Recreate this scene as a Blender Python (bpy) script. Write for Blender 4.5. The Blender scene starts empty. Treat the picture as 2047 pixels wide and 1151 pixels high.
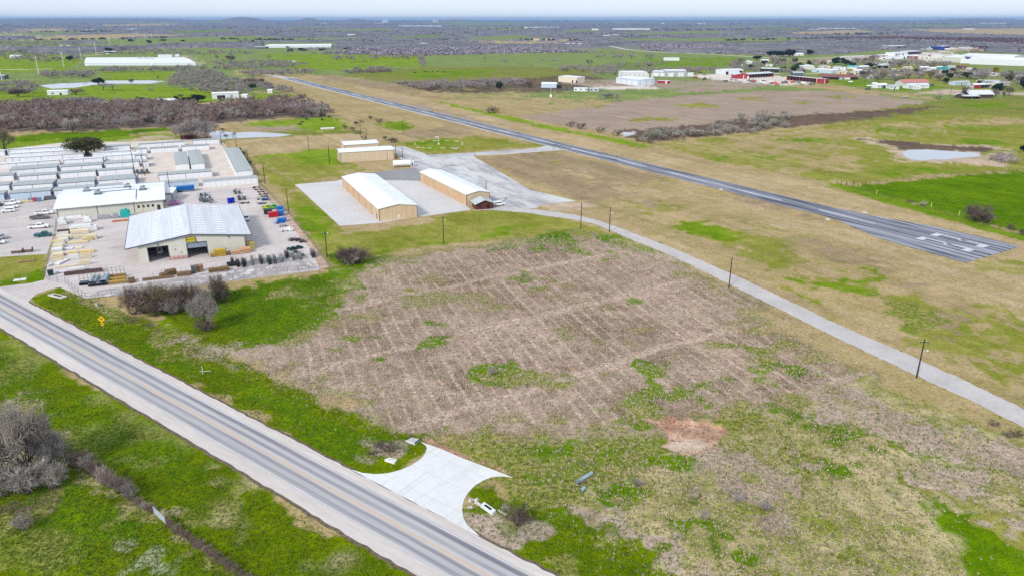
import bpy, math, random
import numpy as np
from mathutils import Vector, Matrix
random.seed(7); RNG = np.random.default_rng(7)
SC = bpy.context.scene; COL = SC.collection
# ---------- camera model (used to lay the traced ground plan out in metres) ----------
F, CX, CY, HOR, H = 1450.0, 1023.5, 575.5, 39.0, 70.0
PITCH = math.atan((CY - HOR) / F); CP, SP = math.cos(PITCH), math.sin(PITCH)
def at(x, y, z=0.0):
    a = (x - CX) / F; b = (CY - y) / F
    dy = CP + b * SP; dz = -SP + b * CP
    t = (z - H) / dz
    return Vector((a * t, dy * t, z))
def ztop(xb, yb, yt):                       # height of something standing on (xb,yb) whose top is at row yt
    Y = at(xb, yb).y; b = (CY - yt) / F
    return H + Y * (b * CP - SP) / (CP + b * SP)
def lin(c):
    c = c / 255.0
    return c / 12.92 if c <= 0.04045 else ((c + 0.055) / 1.055) ** 2.4
KA = 1.25
def C(r, g, b): return (min(.85, lin(r) / KA), min(.85, lin(g) / KA), min(.85, lin(b) / KA))
# ---------- materials ----------
MATS = {}
def mat(name, col, rough=.7, var=.12, scale=1.0, metal=0.0, bump=0.0, stretch=(1, 1, 1), col2=None, spec=.3, rnd=0.0):
    if name in MATS: return MATS[name]
    m = bpy.data.materials.new(name); m.use_nodes = True; n = m.node_tree.nodes; l = m.node_tree.links
    p = n['Principled BSDF']; p.inputs['Roughness'].default_value = rough; p.inputs['Metallic'].default_value = metal
    p.inputs['Specular IOR Level'].default_value = spec
    tc = n.new('ShaderNodeTexCoord'); mp = n.new('ShaderNodeMapping'); mp.inputs['Scale'].default_value = stretch
    l.new(tc.outputs['Object'], mp.inputs['Vector'])
    nz = n.new('ShaderNodeTexNoise'); nz.inputs['Scale'].default_value = scale; nz.inputs['Detail'].default_value = 5; nz.inputs['Roughness'].default_value = .65
    l.new(mp.outputs['Vector'], nz.inputs['Vector'])
    mr = n.new('ShaderNodeMapRange'); mr.inputs['From Min'].default_value = .33; mr.inputs['From Max'].default_value = .67
    l.new(nz.outputs['Fac'], mr.inputs['Value'])
    mx = n.new('ShaderNodeMix'); mx.data_type = 'RGBA'
    c2 = col2 if col2 else tuple(max(0, c * (1 - 2 * var)) for c in col)
    c1 = tuple(min(.9, c * (1 + var * .6)) for c in col) if not col2 else col
    mx.inputs['A'].default_value = (*c1, 1); mx.inputs['B'].default_value = (*c2, 1)
    l.new(mr.outputs['Result'], mx.inputs['Factor'])
    out = mx.outputs['Result']
    if rnd:
        oi = n.new('ShaderNodeObjectInfo'); hv = n.new('ShaderNodeHueSaturation')
        m2 = n.new('ShaderNodeMapRange'); m2.inputs['To Min'].default_value = 1 - rnd; m2.inputs['To Max'].default_value = 1 + rnd
        l.new(oi.outputs['Random'], m2.inputs['Value']); l.new(m2.outputs['Result'], hv.inputs['Value']); l.new(out, hv.inputs['Color']); out = hv.outputs['Color']
    l.new(out, p.inputs['Base Color'])
    if bump:
        b = n.new('ShaderNodeBump'); b.inputs['Strength'].default_value = bump; b.inputs['Distance'].default_value = .05
        l.new(nz.outputs['Fac'], b.inputs['Height']); l.new(b.outputs['Normal'], p.inputs['Normal'])
    MATS[name] = m; return m
# ---------- mesh building ----------
class MB:
    def __init__(s): s.v = []; s.f = []
    def quad(s, a, b, c, d):
        i = len(s.v); s.v += [tuple(a), tuple(b), tuple(c), tuple(d)]; s.f.append((i, i + 1, i + 2, i + 3)); return s
    def tri(s, a, b, c):
        i = len(s.v); s.v += [tuple(a), tuple(b), tuple(c)]; s.f.append((i, i + 1, i + 2)); return s
    def box(s, x0, y0, z0, x1, y1, z1, tx=0, ty=0):      # tx,ty: inset of the top face
        i = len(s.v)
        s.v += [(x0, y0, z0), (x1, y0, z0), (x1, y1, z0), (x0, y1, z0), (x0 + tx, y0 + ty, z1), (x1 - tx, y0 + ty, z1), (x1 - tx, y1 - ty, z1), (x0 + tx, y1 - ty, z1)]
        s.f += [tuple(i + k for k in q) for q in ((3, 2, 1, 0), (4, 5, 6, 7), (0, 1, 5, 4), (1, 2, 6, 5), (2, 3, 7, 6), (3, 0, 4, 7))]; return s
    def tube(s, a, b, r0, r1=None, n=6, cap=True):
        a = Vector(a); b = Vector(b); r1 = r0 if r1 is None else r1
        d = (b - a); d = d.normalized() if d.length > 1e-9 else Vector((0, 0, 1))
        u = d.orthogonal().normalized(); w = d.cross(u); i = len(s.v)
        for p, r in ((a, r0), (b, r1)):
            for k in range(n):
                t = 2 * math.pi * k / n; s.v.append(tuple(p + (u * math.cos(t) + w * math.sin(t)) * r))
        for k in range(n): s.f.append((i + k, i + (k + 1) % n, i + n + (k + 1) % n, i + n + k))
        if cap: s.f += [tuple(i + n - 1 - k for k in range(n)), tuple(i + n + k for k in range(n))]
        return s
    def prism(s, pts, y0, y1, iny=0):                      # side outline (x,z) extruded along y
        i = len(s.v); n = len(pts)
        s.v += [(x, y0, z) for x, z in pts] + [(x, y1, z) for x, z in pts]
        s.f += [tuple(range(i, i + n)), tuple(i + 2 * n - 1 - k for k in range(n))]
        for k in range(n): s.f.append((i + (k + 1) % n, i + k, i + n + k, i + n + (k + 1) % n))
        return s
    def mesh(s, name, m, smooth=False):
        me = bpy.data.meshes.new(name); me.from_pydata(s.v, [], s.f); me.validate(); me.update()
        for q in (m if isinstance(m, (list, tuple)) else [m]): me.materials.append(q)
        if smooth: me.shade_smooth()
        return me
    def build(s, name, m, parent=None, loc=None, rz=None, smooth=False):
        o = bpy.data.objects.new(name, s.mesh(name, m, smooth)); COL.objects.link(o)
        if parent: o.parent = parent
        if loc is not None: o.location = loc
        if rz is not None: o.rotation_euler = (0, 0, rz)
        return o
def tag(o, label=None, cat=None, group=None, kind=None):
    if label: o['label'] = label
    if cat: o['category'] = cat
    if group: o['group'] = group
    if kind: o['kind'] = kind
    return o
def empty(name, label, cat, loc=(0, 0, 0), rz=0, group=None):
    o = bpy.data.objects.new(name, None); COL.objects.link(o); o.location = loc; o.rotation_euler = (0, 0, rz)
    o.empty_display_size = .3
    return tag(o, label, cat, group)
def dup(root, loc, rz=0, sc=1.0, label=None, group=None):
    r = root.copy(); COL.objects.link(r); r.location = loc; r.rotation_euler = (0, 0, rz)
    r.scale = (sc, sc, sc) if not isinstance(sc, (tuple, list)) else sc
    if label: r['label'] = label
    if group: r['group'] = group
    for ch in list(root.children):
        c = ch.copy(); COL.objects.link(c); c.parent = r
        for g in ch.children:
            d = g.copy(); COL.objects.link(d); d.parent = c
    return r
def frame(A, B):                                            # A left, B right (ground points): origin, yaw, length
    d = B - A; return A, math.atan2(d.y, d.x), math.hypot(d.x, d.y)
# common paints
WHITE = mat('white_metal', (.80, .81, .82), .5, .05, .6)
ROOFW = mat('white_roof', (.76, .78, .80), .45, .07, .25)
DARK = mat('dark_opening', (.012, .012, .013), .9, .2)
GLASS = mat('dark_glass', (.02, .024, .03), .12, .1, spec=.6)
STEEL = mat('galvanized', (.42, .45, .47), .42, .15, 3, metal=.6)
TRIM = mat('grey_trim', (.09, .11, .13), .6, .1)
WOODP = mat('pole_wood', (.055, .042, .034), .9, .25, 3, stretch=(4, 4, .5))
RUBBER = mat('rubber', (.014, .014, .015), .85, .1)

def textmesh(name, curve):
    t = bpy.data.objects.new(name, curve); COL.objects.link(t); dg = bpy.context.evaluated_depsgraph_get(); me = bpy.data.meshes.new_from_object(t.evaluated_get(dg)); bpy.data.objects.remove(t); me.name = name
    o = bpy.data.objects.new(name, me); COL.objects.link(o); return o
# ================= GROUND =================
def vnoise(X, Y, s, seed):
    x = X / s; y = Y / s; xi = np.floor(x); yi = np.floor(y); fx = x - xi; fy = y - yi
    fx = fx * fx * (3 - 2 * fx); fy = fy * fy * (3 - 2 * fy)
    def h(a, b): v = np.sin(a * 127.1 + b * 311.7 + seed * 74.7) * 43758.5453; return v - np.floor(v)
    return (h(xi, yi) * (1 - fx) + h(xi + 1, yi) * fx) * (1 - fy) + (h(xi, yi + 1) * (1 - fx) + h(xi + 1, yi + 1) * fx) * fy - .5
rows = [at(CX, y).y for y in np.arange(1260, 46, -2.2)]
rr = [8, 25, 45, 60, 72] + [r for r in rows if r > 78]
rr = rr + list(np.geomspace(rr[-1] * 1.08, 90000, 22))
aa = list(np.radians(np.arange(-44, 44.01, .11)))
az = aa + list(np.radians(np.arange(47, 314, 3.5)))
R_, A_ = np.meshgrid(np.array(rr), np.array(az), indexing='ij')
X = (R_ * np.sin(A_)).ravel(); Y = (R_ * np.cos(A_)).ravel(); RR = R_.ravel()
NR, NA = R_.shape
N4, N15, N60, N300 = vnoise(X, Y, 4, 1), vnoise(X, Y, 15, 2), vnoise(X, Y, 60, 3), vnoise(X, Y, 300, 4)
NF = vnoise(X, Y, 1.5, 5)
N8, N2, N30 = vnoise(X, Y, 8, 11), vnoise(X, Y, 2.4, 12), vnoise(X, Y, 30, 13)
EDGE = N15 * 1.1 + N8 * .9 + N4 * .8 + N2 * .7 + NF * .5
PATCH = N30 * .5 + N15 * .6 + N8 * .6 + N4 * .55 + N2 * .45; PATCH = 1 / (1 + np.exp(-PATCH * 3.8))
TY = {  # two albedos per cover, mixed by noise in the shader; third value = relief
 'green': (C(130, 150, 36), C(92, 124, 12), .5), 'bright': (C(108, 136, 8), C(70, 106, 2), .6), 'lime': (C(142, 162, 48), C(108, 134, 26), .45),
 'pasture': (C(142, 154, 90), C(114, 132, 72), .3), 'olive': (C(188, 164, 126), C(158, 142, 92), .5), 'mown': (C(158, 152, 78), C(122, 130, 40), .5),
 'tan': (C(196, 172, 136), C(166, 146, 104), .5), 'mauve': (C(176, 156, 140), C(158, 138, 120), .35), 'stub': (C(190, 168, 150), C(122, 102, 84), 1.0),
 'wood': (C(132, 116, 106), C(104, 90, 82), .6), 'farwood': (C(146, 138, 146), C(114, 108, 114), .2), 'dirt': (C(208, 186, 164), C(182, 158, 134), .4),  # farwood: slight lavender haze tint put into the ground colour
 'caliche': (C(232, 222, 212), C(206, 192, 180), .2), 'dark': (C(124, 104, 90), C(92, 78, 64), .8), 'weed': (C(110, 126, 40), C(146, 138, 78), .8),
 'orange': (C(206, 170, 146), C(152, 114, 92), 1.0), 'tanweed': (C(198, 180, 138), C(122, 128, 50), .9), 'roadgrass': (C(118, 134, 6), C(80, 102, 0), .7),
 'pinkgrey': (C(190, 170, 152), C(150, 134, 116), .8), 'greyweed': (C(168, 172, 138), C(140, 144, 104), .7), 'brownplow': (C(172, 150, 120), C(146, 126, 96), .5),
}
ca = np.zeros((X.size, 3)); cb = np.zeros((X.size, 3)); rg = np.zeros(X.size); rw = np.zeros(X.size); Z = np.zeros(X.size)
def base(t):
    ca[:] = TY[t][0]; cb[:] = TY[t][1]; rg[:] = TY[t][2]
def sdf(W, idx):
    px = X[idx]; py = Y[idx]; d = np.full(px.size, 1e18); ins = np.zeros(px.size, bool); n = len(W)
    for i in range(n):
        ax, ay = W[i][0], W[i][1]; bx, by = W[(i + 1) % n][0], W[(i + 1) % n][1]
        ex, ey = bx - ax, by - ay; L = ex * ex + ey * ey + 1e-12
        t = np.clip(((px - ax) * ex + (py - ay) * ey) / L, 0, 1)
        d = np.minimum(d, (px - ax - t * ex) ** 2 + (py - ay - t * ey) ** 2)
        c = (ay > py) != (by > py)
        ins ^= c & (px < ex * (py - ay) / (ey if abs(ey) > 1e-12 else 1e-12) + ax)
    d = np.sqrt(d); return np.where(ins, d, -d)
def weight(pts, fe=1.5, amp=3.0, world=False):
    W = [(p[0], p[1]) if world else tuple(at(*p)[:2]) for p in pts]
    xs = [w[0] for w in W]; ys = [w[1] for w in W]
    cx, cy = sum(xs) / len(xs), sum(ys) / len(ys); k = 1 + math.hypot(cx, cy) / 350.0
    pad = (fe + amp * 2) * k
    idx = np.nonzero((X > min(xs) - pad) & (X < max(xs) + pad) & (Y > min(ys) - pad) & (Y < max(ys) + pad))[0]
    if idx.size == 0: return idx, np.zeros(0)
    s = sdf(W, idx) + amp * 1.25 * k * EDGE[idx]
    w = np.clip(s / (1.3 * fe * k) + .5, 0, 1); return idx, w * w * (3 - 2 * w)
def paint(t, pts, fe=1.5, amp=3.0, op=1.0, rows_=None, world=False):
    idx, w = weight(pts, fe, amp, world); T = TY[t]
    if op < 1: q = np.clip((PATCH[idx] - (1 - op)) / .65 + .5, 0, 1); w = w * q * q * (3 - 2 * q)
    ca[idx] += w[:, None] * (np.array(T[0]) - ca[idx]); cb[idx] += w[:, None] * (np.array(T[1]) - cb[idx]); rg[idx] += w * (T[2] - rg[idx])
    rw[idx] += w * ((rows_ or 0.0) - rw[idx])
def blob(t, x, y, rx, ry, fe=1.2, amp=3.0, op=1.0, rot=0.0):
    pts = []
    for k in range(14):
        a = 2 * math.pi * k / 14; q = 1 + .22 * math.sin(3 * a + x) + .15 * math.sin(5 * a + y)
        u, v = rx * q * math.cos(a), ry * q * math.sin(a)
        pts.append((x + u * math.cos(rot) - v * math.sin(rot), max(42, y + u * math.sin(rot) + v * math.cos(rot))))
    paint(t, pts, fe, amp, op)
base('olive')
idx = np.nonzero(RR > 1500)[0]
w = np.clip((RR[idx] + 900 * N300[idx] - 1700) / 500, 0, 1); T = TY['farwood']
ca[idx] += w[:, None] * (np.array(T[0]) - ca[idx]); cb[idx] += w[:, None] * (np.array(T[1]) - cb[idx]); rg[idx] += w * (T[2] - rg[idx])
def woodnoise(x, y, R2): return vnoise(x, y, 420, 4) * .9 + vnoise(x, y, 1300, 6) * .9 + np.clip((R2 - 1700) / 3500, -.3, .35)
w = w * np.clip((.06 - woodnoise(X[idx], Y[idx], RR[idx])) / .1, 0, 1) * .85; T = TY['pasture']
ca[idx] += w[:, None] * (np.array(T[0]) - ca[idx]); cb[idx] += w[:, None] * (np.array(T[1]) - cb[idx])
P = paint
# distance
P('pasture', [(-500, 205), (-500, 66), (160, 72), (500, 66), (640, 78), (900, 96), (1250, 100), (1560, 112), (1900, 100), (2600, 128), (2600, 235), (1500, 215), (700, 175), (540, 190)], 6, 10)
for q in ([(1180, 78), (1560, 75), (1610, 82), (1540, 88), (1300, 84)], [(160, 80), (500, 71), (640, 79), (500, 84), (250, 91)], [(512, 78), (720, 74), (715, 80), (530, 84)],
          [(930, 74), (1030, 71), (1100, 76), (1000, 81), (930, 79)], [(905, 57), (1010, 55), (1090, 59), (1000, 62)], [(1536, 78), (1625, 75), (1620, 84), (1536, 86)], [(120, 65), (260, 62), (420, 57), (250, 68), (140, 70)]):
    P('pasture', q, 8, 12)
for q in ([(1780, 60), (2060, 57), (2300, 58), (2300, 73), (2047, 72), (1900, 69)], [(940, 82), (1100, 84), (1060, 92), (960, 89)], [(1100, 81), (1140, 80), (1130, 84)]): P('tan', q, 8, 12)
STRIPS = [[(640, 61), (780, 59), (800, 62), (650, 64)], [(60, 74), (260, 71), (420, 73), (240, 76), (80, 78)], [(330, 64), (470, 62), (480, 65), (340, 67)], [(1240, 67), (1420, 65), (1480, 68), (1280, 70)], [(1120, 62), (1200, 61), (1210, 64), (1130, 65)], [(1560, 66), (1720, 63), (1760, 66), (1600, 69)], [(780, 74), (880, 72), (900, 75), (790, 77)], [(1380, 54), (1560, 53), (1580, 55), (1390, 56)], [(560, 55), (700, 54), (690, 56), (570, 57)], [(20, 60), (130, 59), (140, 62), (30, 63)], [(1500, 60), (1600, 59), (1610, 61), (1500, 62)], [(1760, 52), (1960, 51), (1980, 53), (1770, 54)], [(900, 49), (1050, 48), (1060, 50), (910, 51)], [(200, 51), (360, 50), (350, 52), (210, 53)]]
STRIPS = [[(x_, sum(b_[1] for b_ in q) / len(q) + (y_ - sum(b_[1] for b_ in q) / len(q)) * 1.9) for x_, y_ in q] for q in STRIPS]
for k_, q in enumerate(STRIPS): P(('pasture', 'tan', 'green', 'pasture')[k_ % 4], q, 8, 12)
P('wood', [(1300, 84), (1540, 89), (1690, 98), (1800, 96), (2047, 108), (2300, 112), (2300, 76), (1900, 72), (1640, 70), (1600, 84)], 6, 10)
P('wood', [(640, 108), (700, 100), (820, 88), (1000, 92), (1210, 106), (1030, 107), (850, 112)], 5, 8)
P('lime', [(530, 108), (640, 109), (760, 111), (838, 115), (841, 133), (640, 142), (590, 137), (540, 118)], 2, 3)
P('pasture', [(845, 113), (1024, 107), (1150, 106), (1240, 112), (1330, 120), (1190, 128), (1060, 136), (850, 134)], 2, 3)
P('green', [(1190, 130), (1330, 118), (1480, 116), (1500, 128), (1400, 136), (1240, 138)], 3, 4, .7)
P('weed', [(690, 150), (850, 135), (1024, 134), (1210, 140), (1150, 160), (1010, 160), (820, 168), (740, 164)], 2, 4)
P('green', [(760, 146), (880, 140), (990, 140), (980, 150), (840, 158)], 3, 5, .8)
P('dark', [(690, 142), (800, 138), (790, 143), (700, 147)], 2, 3)
P('dark', [(790, 168), (1024, 160), (1150, 150), (1240, 160), (1130, 185), (870, 186)], 2, 3, .8)
P('lime', [(-200, 102), (0, 102), (130, 110), (170, 122), (130, 142), (-200, 152)], 2, 3)
P('lime', [(200, 146), (350, 143), (365, 152), (300, 160), (210, 163)], 2, 3)
P('lime', [(-200, 208), (-200, 186), (60, 184), (130, 172), (330, 172), (480, 188), (470, 204), (250, 210)], 2, 3)
P('tan', [(480, 140), (540, 142), (520, 150), (470, 150)], 2, 3)
P('bright', [(488, 192), (575, 186), (590, 194), (500, 204)], 1.5, 2)
P('lime', [(495, 190), (575, 187), (586, 194), (500, 202)], 1, 1)
# the wood behind the sheds
P('wood', [(-300, 213), (150, 206), (400, 210), (500, 202), (600, 196), (650, 216), (665, 240), (560, 236), (420, 250), (200, 262), (-300, 270)], 2, 4)
P('bright', [(-300, 288), (200, 262), (345, 256), (350, 262), (200, 280), (-300, 300)], 1.5, 3)
P('lime', [(-300, 298), (200, 276), (350, 264), (350, 276), (260, 288), (-300, 318)], 1.5, 3)
P('dirt', [(250, 282), (300, 272), (330, 276), (300, 282)], 1.5, 3, .7)
P('lime', [(490, 246), (560, 240), (668, 232), (704, 256), (690, 262), (600, 268), (500, 254)], 1.2, 2.5)
P('mauve', [(512, 253), (590, 250), (604, 260), (560, 263), (500, 261)], 1.5, 3, .8)
P('weed', [(440, 266), (600, 264), (710, 260), (735, 262), (700, 274), (600, 272), (440, 284)], 1.2, 2.5)
# airfield
P('olive', [(480, 158), (560, 148), (640, 152), (760, 170), (1060, 248), (1500, 330), (2047, 470), (2400, 560), (2400, 1000), (1900, 760), (1300, 470), (1060, 390), (960, 300), (740, 250), (660, 215), (560, 178)], 2, 4)
P('tan', [(600, 148), (720, 156), (860, 190), (760, 178), (640, 158)], 2, 4)
P('brownplow', [(640, 150), (790, 166), (860, 195), (760, 180), (640, 160)], 2, 4)
P('tan', [(700, 170), (880, 205), (1060, 252), (1300, 302), (1700, 388), (2047, 482), (2400, 570), (2400, 600), (2047, 502), (1640, 412), (1100, 282), (720, 182)], 1.2, 2.5)
P('mauve', [(740, 188), (900, 228), (1020, 262), (980, 258), (760, 200)], 2, 4, .8)
P('lime', [(880, 205), (1000, 230), (1100, 252), (1230, 276), (1310, 292), (1280, 296), (1120, 264), (960, 228)], 1, 2)
P('lime', [(480, 300), (520, 308), (665, 296), (690, 306), (690, 338), (590, 362), (560, 350), (520, 330)], 1.5, 4)
P('mown', [(470, 285), (520, 310), (600, 330), (690, 330), (680, 345), (590, 368), (540, 345)], 2, 5, .8)
P('tan', [(460, 280), (600, 272), (720, 268), (760, 280), (690, 292), (520, 306), (480, 296)], 1.5, 3)
P('brownplow', [(800, 268), (900, 250), (950, 262), (930, 272), (850, 278)], 1.5, 3)
P('green', [(760, 250), (810, 240), (840, 258), (770, 262)], 1.5, 3)
P('mown', [(800, 282), (960, 270), (1080, 292), (860, 312), (800, 290)], 1.5, 3)
P('green', [(810, 288), (900, 276), (960, 286), (880, 300)], 1.5, 3, .6)
P('brownplow', [(955, 318), (1090, 303), (1330, 352), (1180, 410), (1150, 398), (1040, 352)], 1, 2)
# fields over the runway
P('mauve', [(1050, 234), (1240, 203), (1400, 190), (1560, 182), (1700, 184), (1850, 202), (1870, 208), (1600, 238), (1400, 258), (1230, 266), (1100, 246)], 1.2, 2, 1, .0)
for (x, y, rx, ry) in ((1190, 213, 20, 3), (1400, 211, 40, 4), (1500, 198, 26, 3), (1680, 194, 16, 1.6), (1620, 205, 30, 3), (1300, 240, 40, 3)): blob('mown', x, y, rx, ry, 2, 3, .7)
P('weed', [(1840, 206), (1880, 200), (2047, 192), (2300, 190), (2300, 236), (2047, 232), (1640, 248), (1600, 240)], 1.5, 3)
P('green', [(1900, 208), (2020, 204), (2010, 214), (1920, 218)], 1.5, 3)
P('dark', [(1235, 262), (1400, 250), (1520, 234), (1700, 226), (1870, 212), (1850, 222), (1600, 252), (1440, 270), (1320, 282), (1250, 276)], 1.2, 2.5)
P('caliche', [(1240, 266), (1268, 264), (1272, 271), (1244, 273)], 1, 2, .8)
P('mown', [(1290, 290), (1420, 276), (1600, 258), (1850, 230), (2047, 230), (2300, 236), (2300, 346), (2047, 342), (1850, 352), (1690, 368), (1500, 336)], 1.2, 2)
P('olive', [(1320, 290), (1600, 262), (2047, 236), (2047, 250), (1660, 282), (1720, 330), (1560, 345)], 2, 6, .7)
for (x, y, rx, ry) in ((1800, 262, 60, 5), (1950, 255, 70, 5), (1830, 345, 60, 6), (1500, 318, 60, 5), (1620, 280, 40, 4), (1980, 285, 40, 6)): blob('green', x, y, rx, ry, 2, 5, .6)
P('bright', [(1706, 374), (1850, 357), (2047, 342), (2300, 322), (2300, 545), (2047, 468), (1850, 414)], .8, 1.5)
P('green', [(1640, 360), (1690, 370), (1850, 414), (2047, 470), (2300, 545), (2300, 560), (2047, 484), (1800, 416), (1660, 374)], .8, 1.5)
P('dirt', [(1712, 277), (1740, 274), (1800, 284), (1980, 292), (2025, 300), (2040, 322), (2010, 332), (1880, 330), (1800, 326), (1780, 306), (1745, 290)], .8, 2.2, .9)
P('dark', [(1720, 278), (1760, 280), (1830, 286), (1990, 296), (1975, 306), (1860, 300), (1800, 300), (1760, 288)], .8, 2)
P('weed', [(1960, 306), (2030, 302), (2036, 322), (1990, 326)], .8, 2, .6)
INF = [(1100, 300), (1300, 350), (1640, 432), (1760, 480), (1930, 530), (2047, 590), (2300, 700), (2300, 940), (2047, 810), (1800, 695), (1480, 550), (1240, 452), (1150, 400)]
P('brownplow', INF, 3, 4, .3); P('mown', INF, 3, 4, .16)
# infield between the runway and the gravel road
for (x, y, rx, ry, op) in ((1400, 458, 42, 12, .9), (1500, 480, 60, 14, .5), (1620, 578, 55, 20, .9), (1712, 588, 34, 13, 1), (1560, 520, 40, 14, .5), (1730, 545, 26, 6, .9), (1850, 660, 70, 26, .7), (1960, 690, 80, 30, .8),
        (1800, 600, 40, 12, .5), (1990, 740, 60, 22, .7), (1900, 700, 60, 20, .6), (1440, 420, 40, 9, .4), (1290, 400, 60, 12, .3), (1950, 560, 60, 20, .4), (1680, 640, 30, 14, .5), (1340, 445, 30, 8, .4), (1600, 470, 50, 12, .35), (2020, 620, 50, 20, .5)): blob('mown', x, y, rx, ry, 2, 6, op, .25)
for (x, y, rx, ry) in ((1625, 578, 40, 13), (1712, 588, 28, 9), (1398, 457, 30, 8), (1740, 545, 14, 3)): blob('green', x, y, rx, ry, 1.5, 5, .8, .25)
for (x, y, rx, ry) in ((1760, 620, 40, 12), (1820, 640, 50, 10), (1230, 380, 70, 8), (1560, 420, 90, 8), (1680, 500, 80, 10), (1850, 560, 60, 12)): blob('brownplow', x, y, rx, ry, 2, 6, .6, .25)
blob('weed', 1790, 632, 55, 14, 2, 5, .7, .3)
P('tan', [(1130, 340), (1400, 395), (1640, 445), (1760, 490), (1920, 540), (2047, 600), (2047, 630), (1900, 560), (1700, 490), (1450, 420), (1200, 370)], 2, 5, .8)
P('tan', [(1100, 425), (1200, 432), (1330, 478), (1470, 540), (1640, 618), (1640, 632), (1440, 545), (1240, 462)], 1, 2, .8)
P('dirt', [(1080, 408), (1150, 402), (1190, 410), (1150, 424), (1110, 420)], 1.5, 3, .7)
P('tan', [(1935, 530), (2047, 496), (2300, 540), (2300, 700), (2047, 600)], 1.5, 4)
blob('mown', 2010, 540, 50, 12, 4, 6, .4, -.2)
# strips round the yard and the hangars
P('mown', [(515, 322), (560, 345), (590, 368), (680, 452), (700, 470), (650, 520), (575, 410), (522, 345)], 1, 2)
P('green', [(540, 370), (590, 400), (660, 462), (660, 500), (580, 410)], 1.5, 3, .5)
blob('tan', 560, 390, 18, 18, 1.5, 3, .6)
P('mown', [(640, 510), (678, 452), (820, 440), (950, 420), (1010, 415), (1100, 434), (1220, 462), (1210, 470), (880, 492), (760, 512), (690, 540)], 1, 2)
P('green', [(700, 490), (800, 478), (900, 470), (1000, 455), (1090, 448), (1000, 472), (860, 492), (760, 506)], 1.5, 4, .7)
P('tan', [(680, 452), (760, 446), (850, 436), (860, 442), (700, 466)], 1, 2, .6)
# the lot
P('weed', [(640, 545), (760, 512), (880, 494), (1100, 464), (1230, 470), (1330, 500), (1460, 580), (1760, 770), (2047, 880), (2400, 1060), (2400, 1400), (1000, 1400), (1000, 1060), (860, 890), (640, 800), (440, 700), (330, 660)], 2, 4)
P('stub', [(700, 566), (780, 520), (880, 500), (1060, 474), (1230, 478), (1330, 512), (1460, 590), (1690, 735), (1730, 780), (1600, 800), (1440, 840), (1310, 880), (1010, 880), (850, 878), (640, 800), (450, 712), (560, 690), (640, 650), (690, 590)], 6, 6, 1, 1.0)
P('bright', [(290, 612), (440, 580), (640, 545), (700, 532), (694, 575), (640, 652), (540, 692), (440, 702), (330, 660)], 1.2, 4)
P('roadgrass', [(290, 612), (360, 600), (440, 640), (480, 700), (430, 700), (330, 660)], 1.2, 4, .7)
P('tanweed', [(560, 560), (640, 548), (690, 550), (640, 600), (600, 590)], 1.5, 5, .3)
P('pinkgrey', [(440, 700), (540, 692), (560, 712), (500, 730), (450, 724)], 1.5, 4, .7)
for (x, y, rx, ry) in ((1070, 484, 62, 14), (1000, 490, 40, 8), (1150, 500, 26, 10), (1250, 490, 36, 12), (1225, 505, 12, 5), (770, 700, 36, 26), (775, 735, 16, 10), (828, 686, 12, 5), (985, 744, 24, 8), (1070, 552, 22, 9), (1310, 740, 34, 12), (1320, 790, 70, 18), (1380, 770, 40, 12), (1500, 690, 20, 6), (1560, 740, 40, 14), (1240, 845, 50, 10), (870, 660, 14, 4), (1260, 610, 12, 4), (730, 510, 60, 7)): blob('bright', x, y, rx, ry, 2.0, 6, .62)
for (x, y, rx, ry) in ((870, 545, 70, 14), (1180, 560, 60, 22), (1450, 700, 60, 24), (1340, 800, 120, 30), (930, 600, 70, 10), (1130, 660, 90, 14), (1560, 690, 60, 18), (1480, 640, 40, 14), (1100, 790, 60, 14), (690, 660, 40, 10), (1180, 790, 70, 20), (740, 760, 80, 10)): blob('weed', x, y, rx, ry, 6, 7, .25)
P('tanweed', [(1440, 846), (1600, 812), (1740, 782), (1830, 800), (2047, 890), (2400, 1060), (2400, 1400), (1180, 1400), (1100, 1030), (1180, 960), (1320, 910)], 2, 6)
WD_ = [(1010, 900), (1300, 900), (1440, 850), (1740, 790), (2047, 900), (2400, 1060), (2400, 1400), (1500, 1300), (1180, 1060), (1060, 980)]
P('mown', WD_, 3, 4, .2); P('pinkgrey', WD_, 3, 4, .3)
for (x, y, rx, ry, op) in ((1230, 980, 80, 26, .7), (1180, 1040, 60, 20, .8), (1480, 890, 60, 16, .6), (1620, 930, 60, 22, .7), (1580, 1010, 50, 14, .6), (1680, 850, 40, 12, .7), (1760, 900, 50, 12, .5), (1440, 1080, 30, 40, .8), (1400, 1050, 26, 12, .6), (1850, 980, 60, 18, .7), (1990, 960, 50, 22, .5), (1740, 1090, 40, 16, .5), (1560, 960, 90, 16, .5), (1330, 980, 40, 14, .4), (1910, 850, 30, 12, .5), (1620, 1110, 60, 12, .35), (1880, 900, 40, 14, .5), (1600, 860, 40, 12, .5)): blob('weed', x, y, rx, ry, 2, 7, op, .3)
for (x, y, rx, ry, op) in ((1430, 1060, 30, 12, .9), (1470, 1100, 26, 12, .8), (1690, 860, 16, 6, .9), (1760, 905, 24, 7, .8), (1570, 820, 30, 10, .7), (1700, 950, 10, 5, .8), (1840, 900, 20, 8, .6), (1900, 940, 26, 8, .6)): blob('bright', x, y, rx, ry, 1.2, 5, op, .3)
P('bright', [(1845, 990), (1920, 1005), (2047, 1072), (2400, 1200), (2400, 1500), (1980, 1220), (1890, 1130), (1850, 1060)], 2.2, 4)
P('mown', [(1830, 985), (1900, 960), (1960, 1000), (2047, 1060), (1920, 1010)], 1.5, 5, .7)
P('pinkgrey', [(1100, 1010), (1180, 1010), (1320, 1080), (1480, 1151), (1700, 1300), (1500, 1300), (1300, 1130), (1160, 1050)], 1.2, 4, .9)
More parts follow.
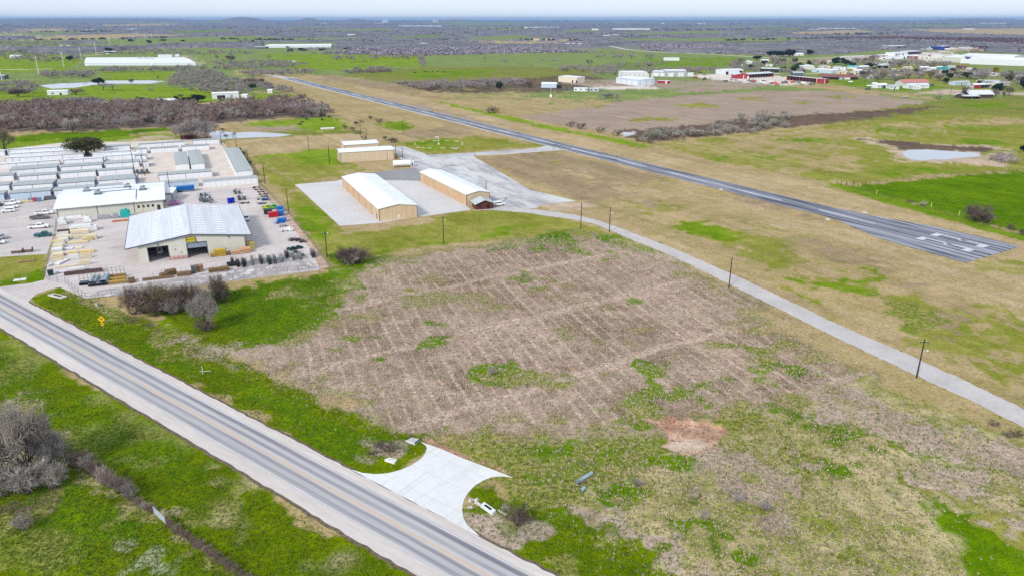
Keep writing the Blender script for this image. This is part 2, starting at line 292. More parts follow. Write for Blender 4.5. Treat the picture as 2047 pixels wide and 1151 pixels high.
for (x, y, rx, ry) in ((1480, 940, 60, 14), (1520, 1000, 50, 16), (1640, 800, 20, 12), (1700, 820, 34, 14), (1960, 900, 60, 14), (1900, 960, 40, 14)): blob('pinkgrey', x, y, rx, ry, 2.5, 7, .6, .3)
P('roadgrass', [(930, 990), (990, 950), (1060, 985), (1160, 1040), (1300, 1110), (1500, 1230), (1560, 1300), (1300, 1300), (1110, 1151), (960, 1068)], 1.2, 4)
P('bright', [(1000, 890), (1100, 880), (1300, 900), (1330, 920), (1240, 960), (1100, 992), (1030, 960)], 2, 7, .8)
P('weed', [(860, 870), (1000, 880), (1060, 910), (1030, 950), (900, 895)], 1.5, 4, .8)
P('pinkgrey', [(950, 1030), (1010, 1040), (1060, 1065), (1010, 1085), (960, 1060)], 1.2, 3, .7)
P('brownplow', [(1000, 955), (1060, 960), (1080, 985), (1010, 1000)], 1.2, 3, .6)
P('orange', [(838, 880), (858, 876), (960, 916), (1034, 942), (1030, 954), (940, 922), (850, 888)], .5, .9)
P('orange', [(1312, 890), (1336, 868), (1324, 846), (1345, 836), (1400, 834), (1448, 842), (1474, 856), (1440, 872), (1400, 890), (1350, 898)], .5, 2.4)
P('dirt', [(1316, 892), (1340, 884), (1390, 884), (1400, 892), (1350, 900)], .8, 1.5, .8)
# road verges
P('roadgrass', [(56, 598), (130, 572), (170, 598), (300, 640), (440, 700), (640, 800), (790, 868), (840, 884), (850, 905), (800, 940), (740, 944), (690, 926), (400, 780), (200, 680)], 1, 2)
P('bright', [(220, 660), (420, 740), (640, 830), (780, 890), (700, 900), (420, 770)], 1.2, 3, .6)
P('tanweed', [(140, 585), (200, 600), (300, 650), (420, 700), (450, 720), (380, 700), (260, 650), (150, 605)], 1, 3, .5)
P('dark', [(240, 625), (290, 645), (330, 662), (310, 664), (260, 642)], .6, 1.2, .7)
P('weed', [(330, 660), (420, 690), (470, 730), (440, 740), (370, 710)], 1.5, 4, .8)
P('pinkgrey', [(360, 680), (440, 705), (500, 750), (440, 730)], 1.2, 3, .5)
P('pinkgrey', [(740, 885), (790, 890), (800, 905), (750, 906)], 1, 2, .7)
P('roadgrass', [(-700, 400), (0, 664), (130, 738), (260, 812), (380, 880), (520, 964), (700, 1070), (840, 1151), (1300, 1420), (-900, 1500), (-900, 500)], .8, 1.5)
P('bright', [(-100, 700), (60, 740), (260, 860), (420, 960), (340, 960), (150, 850), (-100, 760)], 2, 5, .6)
P('bright', [(90, 960), (200, 985), (290, 1030), (300, 1080), (150, 1100), (20, 1060), (40, 990)], 1.2, 4, .9)
P('pinkgrey', [(-200, 800), (10, 798), (60, 830), (100, 880), (60, 960), (-200, 940)], 1.2, 4, .9)
P('dark', [(-100, 960), (40, 985), (80, 1010), (30, 1060), (-100, 1070)], 1.2, 4, .8)
P('weed', [(-100, 1050), (60, 1060), (200, 1090), (100, 1130), (-100, 1120)], 1.2, 4, .6)
P('greyweed', [(255, 1100), (330, 1090), (350, 1110), (350, 1151), (240, 1151)], 1.2, 4, .9)
P('tanweed', [(170, 950), (260, 990), (330, 1035), (420, 1090), (520, 1180), (480, 1190), (380, 1110), (300, 1050), (190, 985)], .8, 2.5, .9)
P('tanweed', [(390, 990), (440, 945), (500, 950), (540, 975), (470, 1010), (420, 1050), (360, 1060), (340, 1030)], 1, 3, .7)
P('caliche', [(400, 1000), (436, 966), (440, 974), (420, 995), (392, 1012), (376, 1008)], .8, 2, .9)
P('pinkgrey', [(330, 1030), (370, 1010), (430, 960), (500, 948), (520, 962), (450, 975), (380, 1030), (340, 1050)], .8, 2, .5)
P('tanweed', [(0, 690), (130, 760), (380, 900), (520, 985), (840, 1170), (900, 1260), (300, 1260), (-200, 1200), (-200, 700)], 1.5, 4, .1)
P('weed', [(0, 690), (130, 760), (380, 900), (520, 985), (840, 1170), (900, 1260), (300, 1260), (-200, 1200), (-200, 700)], 1.5, 4, .12)
P('pinkgrey', [(420, 1010), (560, 1060), (700, 1160), (420, 1160), (340, 1060)], 1.5, 4, .14)
P('mown', [(-200, 516), (90, 508), (96, 540), (88, 562), (0, 574), (-200, 585)], .7, 1)
P('bright', [(20, 540), (86, 520), (88, 556), (20, 564)], 1.5, 4, .5)
# gravel yards in the distance
P('caliche', [(1170, 168), (1235, 164), (1320, 172), (1310, 178), (1230, 180), (1180, 174)], 1, 2)
P('mauve', [(1120, 166), (1180, 160), (1240, 160), (1340, 162), (1480, 160), (1560, 170), (1420, 184), (1360, 184), (1300, 172), (1180, 174)], 1.5, 3, .8)
P('caliche', [(1370, 152), (1440, 148), (1560, 152), (1640, 164), (1560, 172), (1480, 166)], 1.5, 3)
P('mown', [(1640, 128), (2060, 128), (2060, 182), (1900, 180), (1640, 168)], 3, 5, .6)
P('green', [(1650, 162), (1720, 160), (1790, 172), (1860, 172), (1900, 176), (1800, 182), (1700, 172)], 1.5, 3)
P('olive', [(1560, 172), (1640, 168), (1720, 178), (1840, 190), (1860, 200), (1700, 184)], 1.5, 3)
P('dirt', [(1830, 184), (1900, 180), (1990, 182), (2060, 186), (2060, 190), (1900, 190), (1840, 188)], 1, 2)
P('tan', [(1560, 122), (1640, 118), (1760, 112), (1780, 120), (1660, 128)], 2, 4, .8)
P('pasture', [(1550, 118), (1620, 108), (1770, 100), (1800, 104), (1700, 111), (1600, 121)], 2, 4)
P('caliche', [(1740, 118), (1800, 108), (1890, 104), (1920, 116), (1900, 124), (1800, 118)], 2, 4, .8)
P('dirt', [(1850, 100), (1950, 95), (1980, 100), (1880, 104)], 2, 4, .8)
P('pasture', [(1960, 132), (2060, 128), (2300, 138), (2300, 160), (2040, 158), (1980, 148)], 2, 4)
P('dirt', [(366, 112), (372, 112), (404, 130), (392, 132)], 2, 3)
P('dirt', [(-40, 66), (60, 72), (58, 80), (-40, 76)], 4, 6, .8)
# relief: the dug pit, the pond banks
idx, w = weight([(1334, 876), (1340, 862), (1330, 848), (1348, 839), (1372, 843), (1400, 837), (1442, 843), (1464, 854), (1430, 862), (1404, 876), (1360, 880)], .6, 1.6)
Z[idx] -= .9 * w * np.clip((Y[idx] - at(1390, 890).y) / (at(1390, 838).y - at(1390, 890).y), .15, 1)
idx, w = weight([(1985, 306), (2034, 304), (2040, 322), (1995, 328)], 3, 2); Z[idx] += 2.0 * w
idx, w = weight([(1800, 326), (1980, 318), (1990, 330), (1880, 334)], 2, 1); Z[idx] += 1.0 * w
Z += np.clip((RR - 3500) / 12000, 0, 1) * 26 * (vnoise(X, Y, 2600, 9) + .25)
# gentle ridges on the horizon
def ridge(px, half, dist, h):
    th = math.atan((px - CX) / F * CP); th2 = half / F
    a = np.arctan2(X, Y)
    return h * np.exp(-((a - th) / th2) ** 2) * np.exp(-((RR - dist) / (dist * .18)) ** 2)
for q in ((485, 40, 16000, 92), (617, 22, 16000, 78), (710, 30, 15000, 62), (300, 120, 20000, 62), (905, 40, 18000, 58), (1500, 300, 22000, 55), (1960, 100, 20000, 60), (60, 120, 20000, 58)): Z += ridge(*q)
k = np.clip((RR - 26000) / 20000, 0, 1); Z = Z * (1 - k)
verts = np.empty((X.size + 1, 3)); verts[:-1, 0] = X; verts[:-1, 1] = Y; verts[:-1, 2] = Z; verts[-1] = 0
ii, jj = np.meshgrid(np.arange(NR - 1), np.arange(NA), indexing='ij'); j2 = (jj + 1) % NA
quads = np.stack([ii * NA + jj, (ii + 1) * NA + jj, (ii + 1) * NA + j2, ii * NA + j2], -1).reshape(-1, 4)[:, ::-1]
tris = np.stack([np.full(NA, X.size), np.arange(NA), (np.arange(NA) + 1) % NA], -1)[:, ::-1]
def npmesh(name, V, Q=None, T3=None):
    me = bpy.data.meshes.new(name); nq = 0 if Q is None else len(Q); nt = 0 if T3 is None else len(T3)
    me.vertices.add(len(V)); me.vertices.foreach_set('co', np.ascontiguousarray(V, np.float32).ravel())
    me.loops.add(nq * 4 + nt * 3); me.polygons.add(nq + nt)
    lv = np.concatenate([Q.ravel() if nq else np.zeros(0, int), T3.ravel() if nt else np.zeros(0, int)]).astype(np.int32)
    me.loops.foreach_set('vertex_index', lv)
    ls = np.concatenate([np.arange(nq) * 4, nq * 4 + np.arange(nt) * 3]).astype(np.int32)
    me.polygons.foreach_set('loop_start', ls)
    me.update(calc_edges=True); return me
gm = npmesh('ground', verts, quads, tris); gm.shade_smooth()
def cattr(me, name, arr):
    a = me.attributes.new(name, 'FLOAT_COLOR', 'POINT'); d = np.ones((len(arr), 4), np.float32); d[:, :arr.shape[1]] = arr; a.data.foreach_set('color', d.ravel())
def addrow(a): return np.vstack([a, a[:1]])
cattr(gm, 'ca', addrow(ca)); cattr(gm, 'cb', addrow(cb)); cattr(gm, 'cr', addrow(np.stack([rg, rw, rw * 0], 1)))
# ground material
m = bpy.data.materials.new('ground_cover'); m.use_nodes = True; n = m.node_tree.nodes; l = m.node_tree.links; p = n['Principled BSDF']
p.inputs['Roughness'].default_value = .95; p.inputs['Specular IOR Level'].default_value = 0.0
tc = n.new('ShaderNodeTexCoord')
def noise(scale, detail=4, vec=None, rough=.6):
    z = n.new('ShaderNodeTexNoise'); z.inputs['Scale'].default_value = scale; z.inputs['Detail'].default_value = detail; z.inputs['Roughness'].default_value = rough
    l.new(vec or tc.outputs['Object'], z.inputs['Vector']); return z.outputs['Fac']
def math_(op, a, b=None, c=None, clamp=False):
    q = n.new('ShaderNodeMath'); q.operation = op; q.use_clamp = clamp
    for k, v in enumerate((a, b, c)):
        if v is None: continue
        if isinstance(v, (int, float)): q.inputs[k].default_value = v
        else: l.new(v, q.inputs[k])
    return q.outputs[0]
def mrange(v, a, b, c=0, d=1):
    q = n.new('ShaderNodeMapRange'); q.inputs['From Min'].default_value = a; q.inputs['From Max'].default_value = b; q.inputs['To Min'].default_value = c; q.inputs['To Max'].default_value = d
    l.new(v, q.inputs['Value']); return q.outputs['Result']
def attr(nm):
    q = n.new('ShaderNodeAttribute'); q.attribute_name = nm; return q
def mixc(f, a, b, mode='MIX'):
    q = n.new('ShaderNodeMix'); q.data_type = 'RGBA'; q.blend_type = mode
    if isinstance(f, (int, float)): q.inputs['Factor'].default_value = f
    else: l.new(f, q.inputs['Factor'])
    for k, v in (('A', a), ('B', b)):
        if isinstance(v, tuple): q.inputs[k].default_value = v
        else: l.new(v, q.inputs[k])
    return q.outputs['Result']
nA = noise(.035, 5); nB = noise(.22, 5, rough=.7); nC = noise(1.1, 4, rough=.7); nD = noise(4.5, 2)
A_c = attr('ca').outputs['Color']; B_c = attr('cb').outputs['Color']
sp = n.new('ShaderNodeSeparateColor'); l.new(attr('cr').outputs['Color'], sp.inputs['Color']); rgh = sp.outputs['Red']; rws = sp.outputs['Green']
mixv = math_('ADD', math_('MULTIPLY', nA, .45), math_('ADD', math_('MULTIPLY', nB, .55), math_('MULTIPLY', nC, .5)))
f1 = mrange(mixv, .65, .86)
# tracks left by the plough, two directions
def stripes(p0, p1, spacing, width, wob):
    d = (at(*p1) - at(*p0)).normalized(); nx, ny = -d.y, d.x
    sx = n.new('ShaderNodeSeparateXYZ'); l.new(tc.outputs['Object'], sx.inputs[0])
    t = math_('ADD', math_('MULTIPLY', sx.outputs[0], nx), math_('MULTIPLY', sx.outputs[1], ny))
    t = math_('ADD', t, math_('MULTIPLY', math_('SUBTRACT', noise(.05, 2), .5), wob))
    t = math_('DIVIDE', t, spacing); pp = math_('ABSOLUTE', math_('SUBTRACT', math_('FRACT', t), .5))
    return mrange(pp, width / spacing, width / spacing * .35)
s1 = stripes((957, 539), (1046, 635), 3.1, .42, .9); s2 = stripes((640, 737), (1168, 608), 31.0, 1.7, 5.0); s3 = stripes((957, 539), (1046, 635), 9.3, .6, 1.2)
brk = mrange(noise(.05, 2), .33, .52); st = math_('MULTIPLY', math_('MAXIMUM', math_('MAXIMUM', math_('MULTIPLY', s1, math_('MULTIPLY', brk, .55)), math_('MULTIPLY', s3, math_('MULTIPLY', brk, .8))), math_('MULTIPLY', s2, .7)), rws)
fac = math_('SUBTRACT', f1, math_('MULTIPLY', st, 1.0), clamp=True)
col = mixc(fac, A_c, B_c)
fine = math_('ADD', math_('MULTIPLY', math_('SUBTRACT', nC, .5), 3.2), math_('MULTIPLY', math_('SUBTRACT', nD, .5), 2.6))
val = math_('ADD', 1.0, math_('MULTIPLY', fine, math_('ADD', .35, math_('MULTIPLY', rgh, .75))))
ma = n.new('ShaderNodeMapping'); ma.inputs['Rotation'].default_value = (0, 0, math.radians(59.2)); ma.inputs['Scale'].default_value = (.012, .16, 1)
m_r = n.new('ShaderNodeMapping'); m_r.inputs['Rotation'].default_value = (0, 0, math.radians(59.2)); l.new(tc.outputs['Object'], m_r.inputs['Vector']); ma.inputs['Rotation'].default_value = (0, 0, 0); l.new(m_r.outputs['Vector'], ma.inputs['Vector'])
val = math_('MULTIPLY', val, math_('ADD', .62, math_('MULTIPLY', noise(1.0, 4, ma.outputs['Vector'], .7), .76)))
vc = n.new('ShaderNodeCombineColor')
for k in range(3): l.new(val, vc.inputs[k])
col = mixc(1.0, col, vc.outputs[0], 'MULTIPLY')
fl = math_('MULTIPLY', mrange(noise(1.9, 4, rough=.75), .60, .68), .55)
col = mixc(math_('MULTIPLY', fl, mrange(nB, .42, .62)), col, (*C(206, 190, 140), 1))
l.new(col, p.inputs['Base Color'])
bp = n.new('ShaderNodeBump'); bp.inputs['Distance'].default_value = .35; l.new(math_('MULTIPLY', rgh, .55), bp.inputs['Strength'])
l.new(math_('ADD', math_('MULTIPLY', nC, .7), math_('ADD', math_('MULTIPLY', nD, .25), math_('MULTIPLY', nB, .6))), bp.inputs['Height']); l.new(bp.outputs['Normal'], p.inputs['Normal'])
gm.materials.append(m)
go = bpy.data.objects.new('ground', gm); COL.objects.link(go); tag(go, 'rolling ground of grass, stubble and bare soil', 'ground', kind='structure')
# ================= ROADS, RUNWAY, PAVEMENTS, WATER =================
def pave_mat(name, c1, c2, sx=(1, 1, 1), scale=1.0, rough=.9, streaks=None, cracks=0.0, joints=None, bands=None, crackscale=.18):
    m = bpy.data.materials.new(name); m.use_nodes = True; n = m.node_tree.nodes; l = m.node_tree.links; p = n['Principled BSDF']
    p.inputs['Roughness'].default_value = rough; p.inputs['Specular IOR Level'].default_value = .2
    tc = n.new('ShaderNodeTexCoord')
    def mp(s):
        q = n.new('ShaderNodeMapping'); q.inputs['Scale'].default_value = s; l.new(tc.outputs['Object'], q.inputs['Vector']); return q.outputs['Vector']
    def nz(s, d, sc=(1, 1, 1), r=.65):
        q = n.new('ShaderNodeTexNoise'); q.inputs['Scale'].default_value = s; q.inputs['Detail'].default_value = d; q.inputs['Roughness'].default_value = r; l.new(mp(sc), q.inputs['Vector']); return q.outputs['Fac']
    def mr(v, a, b, c=0, d=1):
        q = n.new('ShaderNodeMapRange'); q.inputs['From Min'].default_value = a; q.inputs['From Max'].default_value = b; q.inputs['To Min'].default_value = c; q.inputs['To Max'].default_value = d; l.new(v, q.inputs['Value']); return q.outputs['Result']
    def mt(op, a, b):
        q = n.new('ShaderNodeMath'); q.operation = op
        for k, v in enumerate((a, b)):
            if isinstance(v, (int, float)): q.inputs[k].default_value = v
            else: l.new(v, q.inputs[k])
        return q.outputs[0]
    def mix(f, a, b):
        q = n.new('ShaderNodeMix'); q.data_type = 'RGBA'; l.new(f, q.inputs['Factor'])
        for k, v in (('A', a), ('B', b)):
            if isinstance(v, tuple): q.inputs[k].default_value = (*v, 1)
            else: l.new(v, q.inputs[k])
        return q.outputs['Result']
    f = mr(mt('ADD', mt('MULTIPLY', nz(.12 * scale, 4, sx), .55), mt('MULTIPLY', nz(1.3 * scale, 5, sx), .45)), .38, .62)
    col = mix(f, c1, c2)
    if bands:                                  # tar and tyre tracks running along local x: (y centre, half width, colour, strength)
        s = n.new('ShaderNodeSeparateXYZ'); l.new(tc.outputs['Object'], s.inputs[0])
        wob = mt('MULTIPLY', mt('SUBTRACT', nz(.05, 2), .5), .5)
        yv = mt('ADD', s.outputs[1], wob)
        for yc, hw, cc, st in bands:
            d = mt('ABSOLUTE', mt('SUBTRACT', yv, yc), 0)
            k = mt('MULTIPLY', mr(d, hw, hw * .4), mr(nz(.6, 4, (.04, 2.0, 1)), .34, .58, st * .35, st))
            col = mix(k, col, cc)
    if streaks:
        k = mr(nz(1.0, 5, streaks[0], .7), streaks[2], streaks[3]); col = mix(k, col, streaks[1])
    if cracks:
        v = n.new('ShaderNodeTexVoronoi'); v.feature = 'DISTANCE_TO_EDGE'; v.inputs['Scale'].default_value = crackscale; l.new(mp((1, 1, 1)), v.inputs['Vector'])
        k = mt('MULTIPLY', mr(v.outputs['Distance'], .02, .004), mr(nz(.05, 3), .48, .6)); k = mt('MULTIPLY', k, cracks); col = mix(k, col, tuple(c * .45 for c in c2))
    if joints:
        s = n.new('ShaderNodeSeparateXYZ'); l.new(tc.outputs['Object'], s.inputs[0])
        for ax, sp in ((0, joints[0]), (1, joints[1])):
            d = mt('ABSOLUTE', mt('SUBTRACT', mt('FRACT', mt('DIVIDE', s.outputs[ax], sp), 0), .5), 0)
            col = mix(mr(d, .16 / sp, .05 / sp, 0, .2), col, tuple(c * .6 for c in c2))
    l.new(col, p.inputs['Base Color']); MATS[name] = m; return m
def sheet(name, pts, m, z=.02, org=None, yaw=0.0, parent=None, world=False, label='', thick=0.0, cat=None):
    W = [Vector((p[0], p[1], 0)) if world else at(*p) for p in pts]
    o0 = org if org is not None else W[0]; o0 = Vector((o0[0], o0[1], 0)); R = Matrix.Rotation(-yaw, 3, 'Z')
    L = [R @ (w - o0) for w in W]
    area = sum(L[i].x * L[(i + 1) % len(L)].y - L[(i + 1) % len(L)].x * L[i].y for i in range(len(L)))
    if area < 0: L = L[::-1]
    b = MB(); nn = len(L)
    b.v = [(q.x, q.y, z) for q in L]; b.f = [tuple(range(nn))]
    if thick:
        b.v += [(q.x, q.y, z - thick) for q in L]
        b.f += [(k, k + nn, (k + 1) % nn + nn, (k + 1) % nn) for k in range(nn)]
    o = b.build(name, m); o.location = o0; o.rotation_euler = (0, 0, yaw)
    if parent: o.parent = parent; o.location = (0, 0, 0); o.rotation_euler = (0, 0, 0)
    else: tag(o, label or None, cat, kind='structure')
    return o
# --- highway
RC = Vector((-51.23, 114.0, 0)); RU = Vector((.79941, -.60079, 0)); RN = Vector((.60079, .79941, 0)); RYAW = math.atan2(RU.y, RU.x)
SHO = pave_mat('shoulder_chipseal', C(224, 215, 208), C(202, 192, 186), (.15, 1, 1), 1.2, bands=[(4.9, .25, C(196, 188, 184), .5)])
ASP = pave_mat('road_asphalt', C(200, 197, 196), C(176, 173, 174), (.05, 1.2, 1), 1.5,
    bands=[(2.85, .6, C(118, 115, 124), .9), (1.25, .5, C(134, 131, 138), .85), (-.85, .45, C(134, 131, 138), .8), (-2.4, .5, C(142, 139, 146), .8), (.05, .55, C(226, 208, 196), .6)])
ROADW = mat('road_paint_white', C(235, 234, 232), .7, .15, .5, stretch=(.3, 3, 1), col2=C(205, 200, 196))
ROADY = mat('road_paint_yellow', C(214, 186, 146), .7, .2, .5, stretch=(.3, 3, 1), col2=C(196, 176, 156))
def strip(name, x0, x1, y0, y1, z, m, parent=None, rag=0.0):
    b = MB(); n = max(2, int((x1 - x0) / 1.5)) if rag else 1; rr_ = random.Random(3)
    lo = [(x0 + (x1 - x0) * k / n, y0 + (rr_.uniform(-rag, rag) if rag else 0)) for k in range(n + 1)]
    hi = [(x0 + (x1 - x0) * k / n, y1 + (rr_.uniform(-rag, rag) if rag else 0)) for k in range(n + 1)]
    for k in range(n): b.quad((*lo[k], z), (*lo[k + 1], z), (*hi[k + 1], z), (*hi[k], z))
    o = b.build(name, m, parent)
    if not parent: o.location = RC; o.rotation_euler = (0, 0, RYAW)
    return o
hw = strip('highway', -420, 190, -5.75, 5.45, .03, SHO, rag=.16); tag(hw, kind='structure')
EDG = mat('road_edge_soil', C(122, 108, 88), .95, .3, 1.5)
strip('soil_edge', -420, 190, -6.35, 6.0, .022, EDG, hw, rag=.22)
strip('asphalt_lanes', -420, 190, -3.35, 3.75, .04, ASP, hw)
for nm, yy in (('edge_line', 3.45), ('edge_line', -3.15)): strip(nm, -420, 190, yy - .07, yy + .07, .048, ROADW, hw)
for yy in (-.12, .18): strip('centre_line', -420, 190, yy - .07, yy + .07, .048, ROADY, hw)
# --- concrete apron of the new driveway
CONC = pave_mat('new_concrete', (.66, .655, .645), (.58, .575, .565), scale=.6, joints=(4.6, 4.6), streaks=((.8, .07, 1), (.46, .45, .435), .55, .74))
W = lambda u, v: RC + RU * u + RN * v
def q2p(cx, cy, s=.28754): return (680 + cx * s, 820 + cy * s)
apr = [q2p(*q) for q in ((95, 405), (160, 436), (240, 444), (330, 439), (420, 415), (500, 380), (560, 338), (592, 300), (604, 262), (592, 240), (563, 221), (700, 268), (830, 325), (960, 375), (1080, 420), (1197, 466), (1130, 456), (1060, 462), (1000, 484), (940, 520), (890, 572), (860, 625), (848, 690), (858, 750), (885, 800), (930, 838), (972, 866))]
a0 = RC + RU * ((at(*apr[0]) - RC).dot(RU)) + RN * 5.5; a1 = RC + RU * ((at(*apr[-1]) - RC).dot(RU)) + RN * 5.5
aw = [a0] + [at(*q) for q in apr[1:-1]] + [a1]
sheet('concrete_apron', aw, CONC, .10, yaw=RYAW, world=True, thick=.12, label='bright new concrete driveway apron flaring onto the highway', cat='driveway')
# --- drive into the yard, yard slab, parking lot
YYAW = math.radians(24.6); YU = Vector((math.cos(YYAW), math.sin(YYAW), 0)); YV = Vector((-YU.y, YU.x, 0)); YO = at(170, 597)
YC = pave_mat('yard_concrete', C(222, 210, 204), C(196, 186, 182), scale=.5, cracks=.25, streaks=((.04, .16, 1), C(168, 160, 158), .55, .75))
PARK = pave_mat('parking_asphalt', C(214, 204, 198), C(190, 182, 178), scale=.5, streaks=((.05, .2, 1), C(160, 156, 156), .52, .72), cracks=.3)
sheet('yard_driveway', [(-4, 573), (0, 573.5), (60, 566), (100, 557), (120, 554), (150, 566), (134, 571.5), (100, 578), (72, 588), (56, 604), (30, 592)], YC, .025, yaw=YYAW)
sheet('parking_lot', [(-320, 556), (-200, 400), (-60, 380), (0, 398), (118, 398), (128, 440), (108, 470), (94, 508), (0, 514)], PARK, .018, yaw=YYAW)
sheet('yard_pavement', [(170, 597), (88, 560), (108, 470), (126, 420), (330, 390), (330, 380), (515, 374), (560, 428), (622, 500), (640, 540)], YC, .03, yaw=YYAW)
# bare strip inside the east fence and the broken slabs along the front
sheet('dirt_strip', [(515, 374), (523, 372), (575, 425), (660, 533), (640, 540), (622, 500), (560, 428)], mat('bare_dirt', C(206, 176, 154), .95, .2, .4), .02)
OLDC = pave_mat('old_concrete', C(196, 186, 182), C(150, 144, 144), scale=1.2, cracks=.8, crackscale=.5, streaks=((.3, .3, 1), C(226, 220, 214), .52, .62))
sheet('broken_slab', [(175, 594), (200, 580), (400, 548), (500, 533), (612, 515), (636, 536), (560, 547), (400, 570), (260, 590)], OLDC, .045, yaw=YYAW)
# storage yard gravel
CAL = mat('caliche_gravel', C(232, 218, 204), .95, .12, .2, col2=C(206, 192, 180))
sheet('gravel_lot', [(-260, 420), (-200, 305), (0, 300), (140, 284), (260, 284), (430, 276), (446, 286), (516, 366), (518, 374), (330, 382), (112, 398), (0, 400)], CAL, .012, yaw=YYAW)
# --- hangar pads
HAC = pave_mat('hangar_concrete', C(222, 218, 216), C(204, 200, 198), scale=.4, cracks=.25)
HA2 = pave_mat('apron_chipseal', C(220, 217, 214), C(194, 191, 190), (.25, 1, 1), .5, cracks=1.0, crackscale=.06, streaks=((.03, .14, 1), C(168, 167, 168), .47, .62))
TAR = pave_mat('dark_chipseal', C(160, 158, 158), C(140, 140, 142), (.3, 1, 1), .6, cracks=.6)
HY = math.radians(117.5)
sheet('hangar_pad', [(589, 369), (671, 362.5), (705, 352), (834, 434.5), (822, 436), (760, 446), (679, 452)], HAC, .03, yaw=HY)
sheet('hangar_pad', [(745, 360), (838, 362), (933, 412), (941, 420), (890, 427), (834, 434.5)], HAC, .032, yaw=HY)
sheet('tarmac', [(725, 350), (735, 346), (830, 336), (842, 346), (838, 363), (745, 361)], TAR, .028, yaw=HY)
sheet('apron', [(785, 294), (808, 293), (850, 308), (870, 316), (945, 312), (1060, 380), (1152, 402), (1080, 410), (1074, 416), (1030, 420), (980, 404), (935, 392), (840, 344), (800, 318)], HA2, .024, yaw=HY)
sheet('taxiway', [(850, 310), (900, 308), (1000, 302), (1070, 297), (1090, 292), (1130, 300), (1092, 303), (1010, 309), (945, 312), (870, 318)], HA2, .026, yaw=math.radians(20))
# --- gravel access road
up = [(975, 412), (1030, 415), (1060, 418), (1100, 422.6), (1150, 430), (1192, 440), (1239, 456), (1331, 491), (1400, 520), (1470, 551), (1560, 593), (1655, 639), (1725, 670), (1794, 699), (1920, 756), (2047, 817), (2300, 945)]
lw = [(975, 420), (1030, 424), (1060, 427), (1100, 433), (1150, 440), (1192, 449), (1262, 479.5), (1320, 503), (1377, 528), (1445, 562), (1516, 597), (1585, 631), (1655, 667), (1740, 707), (1831, 750), (1940, 800), (2047, 854), (2300, 985)]
GRV = pave_mat('gravel_road', C(208, 202, 198), C(184, 178, 174), scale=1.2, bands=None)
b = MB(); rr_ = random.Random(5)
def resample(pl, n):
    W_ = [at(*q) for q in pl]; ds = [0]
    for i in range(1, len(W_)): ds.append(ds[-1] + (W_[i] - W_[i - 1]).length)
    out = []
    for k in range(n + 1):
        t = ds[-1] * k / n; i = max(j for j in range(len(ds)) if ds[j] <= t + 1e-9); i = min(i, len(ds) - 2)
        out.append(W_[i].lerp(W_[i + 1], (t - ds[i]) / (ds[i + 1] - ds[i])))
    return out
U_, L_ = resample(up, 220), resample(lw, 220)
for k in range(221):
    d = (U_[k] - L_[k]).normalized(); U_[k] = U_[k] + d * rr_.uniform(-.3, .3); L_[k] = L_[k] + d * rr_.uniform(-.3, .3)
for k in range(220):
    a, c = L_[k], L_[k + 1]; e, f = U_[k + 1], U_[k]
    b.quad((a.x, a.y, .034), (c.x, c.y, .034), (e.x, e.y, .034), (f.x, f.y, .034))
tag(b.build('access_road', GRV), kind='structure')
# --- runway
WO = Vector((-.478, 479.72, 0)); WU = Vector((.51263, -.85861, 0)); WYAW = math.atan2(WU.y, WU.x)
RWY = pave_mat('runway_asphalt', C(188, 188, 196), C(148, 150, 160), (.05, .6, 1), 1.0, cracks=.6, crackscale=.1,
    streaks=((.025, 1.1, 1), C(70, 74, 88), .47, .58), bands=[(-3.4, 1.3, C(70, 74, 88), .75), (3.6, 1.3, C(70, 74, 88), .8), (5.9, .8, C(62, 66, 80), .7), (-1.6, .5, C(178, 178, 186), .4), (8.5, .5, C(64, 68, 82), .7), (-6.3, .4, C(64, 68, 82), .6)])
RPAINT = mat('runway_paint', C(236, 236, 238), .7, .1, 1.2, col2=C(176, 178, 184))
rl = [(-545, -6.2), (-400, -6.3), (-100, -6.4), (150, -6.5), (244, -6.8), (251, -8.2), (260, -12), (270, -15.6), (285, -17.3), (302, -17.8)]
ru = [(302, 14.6), (285, 15.2), (272, 14.4), (252, 9.4), (231, 7.6), (100, 6.4), (-100, 6.4), (-400, 6.3), (-545, 6.2)]
b = MB(); rr_ = random.Random(9)
def dens(pl):
    o = []
    for i in range(len(pl) - 1):
        (x0, y0), (x1, y1) = pl[i], pl[i + 1]; k = max(1, int(math.hypot(x1 - x0, y1 - y0) / 2.5))
        o += [(x0 + (x1 - x0) * j / k, y0 + (y1 - y0) * j / k + (rr_.uniform(-.35, .35) if 0 < j else 0)) for j in range(k)]
    return o + [pl[-1]]
pts = dens(rl) + dens(ru); b.v = [(x, y, .05) for x, y in pts]; b.f = [tuple(range(len(pts)))]
rw_o = b.build('runway', RWY); rw_o.location = WO; rw_o.rotation_euler = (0, 0, WYAW); tag(rw_o, kind='structure')
GR2 = mat('runway_gravel', C(212, 208, 206), .95, .12, .5)
b = MB(); b.quad((-560, -9.5, .03), (-60, -8.0, .03), (-60, 6.9, .03), (-560, 7.5, .03)); b.quad((-60, -8, .03), (180, -6.8, .03), (180, 6.6, .03), (-60, 6.9, .03))
b.quad((-640, -14, .03), (-556, -8, .03), (-556, 6, .03), (-620, -2, .03)); b.build('gravel_shoulder', GR2, rw_o)
x = -520
while x < 262:
    b = MB(); b.quad((x, -.55, .06), (x + 24, -.55, .06), (x + 24, .35, .06), (x, .35, .06)); b.build('centre_stripe', RPAINT, rw_o); x += 42
